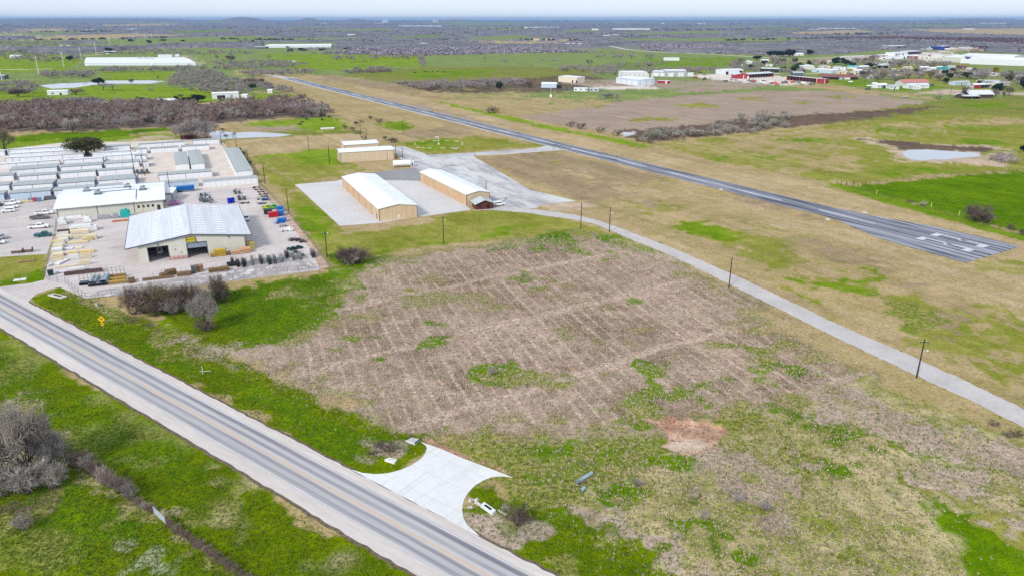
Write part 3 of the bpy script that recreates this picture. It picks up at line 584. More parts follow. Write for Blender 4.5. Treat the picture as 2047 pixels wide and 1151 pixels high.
for cn in (-3.9, 4.7):                       # the two numerals, each a 3 read from the near end
    b = MB()
    def Q(x0, y0, x1, y1): b.quad((x0, y0 + cn, .062), (x1, y0 + cn, .062), (x1, y1 + cn, .062), (x0, y1 + cn, .062))
    Q(278.6, -2.1, 281.0, 2.1); Q(281.0, 1.1, 286.4, 2.1)
    b.quad((286.4, 1.1 + cn, .062), (287.9, -.6 + cn, .062), (288.6, .2 + cn, .062), (286.4, 2.1 + cn, .062)); b.quad((288.6, .2 + cn, .062), (287.9, -.6 + cn, .062), (289.6, 1.1 + cn, .062), (289.6, 2.1 + cn, .062))
    Q(289.6, 1.1, 293.9, 2.1); Q(293.9, -2.1, 296.3, 2.1); b.build('numeral', RPAINT, rw_o)
# --- minor roads far away
def road(pl, w, m, z=.03, name='road'):
    W_ = [at(*q) for q in pl]; b = MB()
    for i in range(len(W_) - 1):
        a, c = W_[i], W_[i + 1]; d = (c - a).normalized(); nn = Vector((-d.y, d.x, 0)) * (w / 2)
        b.quad((*(a - nn).xy, z), (*(c - nn).xy, z), (*(c + nn).xy, z), (*(a + nn).xy, z))
    tag(b.build(name, m), kind='structure')
PALE = mat('pale_road', C(226, 216, 204), .95, .1, .02)
road([(1180, 88), (1219, 92.5), (1249, 99), (1279, 102.5), (1336, 106), (1436, 110), (1500, 114), (1580, 119), (1640, 116.5), (1720, 112), (1790, 110)], 9, PALE)
road([(930, 84), (960, 86), (1000, 90), (1024, 94), (1060, 97)], 12, PALE)
road([(905, 66), (890, 62), (888, 58), (905, 55)], 26, PALE)
road([(-100, 139), (60, 140), (104, 138)], 7, PALE)
road([(180, 103), (215, 107), (212, 109), (120, 116)], 7, PALE)
road([(-60, 206), (130, 207), (330, 203)], 4, mat('track', C(206, 200, 150), .95, .15, .05))
road([(1780, 141), (1840, 147), (1900, 150), (1960, 156)], 6, PALE)
road([(1500, 152), (1560, 147), (1640, 148)], 7, PALE)
# --- water
wm = bpy.data.materials.new('pond_water'); wm.use_nodes = True; wp = wm.node_tree.nodes['Principled BSDF']
wp.inputs['Base Color'].default_value = (.36, .36, .37, 1); wp.inputs['Roughness'].default_value = .06; wp.inputs['Specular IOR Level'].default_value = .6
wn = wm.node_tree.nodes.new('ShaderNodeTexNoise'); wn.inputs['Scale'].default_value = .5; wb = wm.node_tree.nodes.new('ShaderNodeBump'); wb.inputs['Strength'].default_value = .06
wm.node_tree.links.new(wn.outputs['Fac'], wb.inputs['Height']); wm.node_tree.links.new(wb.outputs['Normal'], wp.inputs['Normal'])
def pond(pts, nm='pond'):
    sheet(nm, pts, wm, .05)
def c4(x, y): return (1640 + x * .252, 250 + y * .252)
pond([c4(*q) for q in ((650, 222), (690, 204), (760, 197), (860, 198), (980, 206), (1120, 216), (1230, 222), (1268, 232), (1262, 250), (1200, 258), (1100, 265), (1000, 275), (900, 281), (800, 283), (720, 276), (670, 256))])
pond([(416, 264), (440, 262), (470, 266), (500, 264), (555, 267), (584, 270), (560, 274), (500, 276), (450, 279), (425, 278)])
pond([(78, 172), (110, 168), (160, 166), (200, 162), (300, 161.5), (330, 163), (300, 168), (240, 168), (190, 170), (150, 176), (105, 178)])
pond([(1242, 267), (1266, 265.5), (1272, 269), (1250, 272)])
pond([(560, 122.5), (590, 122), (590, 124.5), (560, 125)])
# ================= BUILDINGS =================
def rib(name, col, scale=1.2, rough=.5, var=.06, along=0):
    st = (3.0, .12, .12) if along == 0 else (.12, 3.0, .12)
    return mat(name, col, rough, var, scale, stretch=st)
TANW = rib('tan_siding', C(226, 200, 166), var=.1); TAN2 = rib('pale_tan_siding', C(228, 206, 178), var=.1)
CREAM = rib('cream_siding', C(224, 222, 208)); WHW = rib('white_siding', C(240, 242, 246)); BLUW = rib('pale_blue_siding', C(206, 222, 240))
GRYR = rib('grey_roof', C(178, 182, 180), .5); LTR = rib('light_roof', C(224, 226, 230), .5, var=.08); WHR = rib('white_ribbed_roof', C(246, 248, 250), .5)
REDW = rib('red_siding', C(170, 56, 62)); REDR = rib('rust_roof', C(146, 82, 76)); PINKR = rib('red_roof', C(206, 124, 116)); BRN = mat('brown_logs', C(112, 56, 46), .8, .3, 2, stretch=(.2, .2, 5))
LOG = mat('dark_logs', C(96, 74, 66), .85, .3, 2, stretch=(.2, .2, 4)); GREENR = rib('grey_green_roof', C(196, 206, 200)); TEAL = rib('teal_roof', C(60, 178, 182)); NAVY = rib('blue_siding', C(36, 66, 140))
TANR = rib('tan_roof', C(222, 196, 164)); GREYW = rib('grey_siding', C(188, 192, 196)); STEELB = rib('blue_trim', C(110, 134, 164)); OFFW = rib('off_white_siding', C(226, 222, 212))
def shed(name, label, cat, A, B, depth, h, rise=.6, roof='gx', wm=WHW, rm=WHR, over=.25, group=None, items=(), openf=False, z0=0, peak=None, fl=None):
    """walls and roof in a frame whose x runs along the front A-B; roof gx: ridge along x, gy: ridge along y, mono: falls to the front, back: falls to the back, flat"""
    if isinstance(A, tuple): A = at(*A)
    if isinstance(B, tuple): B = at(*B)
    A = Vector((A.x, A.y, 0)); B = Vector((B.x, B.y, 0)); o, yaw, L = frame(A, B); D = depth
    e = empty(name, label, cat, o, yaw, group); w = MB()
    if roof == 'gx':
        prof = [(0, 0), (D, 0), (D, h), (D / 2, h + rise), (0, h)]
        pr = MB()
        for x in (0, L):
            f = [(x, y, z) for y, z in prof]; i = len(w.v); w.v += f; w.f.append(tuple(range(i, i + 5)) if x else tuple(range(i + 4, i - 1, -1)))
        if not openf: w.quad((0, 0, 0), (L, 0, 0), (L, 0, h), (0, 0, h))
        w.quad((L, D, 0), (0, D, 0), (0, D, h), (L, D, h))
        s = rise / (D / 2); zo = h - over * s; t = .12
        rf = MB()
        for (y0, za, y1, zb) in ((-over, zo, D / 2, h + rise), (D / 2, h + rise, D + over, zo)):
            i = len(rf.v)
            rf.v += [(-over, y0, za + .01), (L + over, y0, za + .01), (L + over, y1, zb + .01), (-over, y1, zb + .01), (-over, y0, za + t), (L + over, y0, za + t), (L + over, y1, zb + t), (-over, y1, zb + t)]
            rf.f += [tuple(i + k for k in q) for q in ((3, 2, 1, 0), (4, 5, 6, 7), (0, 1, 5, 4), (1, 2, 6, 5), (2, 3, 7, 6), (3, 0, 4, 7))]
    elif roof == 'gy':
        pk = peak if peak is not None else L / 2
        prof = [(0, 0), (L, 0), (L, h), (pk, h + rise), (0, h)]
        for y in (0, D):
            if y == 0 and openf: continue
            i = len(w.v); w.v += [(x, y, z) for x, z in prof]; w.f.append(tuple(range(i, i + 5)) if not y else tuple(range(i + 4, i - 1, -1)))
        w.quad((L, 0, 0), (L, D, 0), (L, D, h), (L, 0, h)); w.quad((0, D, 0), (0, 0, 0), (0, 0, h), (0, D, h))
        t = .14; rf = MB()
        for (x0, za, x1, zb) in ((-over, h - over * rise / pk, pk, h + rise), (pk, h + rise, L + over, h - over * rise / (L - pk))):
            i = len(rf.v)
            rf.v += [(x0, -over, za + .01), (x1, -over, zb + .01), (x1, D + over, zb + .01), (x0, D + over, za + .01), (x0, -over, za + t), (x1, -over, zb + t), (x1, D + over, zb + t), (x0, D + over, za + t)]
            rf.f += [tuple(i + k for k in q) for q in ((3, 2, 1, 0), (4, 5, 6, 7), (0, 1, 5, 4), (1, 2, 6, 5), (2, 3, 7, 6), (3, 0, 4, 7))]
    else:
        hf = h; hb = h + (rise if roof == 'mono' else -rise if roof == 'back' else 0)
        if not openf: w.quad((0, 0, 0), (L, 0, 0), (L, 0, hf), (0, 0, hf))
        w.quad((L, D, 0), (0, D, 0), (0, D, hb), (L, D, hb)); w.quad((L, 0, 0), (L, D, 0), (L, D, hb), (L, 0, hf)); w.quad((0, D, 0), (0, 0, 0), (0, 0, hf), (0, D, hb))
        rf = MB(); i = 0; t = .12; ov = over
        rf.v += [(-ov, -ov, hf + .01), (L + ov, -ov, hf + .01), (L + ov, D + ov, hb + .01), (-ov, D + ov, hb + .01), (-ov, -ov, hf + t), (L + ov, -ov, hf + t), (L + ov, D + ov, hb + t), (-ov, D + ov, hb + t)]
        rf.f += [(3, 2, 1, 0), (4, 5, 6, 7), (0, 1, 5, 4), (1, 2, 6, 5), (2, 3, 7, 6), (3, 0, 4, 7)]
    w.build('wall', wm, e); rf.build('roof', rm, e)
    if openf:                                       # open front: slab posts across the opening
        k = max(2, int(L / 5))
        for i in range(1, k):
            MB().box(L * i / k - .1, .05, 0, L * i / k + .1, .25, h).build('post', STEEL, e)
    for it in items:                                # (part name, face, position along the face, sill height, width, height, material)
        nm, face, x, z, ww, hh, mm = it; b = MB(); p = .05
        if face == 'f': b.box(x, -p, z, x + ww, .02, z + hh)
        elif face == 'b': b.box(x, D - .02, z, x + ww, D + p, z + hh)
        elif face == 'r': b.box(L - .02, x, z, L + p, x + ww, z + hh)
        elif face == 'l': b.box(-p, x, z, .02, x + ww, z + hh)
        b.build(nm, mm, e)
    return e, L, D
def rowdoors(L, n, z, h, m, gap=.6, name='door', face='f', x0=.3):
    w = (L - 2 * x0) / n
    return [(name, face, x0 + k * w + gap / 2, z, w - gap, h, m) for k in range(n)]
def trims(L, D, h, faces, m=TRIM, every=None):
    o = []
    for f in faces:
        ln = L if f in 'fb' else D
        ps = [0, ln - .16] + ([every * k for k in range(1, int(ln / every))] if every else [])
        o += [('corner_trim', f, q, 0, .16, h, m) for q in ps]
    return o
DOORT = rib('tan_door', C(214, 178, 138)); DOORW = mat('roller_door', C(246, 248, 250), .5, .04, 2, stretch=(.2, .2, 6)); GRYD = mat('grey_roller_door', C(150, 160, 172), .5, .08, 2, stretch=(.2, .2, 6))
# --- hangars: long pair, then two behind the fuel tank
A, Bp = at(758.6, 443), at(834.8, 434.7); L = (Bp - A).length
shed('hangar', 'longest tan hangar with white gable roof on the pale concrete pad', 'hangar', A, Bp, 63.5, 4.7, 1.1, 'gy', TANW, ROOFW, .35, 'tan hangars beside the runway', peak=L * .5,
     items=trims(L, 63.5, 4.6, 'fr', every=None) + [('corner_trim', 'l', q, 0, .16, 4.5, TRIM) for q in (0, 10.5, 21, 31.7, 42.3, 53, 63.3)] + [('walk_door', 'l', 3, 0, 1.1, 2.2, TRIM), ('walk_door', 'f', 2.4 + L * .45, 0, 1.2, 2.2, TAN2), ('meter_box', 'f', L * .55 - .9, .6, .5, 1.2, WHITE), ('panel_seam', 'f', L * .85, 0, .1, 3.2, DOORT)] + [('hangar_door', 'l', 11.2 + 10.6 * k, .05, 9.5, 3.9, DOORT) for k in range(5)])


A, Bp = at(932.6, 412), at(932.6, 412) + Vector((math.cos(math.radians(27.5)), math.sin(math.radians(27.5)), 0)) * 10.3
shed('hangar', 'tan hangar with white gable roof next to the small log cabin', 'hangar', A, Bp, 51.5, 4.6, .9, 'gy', TANW, ROOFW, .35, 'tan hangars beside the runway',
     items=trims(10.3, 51.5, 4.5, 'f') + [('corner_trim', 'l', q, 0, .18, 4.5, TRIM) for q in (0, 17, 34, 51.3)] + [('hangar_door', 'l', 1.2 + 17 * k, .05, 14.8, 4.0, DOORT) for k in range(3)])
A = at(681, 325.8); Bp = at(788.5, 319)
shed('hangar', 'wide tan hangar behind the white fuel tank with a shallow roof', 'hangar', A, Bp, 12.5, 5.2, .7, 'gx', TAN2, ROOFW, .3, 'tan hangars beside the runway',
     items=trims(28, 12, 5.1, 'fl', every=14.5) + [('walk_door', 'f', 7.2, 0, 1.2, 2.2, TANW), ('corner_trim', 'f', 24.4, 0, .16, 5.1, TRIM)])
A = at(690, 309); shed('hangar', 'smallest tan hangar, mostly hidden behind the wide one', 'hangar', A, A + Vector((math.cos(math.radians(22)), math.sin(math.radians(22)), 0)) * 19, 13, 5.0, .7, 'gx', TAN2, ROOFW, .3, 'tan hangars beside the runway', items=trims(19, 13, 4.9, 'fl') + [('vent', 'r', 5, 4, 1, .8, STEEL)])
# cabin
A, Bp = at(952, 420.6), at(986, 418); L = (Bp - A).length
e, _, _ = shed('log_cabin', 'small brown log cabin with grey green roof beside the hangar', 'cabin', A, Bp, 6.2, 2.5, 1.3, 'gy', BRN, GREENR, .7,
     items=[('window', 'f', 1.1, 1.0, .9, .9, GLASS), ('door', 'f', 4.4, .05, 1.0, 2.0, DARK), ('window', 'l', 2.2, 1.0, 1.1, .9, GLASS), ('window', 'l', 4.2, 1.0, .9, .9, GLASS)])
MB().box(-1.2, -.6, .0, L + .6, 0, .12).build('porch_step', HAC, e)
# fuel tank on a skid
e = empty('fuel_tank', 'white cylindrical fuel tank on a skid by the apron', 'fuel tank', at(787, 336), math.radians(14))
MB().tube((0, 1.5, 1.9), (8.6, 1.5, 1.9), 1.45, n=20).build('tank_shell', WHITE, e, smooth=False)
for x in (1.2, 4.2, 7.2): MB().box(x - .15, .4, .05, x + .15, 2.6, .9).build('saddle', STEEL, e)
MB().box(8.7, .3, 0, 10.2, 2.7, 2.2).build('pump_cabinet', WHITE, e); MB().box(9.0, .24, .3, 9.9, .3, 1.9).build('cabinet_door', TRIM, e)
MB().box(8.6, .2, 2.6, 10.4, 2.8, 2.72).build('canopy', WHITE, e); MB().tube((4.3, 1.5, 3.3), (4.3, 1.5, 3.8), .3).build('manhole', STEEL, e)
for x in (8.65, 10.3): MB().tube((x, .35, 0), (x, .35, 2.6), .06).build('canopy_post', STEEL, e)
# --- big warehouse
A = at(281, 527); Bp = A + YU * 30.6; OV = 3.4; WD = 41.5
e = empty('warehouse', 'cream lumber warehouse with pale ridged roof, skylights and two bay doors', 'warehouse', A, YYAW)
HW, RW, LW = 5.5, 2.0, 30.6
D1, D2 = (2.6, 8.2, 4.6), (13.6, 19.3, 4.6)          # x0, x1, head height of the openings
b = MB(); pk = LW * .49
def roofz(x): return HW + RW * (x / pk if x < pk else (LW - x) / (LW - pk))
for (x0, x1, z0) in ((0, D1[0], 0), (D1[0], D1[1], D1[2]), (D1[1], D2[0], 0), (D2[0], pk, D2[2]), (pk, D2[1], D2[2]), (D2[1], LW, 0)):
    b.quad((x0, 0, z0), (x1, 0, z0), (x1, 0, roofz(x1)), (x0, 0, roofz(x0)))
b.quad((LW, 0, 0), (LW, WD, 0), (LW, WD, HW), (LW, 0, HW)); b.quad((0, WD, 0), (0, 0, 0), (0, 0, HW), (0, WD, HW))
i = len(b.v); b.v += [(LW, WD, 0), (0, WD, 0), (0, WD, HW), (pk, WD, HW + RW), (LW, WD, HW)]; b.f.append(tuple(range(i, i + 5)))
b.build('wall', CREAM, e)
for (x0, x1, hh) in (D1, D2):
    f = MB(); f.box(x0 - .15, -.06, 0, x0, .1, hh).box(x1, -.06, 0, x1 + .15, .1, hh).box(x0 - .15, -.06, hh, x1 + .15, .1, hh + .18); f.build('door_frame', TRIM, e)
MB().box(D2[0], .12, D2[2] - 1.6, D2[1], .2, D2[2]).build('roller_door', GRYD, e)
s1_ = RW / pk; s2_ = RW / (LW - pk); t = .2
for (x0, za, x1, zb) in ((-OV, HW - OV * s1_, pk, HW + RW), (pk, HW + RW, LW + 2.2, HW - 2.2 * s2_)):
    b = MB(); b.v = [(x0, -.5, za + .02), (x1, -.5, zb + .02), (x1, WD + .5, zb + .02), (x0, WD + .5, za + .02), (x0, -.5, za + t), (x1, -.5, zb + t), (x1, WD + .5, zb + t), (x0, WD + .5, za + t)]
    b.f = [(3, 2, 1, 0), (4, 5, 6, 7), (0, 1, 5, 4), (1, 2, 6, 5), (2, 3, 7, 6), (3, 0, 4, 7)]; r_ = b.build('roof', LTR, e)
    SKY = mat('skylight_panel', (.82, .83, .84), .4, .05, 1)
    for xf in ((.42, .64) if x0 < 0 else (.12, .34)) if False else ((.40, .55), (.74, .89)) if x0 < 0 else ((.12, .27), (.45, .60)):
        xa, xb = x0 + (x1 - x0) * xf[0], x0 + (x1 - x0) * xf[1]; zza, zzb = za + (zb - za) * xf[0], za + (zb - za) * xf[1]
        for kk in range(12):
            y = 2.2 + kk * 3.25; q = MB(); q.v = [(xa, y, zza + t + .03), (xb, y, zzb + t + .03), (xb, y + 1.05, zzb + t + .03), (xa, y + 1.05, zza + t + .03)]; q.f = [(0, 1, 2, 3)]; q.build('skylight', SKY, r_)
    g = MB(); zz = za if x0 < 0 else zb; xx = x0 if x0 < 0 else x1
    g.box(min(xx, xx + (-.2 if x0 < 0 else .2)), -.5, zz - .12, max(xx, xx + (-.2 if x0 < 0 else .2)), WD + .5, zz + .18); g.build('gutter', TRIM, e)
    q = MB(); q.v = [(x0, -.56, za - .18), (x1, -.56, zb - .18), (x1, -.56, zb + t), (x0, -.56, za + t), (x0, -.5, za - .18), (x1, -.5, zb - .18), (x1, -.5, zb + t), (x0, -.5, za + t)]; q.f = [(0, 1, 2, 3), (5, 4, 7, 6), (3, 2, 6, 7), (1, 0, 4, 5)]; q.build('fascia', TRIM, e)
MB().box(pk - .35, -.56, HW + RW + .16, pk + .35, WD + .56, HW + RW + .3).build('ridge_cap', LTR, e)
# sign
sg = MB().box(13.55, -.14, 5.05, 16.35, -.02, 6.55).build('sign_board', mat('sign_dark', (.03, .035, .02), .5), e)
MB().box(13.72, -.17, 5.2, 16.18, -.14, 6.4).build('sign_face', mat('sign_yellow', C(236, 214, 0), .45, .03), sg)
tx = bpy.data.curves.new('lettering', 'FONT'); tx.body = "McCOY'S"; tx.size = .72; tx.align_x = 'CENTER'; tx.align_y = 'CENTER'; tx.extrude = .01; tx.offset = .02
to = textmesh('lettering', tx); to.parent = sg; to.location = (14.95, -.19, 5.8); to.rotation_euler = (math.pi / 2, 0, 0); to.data.materials.append(mat('sign_letter', (.05, .06, .02), .5))
for (x, y, z) in ((5.5, -.3, 5.2), (16.5, -.3, 4.75), (26, -.3, 5.2)): MB().box(x - .2, y, z, x + .2, 0, z + .25).build('wall_lamp', TRIM, e)
for (x, z, w_) in ((10, 3.0, .3), (11.6, 1.9, .35), (24.5, 1.5, .3)): MB().box(x, -.08, z, x + w_, 0, z + .3).build('vent', TRIM, e)
RAILM = mat('red_rail_paint', C(206, 90, 96), .5, .1)
rl_ = empty('guard_rail', 'red pipe guard rail between the two warehouse bay doors', 'guard rail', A + YU * 8.4 - YV * .55, YYAW)
for z in (.35, .6, .85, 1.1): MB().tube((0, 0, z), (5.0, 0, z), .045, n=5).build('rail', RAILM, rl_)
for x in (0, 1.25, 2.5, 3.75, 5.0): MB().tube((x, 0, 0), (x, 0, 1.2), .06, n=5).build('post', RAILM, rl_)
# things seen inside the bays
MB_ = MB().box(0, 0, .9, 2.0, 1.2, 2.6, .2, .2)
ic = empty('forklift', 'white forklift in the shade of the first warehouse bay', 'forklift', A + YU * 4.6 + YV * 7, YYAW)
MB().box(0, 0, .4, 1.9, 2.6, 1.2).build('body', WHITE, ic); MB().box(.2, -.5, .1, .4, -.1, 3.2).box(1.5, -.5, .1, 1.7, -.1, 3.2).build('mast', STEEL, ic)
MB().box(.1, .2, 2.1, 1.8, 1.8, 2.2).build('cab_roof', WHITE, ic)
for x in (.1, 1.5): MB().tube((x, .4, .4), (x + .3, .4, .4), .4, n=10).build('wheel', RUBBER, ic)
# --- office / store with the white roof
A = at(117, 440); LO = 36.0; DO = 34
oi = [('corner_trim', 'f', q, 0, .22, 4.2, TRIM) for q in (0, 13, 25.5, 35.8)] + [('window', 'f', 26.8 + 1.65 * k, 1.7, .8, 1.0, GLASS) for k in range(4)] + [('door', 'f', 33.6, 0, 1.1, 2.3, GLASS)] + [('downpipe', 'f', 28.2, 0, .5, 4.1, rib('yellow_trim', C(226, 214, 170)))]
e, _, _ = shed('store', 'long cream store with flat bright white roof and rooftop units', 'store', A, A + YU * LO, DO, 4.3, 1.3, 'gx', CREAM, ROOFW, .9, items=oi)
for (x, y) in ((8.5, 23.5), (23, 25.5), (13, 14.5), (29, 15.5)):
    z = 4.4 + 1.3 * (1 - abs(y - DO / 2) / (DO / 2)); u_ = MB().box(x - 1.4, y - 1, z + .1, x + 1.4, y + 1, z + .35).build('curb', TRIM, e)
    MB().box(x - 1.0, y - .7, z + .35, x + 1.0, y + .7, z + 1.4).build('air_conditioner', STEEL, e); MB().tube((x + .4, y, z + 1.4), (x + .4, y, z + 1.62), .5, n=10).build('fan', TRIM, e)
for (x0, y0, x1) in ((8, 26, 24), (12, 16.6, 26)):
    z = 4.6 + 1.3 * (1 - abs(y0 - DO / 2) / (DO / 2)); MB().box(x0, y0, z - .1, x1, y0 + .22, z + .08).build('roof_pipe', TRIM, e)
for (x, y0, y1) in ((24, 17, 27), (26.5, 2, 16.5)):
    z0 = 4.5 + 1.3 * (1 - abs(y0 - DO / 2) / (DO / 2)); z1 = 4.5 + 1.3 * (1 - abs(y1 - DO / 2) / (DO / 2))
    MB().quad((x, y0, z0 + .1), (x + .25, y0, z0 + .1), (x + .25, y1, z1 + .1), (x, y1, z1 + .1)).build('roof_pipe', TRIM, e)
shed('annex', 'low grey annex with white lid roof at the end of the store', 'annex', at(329, 404), at(348, 403), 8, 3.6, .4, 'mono', GREYW, WHITE, .2, items=[('roller_door', 'f', .6, 0, 2.0, 2.6, WHITE)])
# --- storage sheds
hS = 2.75
def stor(label, a, c, depth, doors, rm=GRYR, wm=WHW, rise=.35, roof='back', h=hS, dark=True, extra=()):
    A = at(*a, h); B = at(*c, h); A.z = B.z = 0
    # keep every row on the yard grid
    L = (B - A).length; B = A + Vector((math.cos(YYAW), math.sin(YYAW), 0)) * L if abs(math.atan2(B.y - A.y, B.x - A.x) - YYAW) > math.radians(3.5) else B
    it = rowdoors(L, doors, .05, h - .75, DOORW, .35) if doors else []
    if dark: it += [('eave_trim', 'f', 0, h - .22, L, .2, STEELB)] + [('corner_trim', 'f', L * k / max(2, int(L / 9)), 0, .16, h - .25, STEELB) for k in range(max(2, int(L / 9)))]
    it += [('end_panel', 'r', .15, .05, depth - .3, h - .3, STEELB)] if dark else []
    return shed('storage_shed', label, 'storage shed', A, B, depth, h, rise, roof, wm, rm, .15, 'self storage sheds', it + list(extra))
stor('grey roofed storage shed nearest the parking lot, with a blank pale wall', (17.7, 387.6), (100, 381), 9, 0, wm=BLUW)
stor('end of a grey storage shed at the parking lot corner by the parked cars', (-60, 393), (7, 387), 9, 0, wm=BLUW)
stor('grey storage shed roof just behind the left end of the store', (106, 382), (188, 375), 9, 5)
stor('grey storage shed roof just behind the middle of the store', (193.5, 375), (243, 370.5), 8, 4)
stor('grey storage shed in the second row up from the parking lot', (23, 372), (104, 366.5), 11.5, 6)
stor('short end of a storage shed in the second row, by the left edge', (-70, 376), (16, 370.5), 9, 4)
stor('wide grey storage shed in the second row, behind the store', (114, 367.5), (188, 361), 13, 5)
stor('grey storage shed in the second row beside the gravel turning area', (195, 362), (269.7, 357), 13, 5)
stor('narrow grey storage shed in the third row up, left of the lane', (36, 353.4), (112, 347), 8, 6)
stor('narrow grey storage shed in the third row, between the two lanes', (118, 347), (190.5, 342), 7.5, 5)
stor('narrow grey storage shed in the third row next to the dark pump frame', (195, 342), (265, 337), 7.5, 5)
stor('storage shed end in the third row at the left edge', (-70, 357), (26, 350), 9, 4)
stor('grey storage shed with a sloping left end in the fourth row', (19, 341), (113, 334), 12, 7)
stor('grey storage shed in the middle of the fourth row, between two lanes', (120, 334.5), (203, 329), 10, 6)
stor('grey storage shed in the fourth row at its gravel end', (209, 328), (277, 324.5), 10, 5)
stor('white roofed storage shed in the fifth row, from the left edge', (-60, 333), (118, 320), 5, 12, rm=WHR)
stor('white roofed storage shed in the fifth row, under the big oak', (126, 320.5), (204, 313), 6, 6, rm=WHR)
stor('white roofed storage shed in the fifth row, right of the oak', (210, 312.5), (276, 309), 8, 5, rm=WHR)
stor('small square storage shed with three doors at the gravel yard edge', (283, 324), (296, 323), 8, 2)
stor('tiny grey roofed storage shed above the three door shed', (269, 312), (291, 309.5), 7, 2)
stor('short white roofed storage shed at the left edge by the tall shrub lane', (9, 316), (36.6, 315.3), 6, 0, rm=WHR)
stor('long white storage row with pale blue doors left of the oak', (37, 315.3), (166, 307), 5, 9, rm=WHR)
stor('long white two step storage row at the back, left of the oak', (16, 308), (150, 300.5), 9, 8, rm=WHR)
stor('last white storage row against the grass, behind the oak', (16, 299.5), (140, 292.5), 5, 0, rm=WHR)
stor('white storage block right of the oak with a blank wall', (207, 294), (258, 289.5), 8, 2, rm=GRYR)
stor('white storage shed end at the left edge below the tall shrub', (-40, 305), (7.5, 300), 8, 3, rm=WHR)
stor('flat white storage shed directly right of the oak crown', (183, 306), (256, 298), 5, 0, rm=WHR)
stor('long white storage row at the far back of the gravel yard', (277, 289), (369, 283.4), 6, 8, rm=GRYR)
stor('far back storage shed nearest the creek and the bare trees', (384, 281.5), (438, 279), 6, 6, rm=GRYR)
stor('white storage shed with five doors facing the gravel yard', (299.5, 297.5), (356, 294), 7, 5)
stor('white storage shed with five doors nearest the diagonal shed', (362, 293.5), (418, 290.3), 7, 5)
stor('small storage shed left of the five door sheds', (269, 299), (293, 297), 7, 2)
stor('storage shed with two trim bands facing the blue dumpster, behind the front row', (316, 350.7), (423.5, 344), 8.5, 8)
stor('front storage shed right behind the store and the blue dumpster', (278, 370.5), (396, 361), 6, 0, wm=BLUW, dark=False)
stor('front storage shed along the yard fence with a white roof end', (405.8, 364), (513.5, 353.5), 7, 9, wm=WHW, dark=False)
def stor2(label, near, w_, depth, hh=2.8):
    A = at(*near, hh); A.z = 0
    return shed('storage_shed', label, 'storage shed', A, A + YU * w_, depth, hh, .25, 'gy', WHW, GRYR, .15, 'self storage sheds', [('end_panel', 'f', .2, .05, w_ - .4, hh - .4, DOORW)] + [('door', 'l', 1 + 4.2 * k, .05, 3.4, 2.0, DOORW) for k in range(int(depth / 4.3))])
stor2('lengthwise storage shed standing in the gravel, left of its twin', (350.5, 330.2), 6.2, 38)
stor2('lengthwise storage shed standing in the gravel, right of its twin', (381.7, 329.6), 6.2, 44)
stor2('longest lengthwise storage shed beside the perimeter fence', (471.6, 344.5), 7.6, 72)
# ================= VEHICLES, YARD STOCK, FENCES, POLES =================
TYRE = RUBBER; RIM = mat('rim', (.4, .4, .42), .35, .1, metal=.7); LAMPM = mat('lamp_glass', (.7, .7, .68), .2, .05); TAIL = mat('tail_lamp', (.35, .02, .02), .3, .05)
def paintm(name, c): return mat('paint_' + name, c, .28, .04, 1, spec=.5)
def wheels(e, xs, hw, r):
    for x in xs:
        for s in (-1, 1):
            t = MB().tube((x, s * (hw - .24), r), (x, s * hw, r), r, n=14).build('tyre', TYRE, e) if False else None
            w = MB().tube((x, s * (hw - .24), r), (x, s * hw, r), r, n=14).build('wheel', TYRE, e)
            MB().tube((x, s * (hw - .02), r), (x, s * (hw + .015), r), r * .58, n=10).build('rim', RIM, w)
def pickup(label, px, yaw, paint, bed=DARK, L=5.8, group='parked pickups', crew=True):
    e = empty('pickup_truck', label, 'pickup truck', at(*px), yaw, group); W_ = .95; hl = L / 2
    b = MB(); cx0, cx1 = -.55, 1.15                              # cab from cx0 to cx1
    b.prism([(-hl, .55), (-hl + 1.0 - .45, .42), (hl - .1, .42), (hl, .6), (hl - .06, 1.0), (hl - 1.45, 1.16), (cx0, 1.16), (-hl, 1.14)], -W_, W_); b.build('body', paint, e)
    c = MB(); c.box(cx0, -.86, 1.16, cx1 + .35, .86, 1.86, .30, .13); c.build('cab', paint, e)
    MB().box(cx0 + .26, -.88, 1.24, cx1 + .06, .88, 1.70, .12, .1).build('side_window', GLASS, e)
    q = MB(); q.v = [(cx1 + .37, -.74, 1.2), (cx1 + .37, .74, 1.2), (cx1 + .11, .66, 1.78), (cx1 + .11, -.66, 1.78)]; q.f = [(0, 1, 2, 3)]; q.build('windscreen', GLASS, e)
    MB().box(-hl + .1, -.78, 1.13, cx0 - .08, .78, 1.18).build('bed_liner', bed, e)
    for s in (-1, 1): MB().box(-hl + .05, s * .9 - .06, 1.14, cx0, s * .9 + .06, 1.24).build('bed_rail', paint, e)
    MB().box(-hl - .02, -.8, .7, -hl + .02, .8, 1.16).build('tailgate', paint, e)
    for s in (-1, 1):
        MB().box(hl - .05, s * .75 - .15, .8, hl + .02, s * .75 + .15, 1.0).build('headlight', LAMPM, e); MB().box(-hl - .04, s * .85 - .07, .8, -hl, s * .85 + .07, 1.1).build('tail_light', TAIL, e)
    MB().box(hl - .02, -.85, .45, hl + .08, .85, .62).build('bumper', RIM, e)
    wheels(e, (-hl + 1.1, hl - 1.0), .97, .4); return e
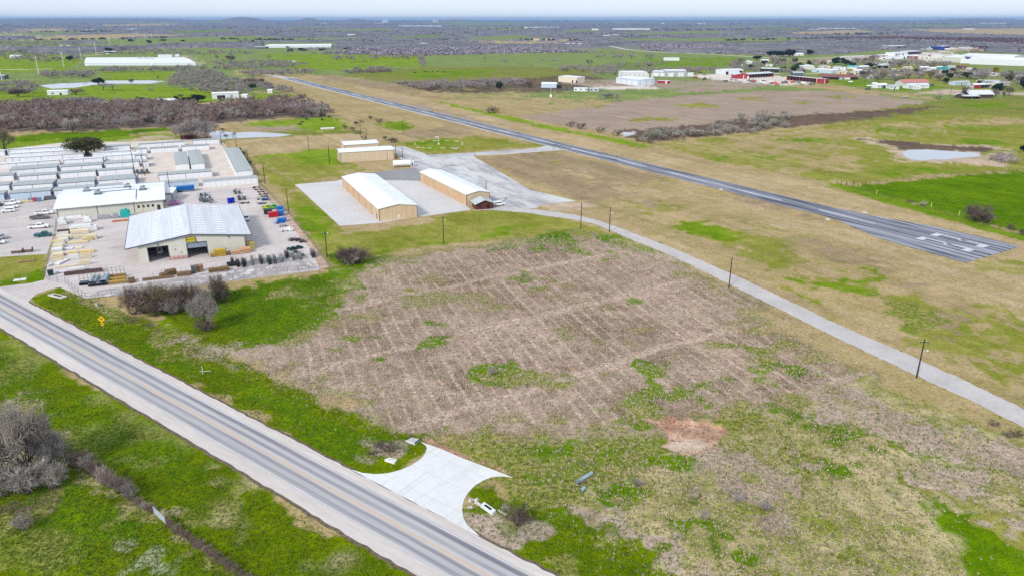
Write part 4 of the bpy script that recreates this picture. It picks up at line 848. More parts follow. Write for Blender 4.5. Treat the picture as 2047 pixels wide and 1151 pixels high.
def suv(label, px, yaw, paint, L=4.8, group='parked cars'):
    e = empty('car', label, 'car', at(*px), yaw, group); hl = L / 2; W_ = .92
    MB().prism([(-hl, .5), (-hl + .1, .36), (hl - .1, .36), (hl, .5), (hl - .05, .85), (hl - 1.2, 1.05), (-hl + .05, 1.08)], -W_, W_).build('body', paint, e)
    MB().box(-hl + .12, -.85, 1.06, hl - 1.15, .85, 1.68, .35, .14).build('cabin', paint, e)
    MB().box(-hl + .3, -.87, 1.12, hl - 1.38, .87, 1.54, .24, .1).build('side_window', GLASS, e)
    x1 = hl - 1.15; q = MB(); q.v = [(x1 + .01, -.75, 1.1), (x1 + .01, .75, 1.1), (x1 - .3, .64, 1.62), (x1 - .3, -.64, 1.62)]; q.f = [(0, 1, 2, 3)]; q.build('windscreen', GLASS, e)
    for s in (-1, 1): MB().box(hl - .06, s * .68 - .16, .68, hl + .01, s * .68 + .16, .84).build('headlight', LAMPM, e); MB().box(-hl - .02, s * .75 - .12, .8, -hl + .02, s * .75 + .12, 1.0).build('tail_light', TAIL, e)
    wheels(e, (-hl + .9, hl - .9), .94, .35); return e
PW = paintm('white', (.82, .82, .82)); PG = paintm('graphite', C(120, 114, 112)); PT = paintm('teal', C(16, 96, 104)); PS = paintm('silver', C(176, 178, 182)); PY = paintm('yellow', C(206, 206, 20)); PGr = paintm('lime_green', C(104, 190, 60))
Y0 = YYAW
pickup('white crew pickup with black bed, second from the green pickup', (78, 456), Y0 - .12, PW, L=6.6)
pickup('dark grey pickup parked alongside a white pickup by the store corner', (80, 438), Y0 - .1, PG, L=6.4)
pickup('white pickup tucked behind the dark grey pickup at the store corner', (89, 429), Y0 - .1, PW, L=6.2)
pickup('small dark teal pickup nearest the lumber yard fence', (87, 473), Y0 - .05, PT, bed=PT, L=5.2)
pickup('white pickup at the top of the lot behind a white car', (24, 409), Y0 - .05, PW, L=6.2)
suv('white car parked second in the upper corner of the lot', (23, 416), Y0 - .05, PW, 5.0)
suv('white hatchback standing alone below the white car pair', (17, 424), Y0 + math.pi - .05, PW, 4.6)
suv('silver car cut off by the left picture edge, upper one', (1, 478), Y0 - .1, PS, 4.6)
suv('white car cut off by the left picture edge, lower one', (-5, 488), Y0 - .1, PW, 4.6)
suv('black car at the left edge behind the white pickup', (-4, 413), Y0, paintm('black', (.02, .02, .022)), 4.6)
suv('white utility vehicle parked beside the log cabin', (997, 411), math.radians(22), PW, 5.2)
pickup('white pickup nosing out from behind the warehouse', (492, 440), math.radians(-64), PW, L=5.4)
suv('dark red car parked between two storage sheds', (146, 322.5), Y0, paintm('dark_red', C(130, 30, 40)), 4.2)
# lumber stacks in rows, front left of the yard
LUM = mat('pale_lumber', C(240, 226, 190), .85, .14, 2.5, stretch=(.3, 4, 6), rnd=.12); LUW = mat('wrapped_lumber', C(238, 238, 236), .5, .08, 1.2, rnd=.06); LUY = mat('yellow_lumber', C(238, 216, 160), .85, .14, 2.5, stretch=(.3, 4, 6), rnd=.1); LUB = mat('brown_pipe_stack', C(112, 84, 76), .8, .3, 3, stretch=(.2, 5, 5), rnd=.1)
def yp(cx, cy, s=.15637): return at(80 + cx * s, 420 + cy * s)
PROT = {}
def lumber(pos, L, W_, hh, m, label, group, yaw=None):
    key = (round(L), round(W_ * 2), round(hh * 2), m.name)
    yaw = Y0 if yaw is None else yaw
    if key not in PROT:
        e = empty('lumber_stack', label, 'lumber', pos, yaw, group); L, W_, hh = key[0], key[1] / 2, key[2] / 2; n = max(1, int(round(hh / .55)))
        for k in range(n): MB().box(0, .02 * k, .12 + k * (hh / n), L - .06 * (k % 2), W_, .12 + (k + 1) * (hh / n) - .08).build('bundle', m, e)
        for x in (.5, L / 2, L - .5):
            MB().box(x - .06, 0, 0, x + .06, W_, .12).build('bearer', WOODP, e)
            if n > 1: MB().box(x - .06, 0, .12 + hh / n - .08, x + .06, W_, .12 + hh / n).build('bearer', WOODP, e)
        PROT[key] = e; return e
    return dup(PROT[key], pos, yaw, 1.0, label, group)
rows_ = [('a', (205, 322), (640, 300), LUW, 'white wrapped lumber in the row behind the lumber yard front'), ('b', (245, 388), (705, 352), LUM, ''), ('c', (150, 450), (665, 412), LUY, ''), ('d', (200, 520), (550, 490), LUM, ''), ('e', (180, 592), (680, 545), LUY, ''), ('f', (150, 654), (650, 612), LUM, ''), ('g', (190, 745), (655, 692), LUM, ''), ('h', (200, 815), (560, 770), LUW, '')]
ordn = ['the row nearest the store', 'the second row from the store', 'the third row from the store', 'the fourth row from the store', 'the fifth row from the store', 'the sixth row from the store', 'the seventh row from the store', 'the row nearest the pipe rack']
desc = {'pale_lumber': 'pale board stack', 'wrapped_lumber': 'white wrapped lumber stack', 'yellow_lumber': 'yellowish board stack'}
rl2 = random.Random(21)
for ri, (nm, a, c, m0, _) in enumerate(rows_):
    A_, B_ = yp(*a), yp(*c); L = (B_ - A_).length; d = (B_ - A_).normalized(); yaw = math.atan2(d.y, d.x); x = 0; k = 0
    total = []
    while x < L - 2:
        ln = min(rl2.choice((3, 4, 5, 6)), L - x); total.append((x, ln)); x += ln + rl2.uniform(.3, .9)
    for k, (x, ln) in enumerate(total):
        m = m0 if rl2.random() < .75 else (LUW if m0 is not LUW else LUM)
        hh = rl2.choice((.5, 1.0, 1.0, 1.5)); pos = 'at the fence end of' if k == 0 else 'at the drive end of' if k == len(total) - 1 else ('second in' if k == 1 else 'third in' if k == 2 else 'fourth in' if k == 3 else 'fifth in')
        lumber(A_ + d * x, ln, 1.2 if ri not in (5, 6) else .6, hh, m, f"{desc[m.name]} {pos} {ordn[ri]}", 'lumber stacks in the yard', yaw)
for k, (x, y) in enumerate(((215, 380), (190, 455), (165, 500), (150, 545), (165, 610), (235, 410))):
    lumber(yp(x, y), 3, 2.4, 1.0, LUW if k % 2 else LUM, ['squat pallet of boards by the fence beside the second row', 'squat wrapped pallet by the fence beside the third row', 'squat board pallet by the fence beside the fourth row', 'squat wrapped pallet by the fence beside the fifth row', 'squat board pallet by the fence beside the sixth row', 'squat wrapped pallet standing on the third row end'][k], 'lumber stacks in the yard')
lumber(yp(245, 705), 5, 1.5, .5, LUW, 'white sheet bundle lying across between two long board rows', 'lumber stacks in the yard', Y0 + math.radians(62))
lumber(yp(110, 725), 6, .5, .5, LUW, 'thin white beam bundle lying lengthwise by the west fence', 'lumber stacks in the yard', Y0 + math.radians(50))
lumber(yp(550, 400), 3, 2.4, 1.0, LUY, 'greenish board pallet by the drive between second and third row', 'lumber stacks in the yard')
lumber(yp(600, 390), 3, 2.4, 1.5, LUM, 'tall pale board pallet by the drive near the second row', 'lumber stacks in the yard')
lumber(yp(310, 845), 7, 1.2, 1.0, LUB, 'dark brown post bundle next to the pipe rack, fence side', 'lumber stacks in the yard')
lumber(yp(455, 828), 7, 1.2, 1.0, LUB, 'dark brown post bundle next to the pipe rack, drive side', 'lumber stacks in the yard')
lumber(yp(225, 320), 6, 1.5, 1.5, LUB, 'dark brown stack by the white wrapped boat shaped heap', 'lumber stacks in the yard')
# heaps under white wrap near the store wall
def heap(label, pos, L, W_, hh, m, yaw=None, nm='wrapped_pallet', cat='pallet', group='wrapped goods by the store'):
    e = empty(nm, label, cat, pos, Y0 if yaw is None else yaw, group); r = random.Random(int(pos.x * 10))
    b = MB().box(0, 0, .14, L, W_, .14 + hh * .7, .05, .05).box(L * .06, W_ * .06, .14 + hh * .7, L * .8, W_ * .94, .14 + hh, .12, .1); b.build('load', m, e)
    MB().box(0, 0, 0, L, W_, .06).box(0, 0, .06, L, .12, .14).box(0, W_ - .12, .06, L, W_, .14).build('pallet_base', WOODP, e); return e
heap('long white wrapped heap between the store and the lumber rows', yp(380, 300), 8.5, 3.0, 2.2, LUW)
heap('white wrapped heap at the store corner by the fence', yp(235, 200), 2.6, 3.5, 2.2, LUW)
heap('long low white wrapped row against the store wall', yp(320, 135), 7, 1.6, 1.2, LUW)
heap('white wrapped block with blue print against the store wall', yp(430, 110), 4, 2.2, 2.0, LUW)
heap('white wrapped block at the end of the wall row', yp(560, 170), 2.6, 3, 1.8, LUW)
heap('grey shrink wrapped pallet in the middle of the store wall', yp(735, 125), 4.5, 1.6, 1.3, STEEL)
heap('small grey pallet beside the turquoise goods', yp(930, 110), 2, 1.8, 1.6, STEEL)
TURQ = mat('turquoise_plastic', C(40, 186, 178), .4, .12, 3); ORNG = mat('orange_rack', C(214, 130, 84), .7, .2, 2)
e = heap('turquoise heap of moulded plastic goods by the warehouse roof edge', yp(1030, 105), 3.4, 2.6, 2.6, TURQ)
for (x, z) in ((.4, 2.3), (1.6, 2.6), (2.4, 2.0)): MB().tube((x, .4, z), (x + .6, 2.0, z + .3), .35, n=8).build('drum', TURQ, e)
lumber(yp(925, 160), 9, 1.2, .5, ORNG, 'long rusty orange timber stack below the turquoise goods', 'lumber stacks in the yard')
PINK = mat('pink_bags', C(206, 140, 196), .6, .25, 2.5)
e = empty('bag_stack', 'pink bagged goods stacked at the east end of the store', 'bags', at(338, 412), Y0)
for k in range(3):
    for j in range(3):
        MB().box(j * 1.5, k * 1.3, .1, j * 1.5 + 1.3, k * 1.3 + 1.15, 1.2 + .3 * ((k + j) % 2), .12, .12).build('bag_pallet', PINK, e)
# blue dumpster trailer behind the store
BLU = mat('blue_paint', C(20, 110, 190), .4, .1, 2); BLU2 = mat('bright_blue_plastic', C(40, 120, 205), .4, .12, 3); DBL = mat('deep_blue_plastic', C(14, 40, 190), .4, .1, 3)
e = empty('dumpster', 'long blue dumpster trailer in front of the storage shed', 'dumpster', at(351, 386), Y0)
MB().box(0, 0, .7, 7.6, 2.4, 2.5, -.15, -.1).build('tub', BLU, e)
for k in range(6): MB().box(.5 + k * 1.25, -.12, .75, .62 + k * 1.25, 0, 2.45).build('rib', BLU, e)
for x in (1.2, 2.2): MB().tube((x, -.05, .45), (x, .3, .45), .45, n=12).build('wheel', RUBBER, e)
MB().box(7.6, .8, .5, 10, 1.6, .7).build('drawbar', STEEL, e)
# colourful dumpsters by the parking lot
for k, (x, mm, lb) in enumerate(((57, mat('faded_blue', C(150, 170, 190), .6), 'pale blue bin by the front storage shed wall'), (66, mat('magenta_bin', C(196, 84, 110), .6), 'magenta bin between the two blue bins'), (75, mat('sky_blue_bin', C(104, 150, 184), .6), 'sky blue bin right of the magenta bin'))):
    e = empty('bin', lb, 'bin', at(x, 404), Y0, 'bins by the storage wall'); MB().box(0, 0, .1, 1.3, 1.3, 1.5, -.08, -.08).build('tub', mm, e); MB().box(-.1, -.1, 1.5, 1.4, 1.4, 1.58).build('lid', mm, e)
lumber(at(40, 406), 5, 1.0, .5, LUY, 'orange board stack by the front storage shed wall', 'lumber stacks in the yard')
heap('dark scrap pallet at the store back corner', at(88, 401), 4.2, 1.6, 1.4, TRIM)
for (x, y, lb) in ((22, 508, 'rusty flatbed rack left of its twin on the lot edge'), (41, 506, 'rusty flatbed rack right of its twin on the lot edge')):
    e = empty('flat_rack', lb, 'rack', at(x, y), Y0 - .15, 'rusty racks on the lot edge'); RU_ = mat('rusty_steel', C(130, 96, 84), .85, .25, 3)
    MB().box(0, 0, .4, 3.4, 1.2, .65).build('deck', RU_, e); MB().box(3.3, 0, .65, 3.4, 1.2, 1.5).build('headboard', RU_, e)
    for xx in (.2, 3.0): MB().box(xx, .1, 0, xx + .2, 1.1, .4).build('foot', RU_, e)
# pipe rack with culverts
e = empty('pipe_rack', 'row of upright steel stanchions holding the culverts', 'rack', yp(515, 930), Y0)
for k in range(12): MB().tube((k * 1.05, 0 + .35 * 0, 0), (k * 1.05, 0, 3.4), .05, n=5).build('stanchion', TRIM, e)
for z in (1.2, 2.4, 3.3): MB().tube((0, .05, z), (11.6, .05, z), .04, n=5).build('crossbar', TRIM, e)
CUL = mat('culvert_steel', C(196, 206, 214), .35, .25, 4, metal=.5, stretch=(1, 8, 1))
proto = None
for k, (x, z) in enumerate(((635, .5), (665, .5), (690, .5), (715, .5), (745, .5), (770, .5), (800, .5), (825, .5), (848, .5), (650, 1.3), (705, 1.3), (815, 1.3), (790, 1.3), (835, 1.3))):
    p_ = yp(x, 985 - (x - 635) * .11); p_.z = 0
    lb = 'galvanized culvert pipe lying on the steel pipe rack'
    if proto is None:
        proto = empty('culvert_pipe', lb, 'culvert', p_, Y0 + math.radians(84), 'culvert pipes on the rack'); b = MB(); b.tube((0, 0, z), (6, 0, z), .42, n=12, cap=False); b.tube((0, 0, z), (6, 0, z), .39, n=12, cap=False); b.build('shell', CUL, proto)
        for kk in range(7): MB().tube((kk, 0, z), (kk + .08, 0, z), .45, n=12).build('band', CUL, proto) if 0 < kk < 6 else None
        for xx in (1, 5): MB().box(xx, -.4, 0, xx + .15, .4, .08).build('chock', WOODP, proto)
    else: o = dup(proto, p_, Y0 + math.radians(84)); o.location.z = z - .5
for k in range(5):
    e = empty('wire_roll', 'short dark pipe end bundle at the west end of the pipe rack', 'pipe', yp(520 + k * 20, 968 - k * 2), Y0, 'short pipes at the rack'); MB().tube((0, 0, .45), (0, 2.2, .45), .38, n=10, cap=False).tube((0, 0, .45), (0, 2.2, .45), .34, n=10, cap=False).build('shell', TRIM, e); MB().box(-.3, .4, 0, .3, .6, .08).build('chock', WOODP, e)
# post and timber bundles along the front edge
TIMB = mat('treated_posts', C(142, 116, 84), .9, .28, 3, stretch=(.5, 5, 5), rnd=.15); TIMY = mat('yellow_posts', C(190, 156, 84), .85, .2, 3, stretch=(.5, 5, 5))
def fp(cx, cy): return at(200 + cx * .12213, 470 + cy * .12213)
def bundle(label, pos, L, n, rows2, yaw, m, r=.14, stakes=True, group='post bundles along the yard front'):
    e = empty('post_bundle', label, 'post bundle', pos, yaw, group)
    for j in range(rows2):
        b = MB()
        for k in range(n - j % 2): b.tube((0, (k + .5 * (j % 2)) * r * 2.05, .15 + r + j * r * 1.8), (L + .1 * math.sin(k * 5 + j), (k + .5 * (j % 2)) * r * 2.05, .15 + r + j * r * 1.8), r, n=7)
        b.build('post_layer', m, e)
    for x in (.4, L - .5): MB().box(x, -.1, 0, x + .15, n * r * 2.05, .15).build('bearer', WOODP, e)
    if stakes:
        for x in (L * .35, L * .65): MB().tube((x, n * r * 2.05 + .1, 0), (x, n * r * 2.05 + .1, 2.1), .045, n=5).build('stake', STEEL, e)
    return e
for k, yy in enumerate((815, 765, 715)):
    bundle(['yellow timber bundle nearest the pipe rack, front', 'yellow timber bundle nearest the pipe rack, middle', 'yellow timber bundle nearest the pipe rack, back'][k], fp(150, yy), 4.4, 5, 4, Y0 - .08, TIMY, .12, False)
bundle('post bundle pointing at the fence, right of the yellow timbers', fp(575, 785), 3.4, 6, 3, Y0 + math.radians(95), TIMB)
bundle('longest and lowest post bundle on the yard front', fp(695, 755), 8, 5, 2, Y0 - .05, TIMB)
bundle('slanting post bundle left of the upright heap', fp(1020, 705), 2.8, 7, 4, Y0 + .45, TIMB)
bundle('piled post bundle leaning on the slanting bundle', fp(1100, 680), 2.8, 7, 6, Y0 + .3, TIMB, stakes=False)
bundle('post bundle with two steel stakes in the middle of the front', fp(1260, 685), 3.8, 6, 4, Y0 - .05, TIMB)
bundle('tall bundle of grey posts behind the middle of the front', fp(1500, 630), 1.9, 6, 8, Y0, mat('grey_posts', C(120, 118, 116), .9, .25, 3), stakes=False)
bundle('tall bundle of reddish posts beside the grey ones', fp(1575, 615), 2.0, 6, 8, Y0, mat('reddish_posts', C(176, 136, 108), .9, .25, 3), stakes=False)
bundle('low stub of brown posts left of the grey posts', fp(1450, 640), 1.4, 4, 2, Y0, TIMB, stakes=False)
bundle('post bundle with two stakes near the metal gates', fp(1780, 620), 3.4, 6, 4, Y0 - .05, TIMB)
bundle('square post bundle left of the first dark gate stack', at(440, 543), 2.6, 7, 4, Y0 - .05, TIMB)
bundle('black pipe bundle in front of the first gate stack', at(454, 534), 3.4, 7, 4, Y0 - .05, mat('black_pipe', C(48, 52, 52), .6, .2, 3), stakes=False)
bundle('yellow bundle by the second warehouse bay', at(421, 515), 2.0, 6, 4, Y0, TIMY, stakes=False); bundle('tall yellow bundle under the warehouse wall', at(429, 514), 3.4, 6, 8, Y0, mat('amber_posts', C(214, 180, 60), .8, .2, 3), stakes=False)
bundle('long brown bundle under the warehouse wall', at(444, 512), 4.0, 4, 3, Y0, TIMB, stakes=False); bundle('orange bundle under the warehouse wall', at(462, 510), 4.2, 5, 4, Y0, mat('orange_posts', C(220, 176, 136), .8, .2, 3), stakes=False)
bundle('orange bundle at the warehouse corner', at(480, 508), 3.4, 8, 6, Y0, mat('orange_posts', C(220, 176, 136)), stakes=False); bundle('pale yellow stack beside the warehouse east wall', at(494, 500), 2.4, 8, 9, Y0, mat('straw_posts', C(214, 196, 120), .8, .2, 3), stakes=False)
# stacks of metal gates standing on edge, pointing away from the camera
GATES = [(466, 532, 4.6, 'dark_gate', (62, 56, 54)), (477, 536, 4.8, 'dark_gate', (62, 56, 54)), (489, 536, 5.8, 'black_gate', (44, 40, 40)), (507, 532, 6.4, 'grey_gate', (150, 140, 134)), (524, 530, 6.4, 'dark_gate', (62, 56, 54)), (540, 531, 6.0, 'green_gate', (22, 72, 62)), (552, 529, 6.0, 'steel_gate', (110, 114, 120)), (565, 526, 5.4, 'pale_gate', (160, 168, 172)), (575, 518, 4.8, 'dark_gate', (62, 56, 54)), (589, 522, 5.2, 'grey2_gate', (140, 138, 138)), (602, 521, 5.0, 'pale2_gate', (170, 168, 164)), (628, 517, 5.6, 'black2_gate', (56, 60, 62))]
GL = ['first metal gate stack, beside the black pipe bundle', 'second dark gate stack from the pipe bundle', 'thin black gate stack, third from the pipe bundle', 'thin pale grey gate stack, fourth from the pipe bundle', 'broad dark gate stack between a pale stack and the green one', 'dark green gate stack', 'steel grey gate stack directly right of the green one', 'pale grey gate stack, second right of the green one', 'short dark gate stack set back behind the others', 'grey gate stack right of the set back dark one', 'thinnest pale gate stack, next to last', 'last black gate stack by the dirt strip']
def gate_panel(b, x, y0, L, z0, hh, lean):
    for z in np.linspace(z0, z0 + hh, 6): b.tube((x + lean * z, y0, z), (x + lean * z, y0 + L, z), .035, n=4)
    for y in (y0, y0 + L / 2, y0 + L): b.tube((x + lean * z0, y, z0), (x + lean * (z0 + hh), y, z0 + hh), .04, n=4)
for k, (x, y, L, mn, cc) in enumerate(GATES):
    e = empty('gate_stack', GL[k], 'gate stack', at(x - 3, y), Y0 - .02, 'metal gates stacked on edge'); gm_ = mat(mn, C(*cc), .5, .15, 2)
    for j in range(5 + k % 3):
        b = MB(); gate_panel(b, j * .17, .15 * j, L - .3 * j, .15, 1.5, .08); b.build('gate_panel', gm_, e)
    for yy in (.6, L - 1.2):
        MB().box(-.3, yy, 0, 1.6, yy + .12, .12).tube((1.45, yy, .1), (1.45, yy, 2.0), .05, n=5).build('rack_bar', STEEL, e)
# implements and goods along the east side
def frame_pile(label, pos, L, W_, hh, m, seed, cat='implements', nm='implement', n=16, group='equipment along the east side', yaw=None):
    e = empty(nm, label, cat, pos, Y0 if yaw is None else yaw, group); r = random.Random(seed)
    b = MB()
    for k in range(n):
        x, y = r.uniform(0, L), r.uniform(0, W_); a = r.uniform(0, math.pi); l_ = r.uniform(.6, 1.6)
        b.tube((x, y, r.uniform(.1, hh * .7)), (x + l_ * math.cos(a), y + l_ * math.sin(a), r.uniform(.1, hh)), r.uniform(.04, .09), n=5)
    b.build('frame', m, e); b = MB()
    for k in range(max(3, n // 4)):
        x, y = r.uniform(0, L * .8), r.uniform(0, W_ * .8); b.box(x, y, .1, x + r.uniform(.5, 1.1), y + r.uniform(.5, 1.0), r.uniform(.4, hh * .8), .05, .05)
    b.build('deck', m, e)
    for (x, y) in ((L * .2, W_ * .1), (L * .8, W_ * .1)): MB().tube((x, y, .28), (x, y + .18, .28), .28, n=9).build('wheel', RUBBER, e)
    return e
DIM = mat('dim_steel', C(96, 104, 110), .5, .25, 3); DBR = mat('dark_brown_steel', C(92, 76, 72), .7, .3, 3); GRN = mat('dark_green_paint', C(30, 62, 60), .5, .2, 3); PGY = mat('pale_grey_steel', C(196, 196, 194), .5, .2, 3)
for k in range(3): frame_pile(['blue grey water tank cluster behind the warehouse, back row', 'blue grey water tank cluster behind the warehouse, middle row', 'blue grey water tank cluster behind the warehouse, front row'][k], at(396 + 4 * k, 394 + 6 * k), 4.6, 2.2, 1.7, mat('blue_grey_steel', C(88, 112, 132), .5, .3, 2), 31 + k, n=20)
for k in range(3):
    e = empty('tank', 'galvanized round stock tank standing on edge behind the warehouse', 'tank', at(403 + 10 * k, 404 + k * 1.5), Y0, 'stock tanks on edge'); b = MB(); b.tube((0, 0, 1.0), (0, .7, 1.0), 1.0, n=16, cap=False).tube((0, .66, 1.0), (0, .7, 1.0), 1.0, n=16); b.build('shell', STEEL, e); MB().tube((0, -.03, 1.0), (0, .05, 1.0), 1.04, n=16, cap=False).build('rim', DIM, e)
frame_pile('long dark implement lying along the middle of the back yard', at(468, 390), 3, 6, 1.6, DIM, 41, n=26); frame_pile('dark tractor like machine nearest the warehouse in the back yard', at(476, 402), 3.2, 3, 2.2, DIM, 42, n=26)
for k, x in enumerate((457, 464)):
    e = empty('drum', ['deep blue upright tank, left of the pair', 'deep blue upright tank, right of the pair'][k], 'tank', at(x + 2, 407 - k), Y0, 'deep blue tanks'); MB().tube((0, 0, .1), (0, 0, 2.1), .75, n=14).build('shell', DBL, e); MB().tube((0, 0, 2.1), (0, 0, 2.3), .5, .3, n=12).build('cap', DBL, e)
frame_pile('rust red flat implement beside the dark machine', at(482, 409), 3.6, 1.2, .8, LUB, 43)
for k in range(5): frame_pile(f'dark trailer frame at the back of the east row, {["rearmost", "second", "third", "fourth", "fifth"][k]} from the back fence', at(505 + k * 4, 377.5 + k * 4.5), 3.6, 1.6, .7, DBR, 51 + k, n=10)
frame_pile('grey implement left of the blue implement in the east row', at(513, 401), 3.2, 2.2, 1.2, PGY, 61); frame_pile('blue implement in the east row', at(524, 403), 3.4, 2.4, 1.3, mat('royal_blue_steel', C(40, 74, 150), .5, .25, 3), 62); frame_pile('steel implement in front of the yellow car', at(515, 410), 3.6, 1.6, 1.0, DIM, 63)
pickup('small yellow utility truck in the east row', (533, 419), Y0 - .05, PY, bed=TRIM, L=3.6, group='utility trucks in the east row'); pickup('small light green utility truck beside the yellow one', (546, 418), Y0 - .05, PGr, bed=TRIM, L=3.6, group='utility trucks in the east row')
def tub(label, px, L, W_, hh, m, seed=0): 
    e = empty('feed_bin', label, 'bin', at(*px), Y0, 'feed bins in the east row'); MB().box(0, 0, .15, L, W_, hh, -.1, -.1).build('tub', m, e); MB().box(-.15, -.15, hh, L + .15, W_ + .15, hh + .12).build('rim', m, e)
    for x in (.2, L - .4): MB().box(x, .1, 0, x + .2, W_ - .1, .15).build('runner', STEEL, e)
tub('dark green feed bin left of the blue bins', (529, 430), 2.8, 2.0, 1.8, GRN); tub('red feed bin in the east row', (538, 436), 3.4, 1.8, 1.9, mat('red_paint', C(200, 24, 36), .4, .1, 2)); tub('bright blue feed bin, upper of the stack by the fence', (555, 424), 2.2, 1.6, 1.9, BLU2); tub('bright blue feed bin, lower one by the red bin', (555, 433), 2.4, 1.8, 1.9, BLU2)
tub('bright blue bin at the front of the blue group', (556, 446), 3.0, 1.6, 1.4, BLU2); frame_pile('bright blue low implement beside the white barrow heap', at(551, 449), 3.6, 1.6, .9, BLU2, 65); frame_pile('white and red barrow heap below the blue bins', at(558, 455), 3.0, 1.8, 1.1, PGY, 66); frame_pile('white implement heap in the middle of the east row', at(562, 465), 3.4, 2.2, 1.2, PW, 67); frame_pile('white tank trailer beside the white implement heap', at(573, 464), 2.8, 2.0, 1.5, PW, 68, n=8)
for k, (x, y) in enumerate(((582, 484), (592, 484), (600, 487))): frame_pile(['dark brown implement, first of the brown heap', 'dark brown implement, middle of the brown heap', 'dark brown implement, right end of the brown heap'][k], at(x - 2, y), 2.6, 2.4, 1.0, DBR, 71 + k, n=22)
for k, (x, y) in enumerate(((589, 501), (598, 499), (603, 507), (608, 497), (611, 512))):
    e = empty('trough', ['dark trough left end of the trough group', 'dark green trough, upper left of the group', 'dark green trough, centre of the group', 'dark green trough, upper right of the group', 'dark grey trough nearest the gates'][k], 'trough', at(x - 2, y), Y0 + math.radians(118), 'troughs by the dirt strip'); b = MB(); m_ = GRN if k < 4 else DIM
    b.box(0, 0, .1, 2.4, 1.0, .18).box(0, 0, .18, 2.4, .08, .7).box(0, .92, .18, 2.4, 1.0, .7).box(0, .08, .18, .08, .92, .7).box(2.32, .08, .18, 2.4, .92, .7); b.build('tub', m_, e); MB().box(.2, .1, 0, .4, .9, .1).box(2, .1, 0, 2.2, .9, .1).build('skid', STEEL, e)
# drive joint lines
for a, c in (((112, 566), (420, 505)), ((492, 468), (522, 506))):
    A_, B_ = at(*a), at(*c)
# ---------- chain link fences ----------
LINK = mat('chain_link', C(120, 124, 124), .6, .1, 2, metal=.3)
def fence(label, pts, hh=2.0, sp=3.0, mesh=True, pm=LINK, wm=LINK, name='chain_link_fence', step=.55, wires=None, pr=.05, cat='fence'):
    W_ = [Vector(p) if isinstance(p, Vector) else at(*p) for p in pts]; o = W_[0].copy(); e = empty(name, label, cat, o); net = MB(); n = 0
    tot = sum((W_[i + 1] - W_[i]).length for i in range(len(W_) - 1)); sp = max(sp, tot / 95)
    for i in range(len(W_) - 1):
        a, c = W_[i] - o, W_[i + 1] - o; L = (c - a).length; k = max(1, round(L / sp)); d = (c - a) / L
        for j in range(k + (i == len(W_) - 2)):
            p_ = a + d * (L * j / k); r = random.Random(int(j * 7 + i)); MB().tube(p_, p_ + Vector((r.uniform(-.03, .03), 0, hh * r.uniform(.97, 1.05))), pr, n=5).build('post', pm, e)
        for z in (wires or (.05, hh * .5, hh)): net.tube(a + Vector((0, 0, z)), c + Vector((0, 0, z)), .022, n=3, cap=False)
        if mesh:
            s = 0.0
            while s < L - .05:
                p0 = a + d * s; p1 = a + d * min(L, s + hh * .6); p2 = a + d * s + Vector((0, 0, hh))
                wv = Vector((0, 0, .02))
                net.quad(p0, p0 + wv, p1 + Vector((0, 0, hh)) + wv, p1 + Vector((0, 0, hh))); net.quad(p2, p2 + wv, p1 + wv, p1); s += step
    net.build('wire_mesh' if mesh else 'wire', wm, e); return e
fence('chain link fence along the road side front of the lumber yard', [(100, 561), (132, 568), (172, 599), (420, 565), (660, 537)])
fence('chain link fence along the east side of the lumber yard', [(660, 537), (624, 487), (580, 432), (518, 370)])
fence('chain link fence between the parking lot and the lumber stacks', [(114, 446), (110, 480), (88, 553), (100, 561)])
fence('chain link fence east of the longest storage shed', [(518, 370), (470, 318), (440, 288)], sp=4)
# ---------- poles ----------
LAMPH = mat('lamp_housing', (.7, .72, .72), .4)
def upole(label, b_, t_, lamp=0, arm=0, r=.17, group='wooden utility poles', trans=0):
    B_ = at(*b_); h = min(13.5, max(6.5, ztop(b_[0], b_[1], t_))); e = empty('utility_pole', label, 'utility pole', B_, random.Random(int(b_[0])).uniform(-.4, .4), group)
    MB().tube((0, 0, 0), (0, 0, h), r, r * .7, n=8).build('pole', WOODP, e)
    if arm: MB().box(-1.1, -.2, h - .75, 1.1, -.08, h - .6).build('crossarm', WOODP, e); [MB().tube((x, -.14, h - .6), (x, -.14, h - .42), .06, n=6).build('insulator', LAMPH, e) for x in (-1, -.4, .4, 1)]
    else: MB().tube((0, 0, h), (0, 0, h + .22), .07, n=6).build('insulator', LAMPH, e)
    if lamp:
        q = MB().tube((0, 0, h * lamp), (.9, -.3, h * lamp + .25), .04, n=5).build('lamp_arm', STEEL, e); MB().tube((.9, -.3, h * lamp + .28), (.9, -.3, h * lamp - .05), .22, .12, n=8).build('lamp_head', LAMPH, q)
    if trans: MB().tube((.3, 0, h - 2), (.3, 0, h - 1.1), .26, n=10).build('transformer', STEEL, e)
    return e
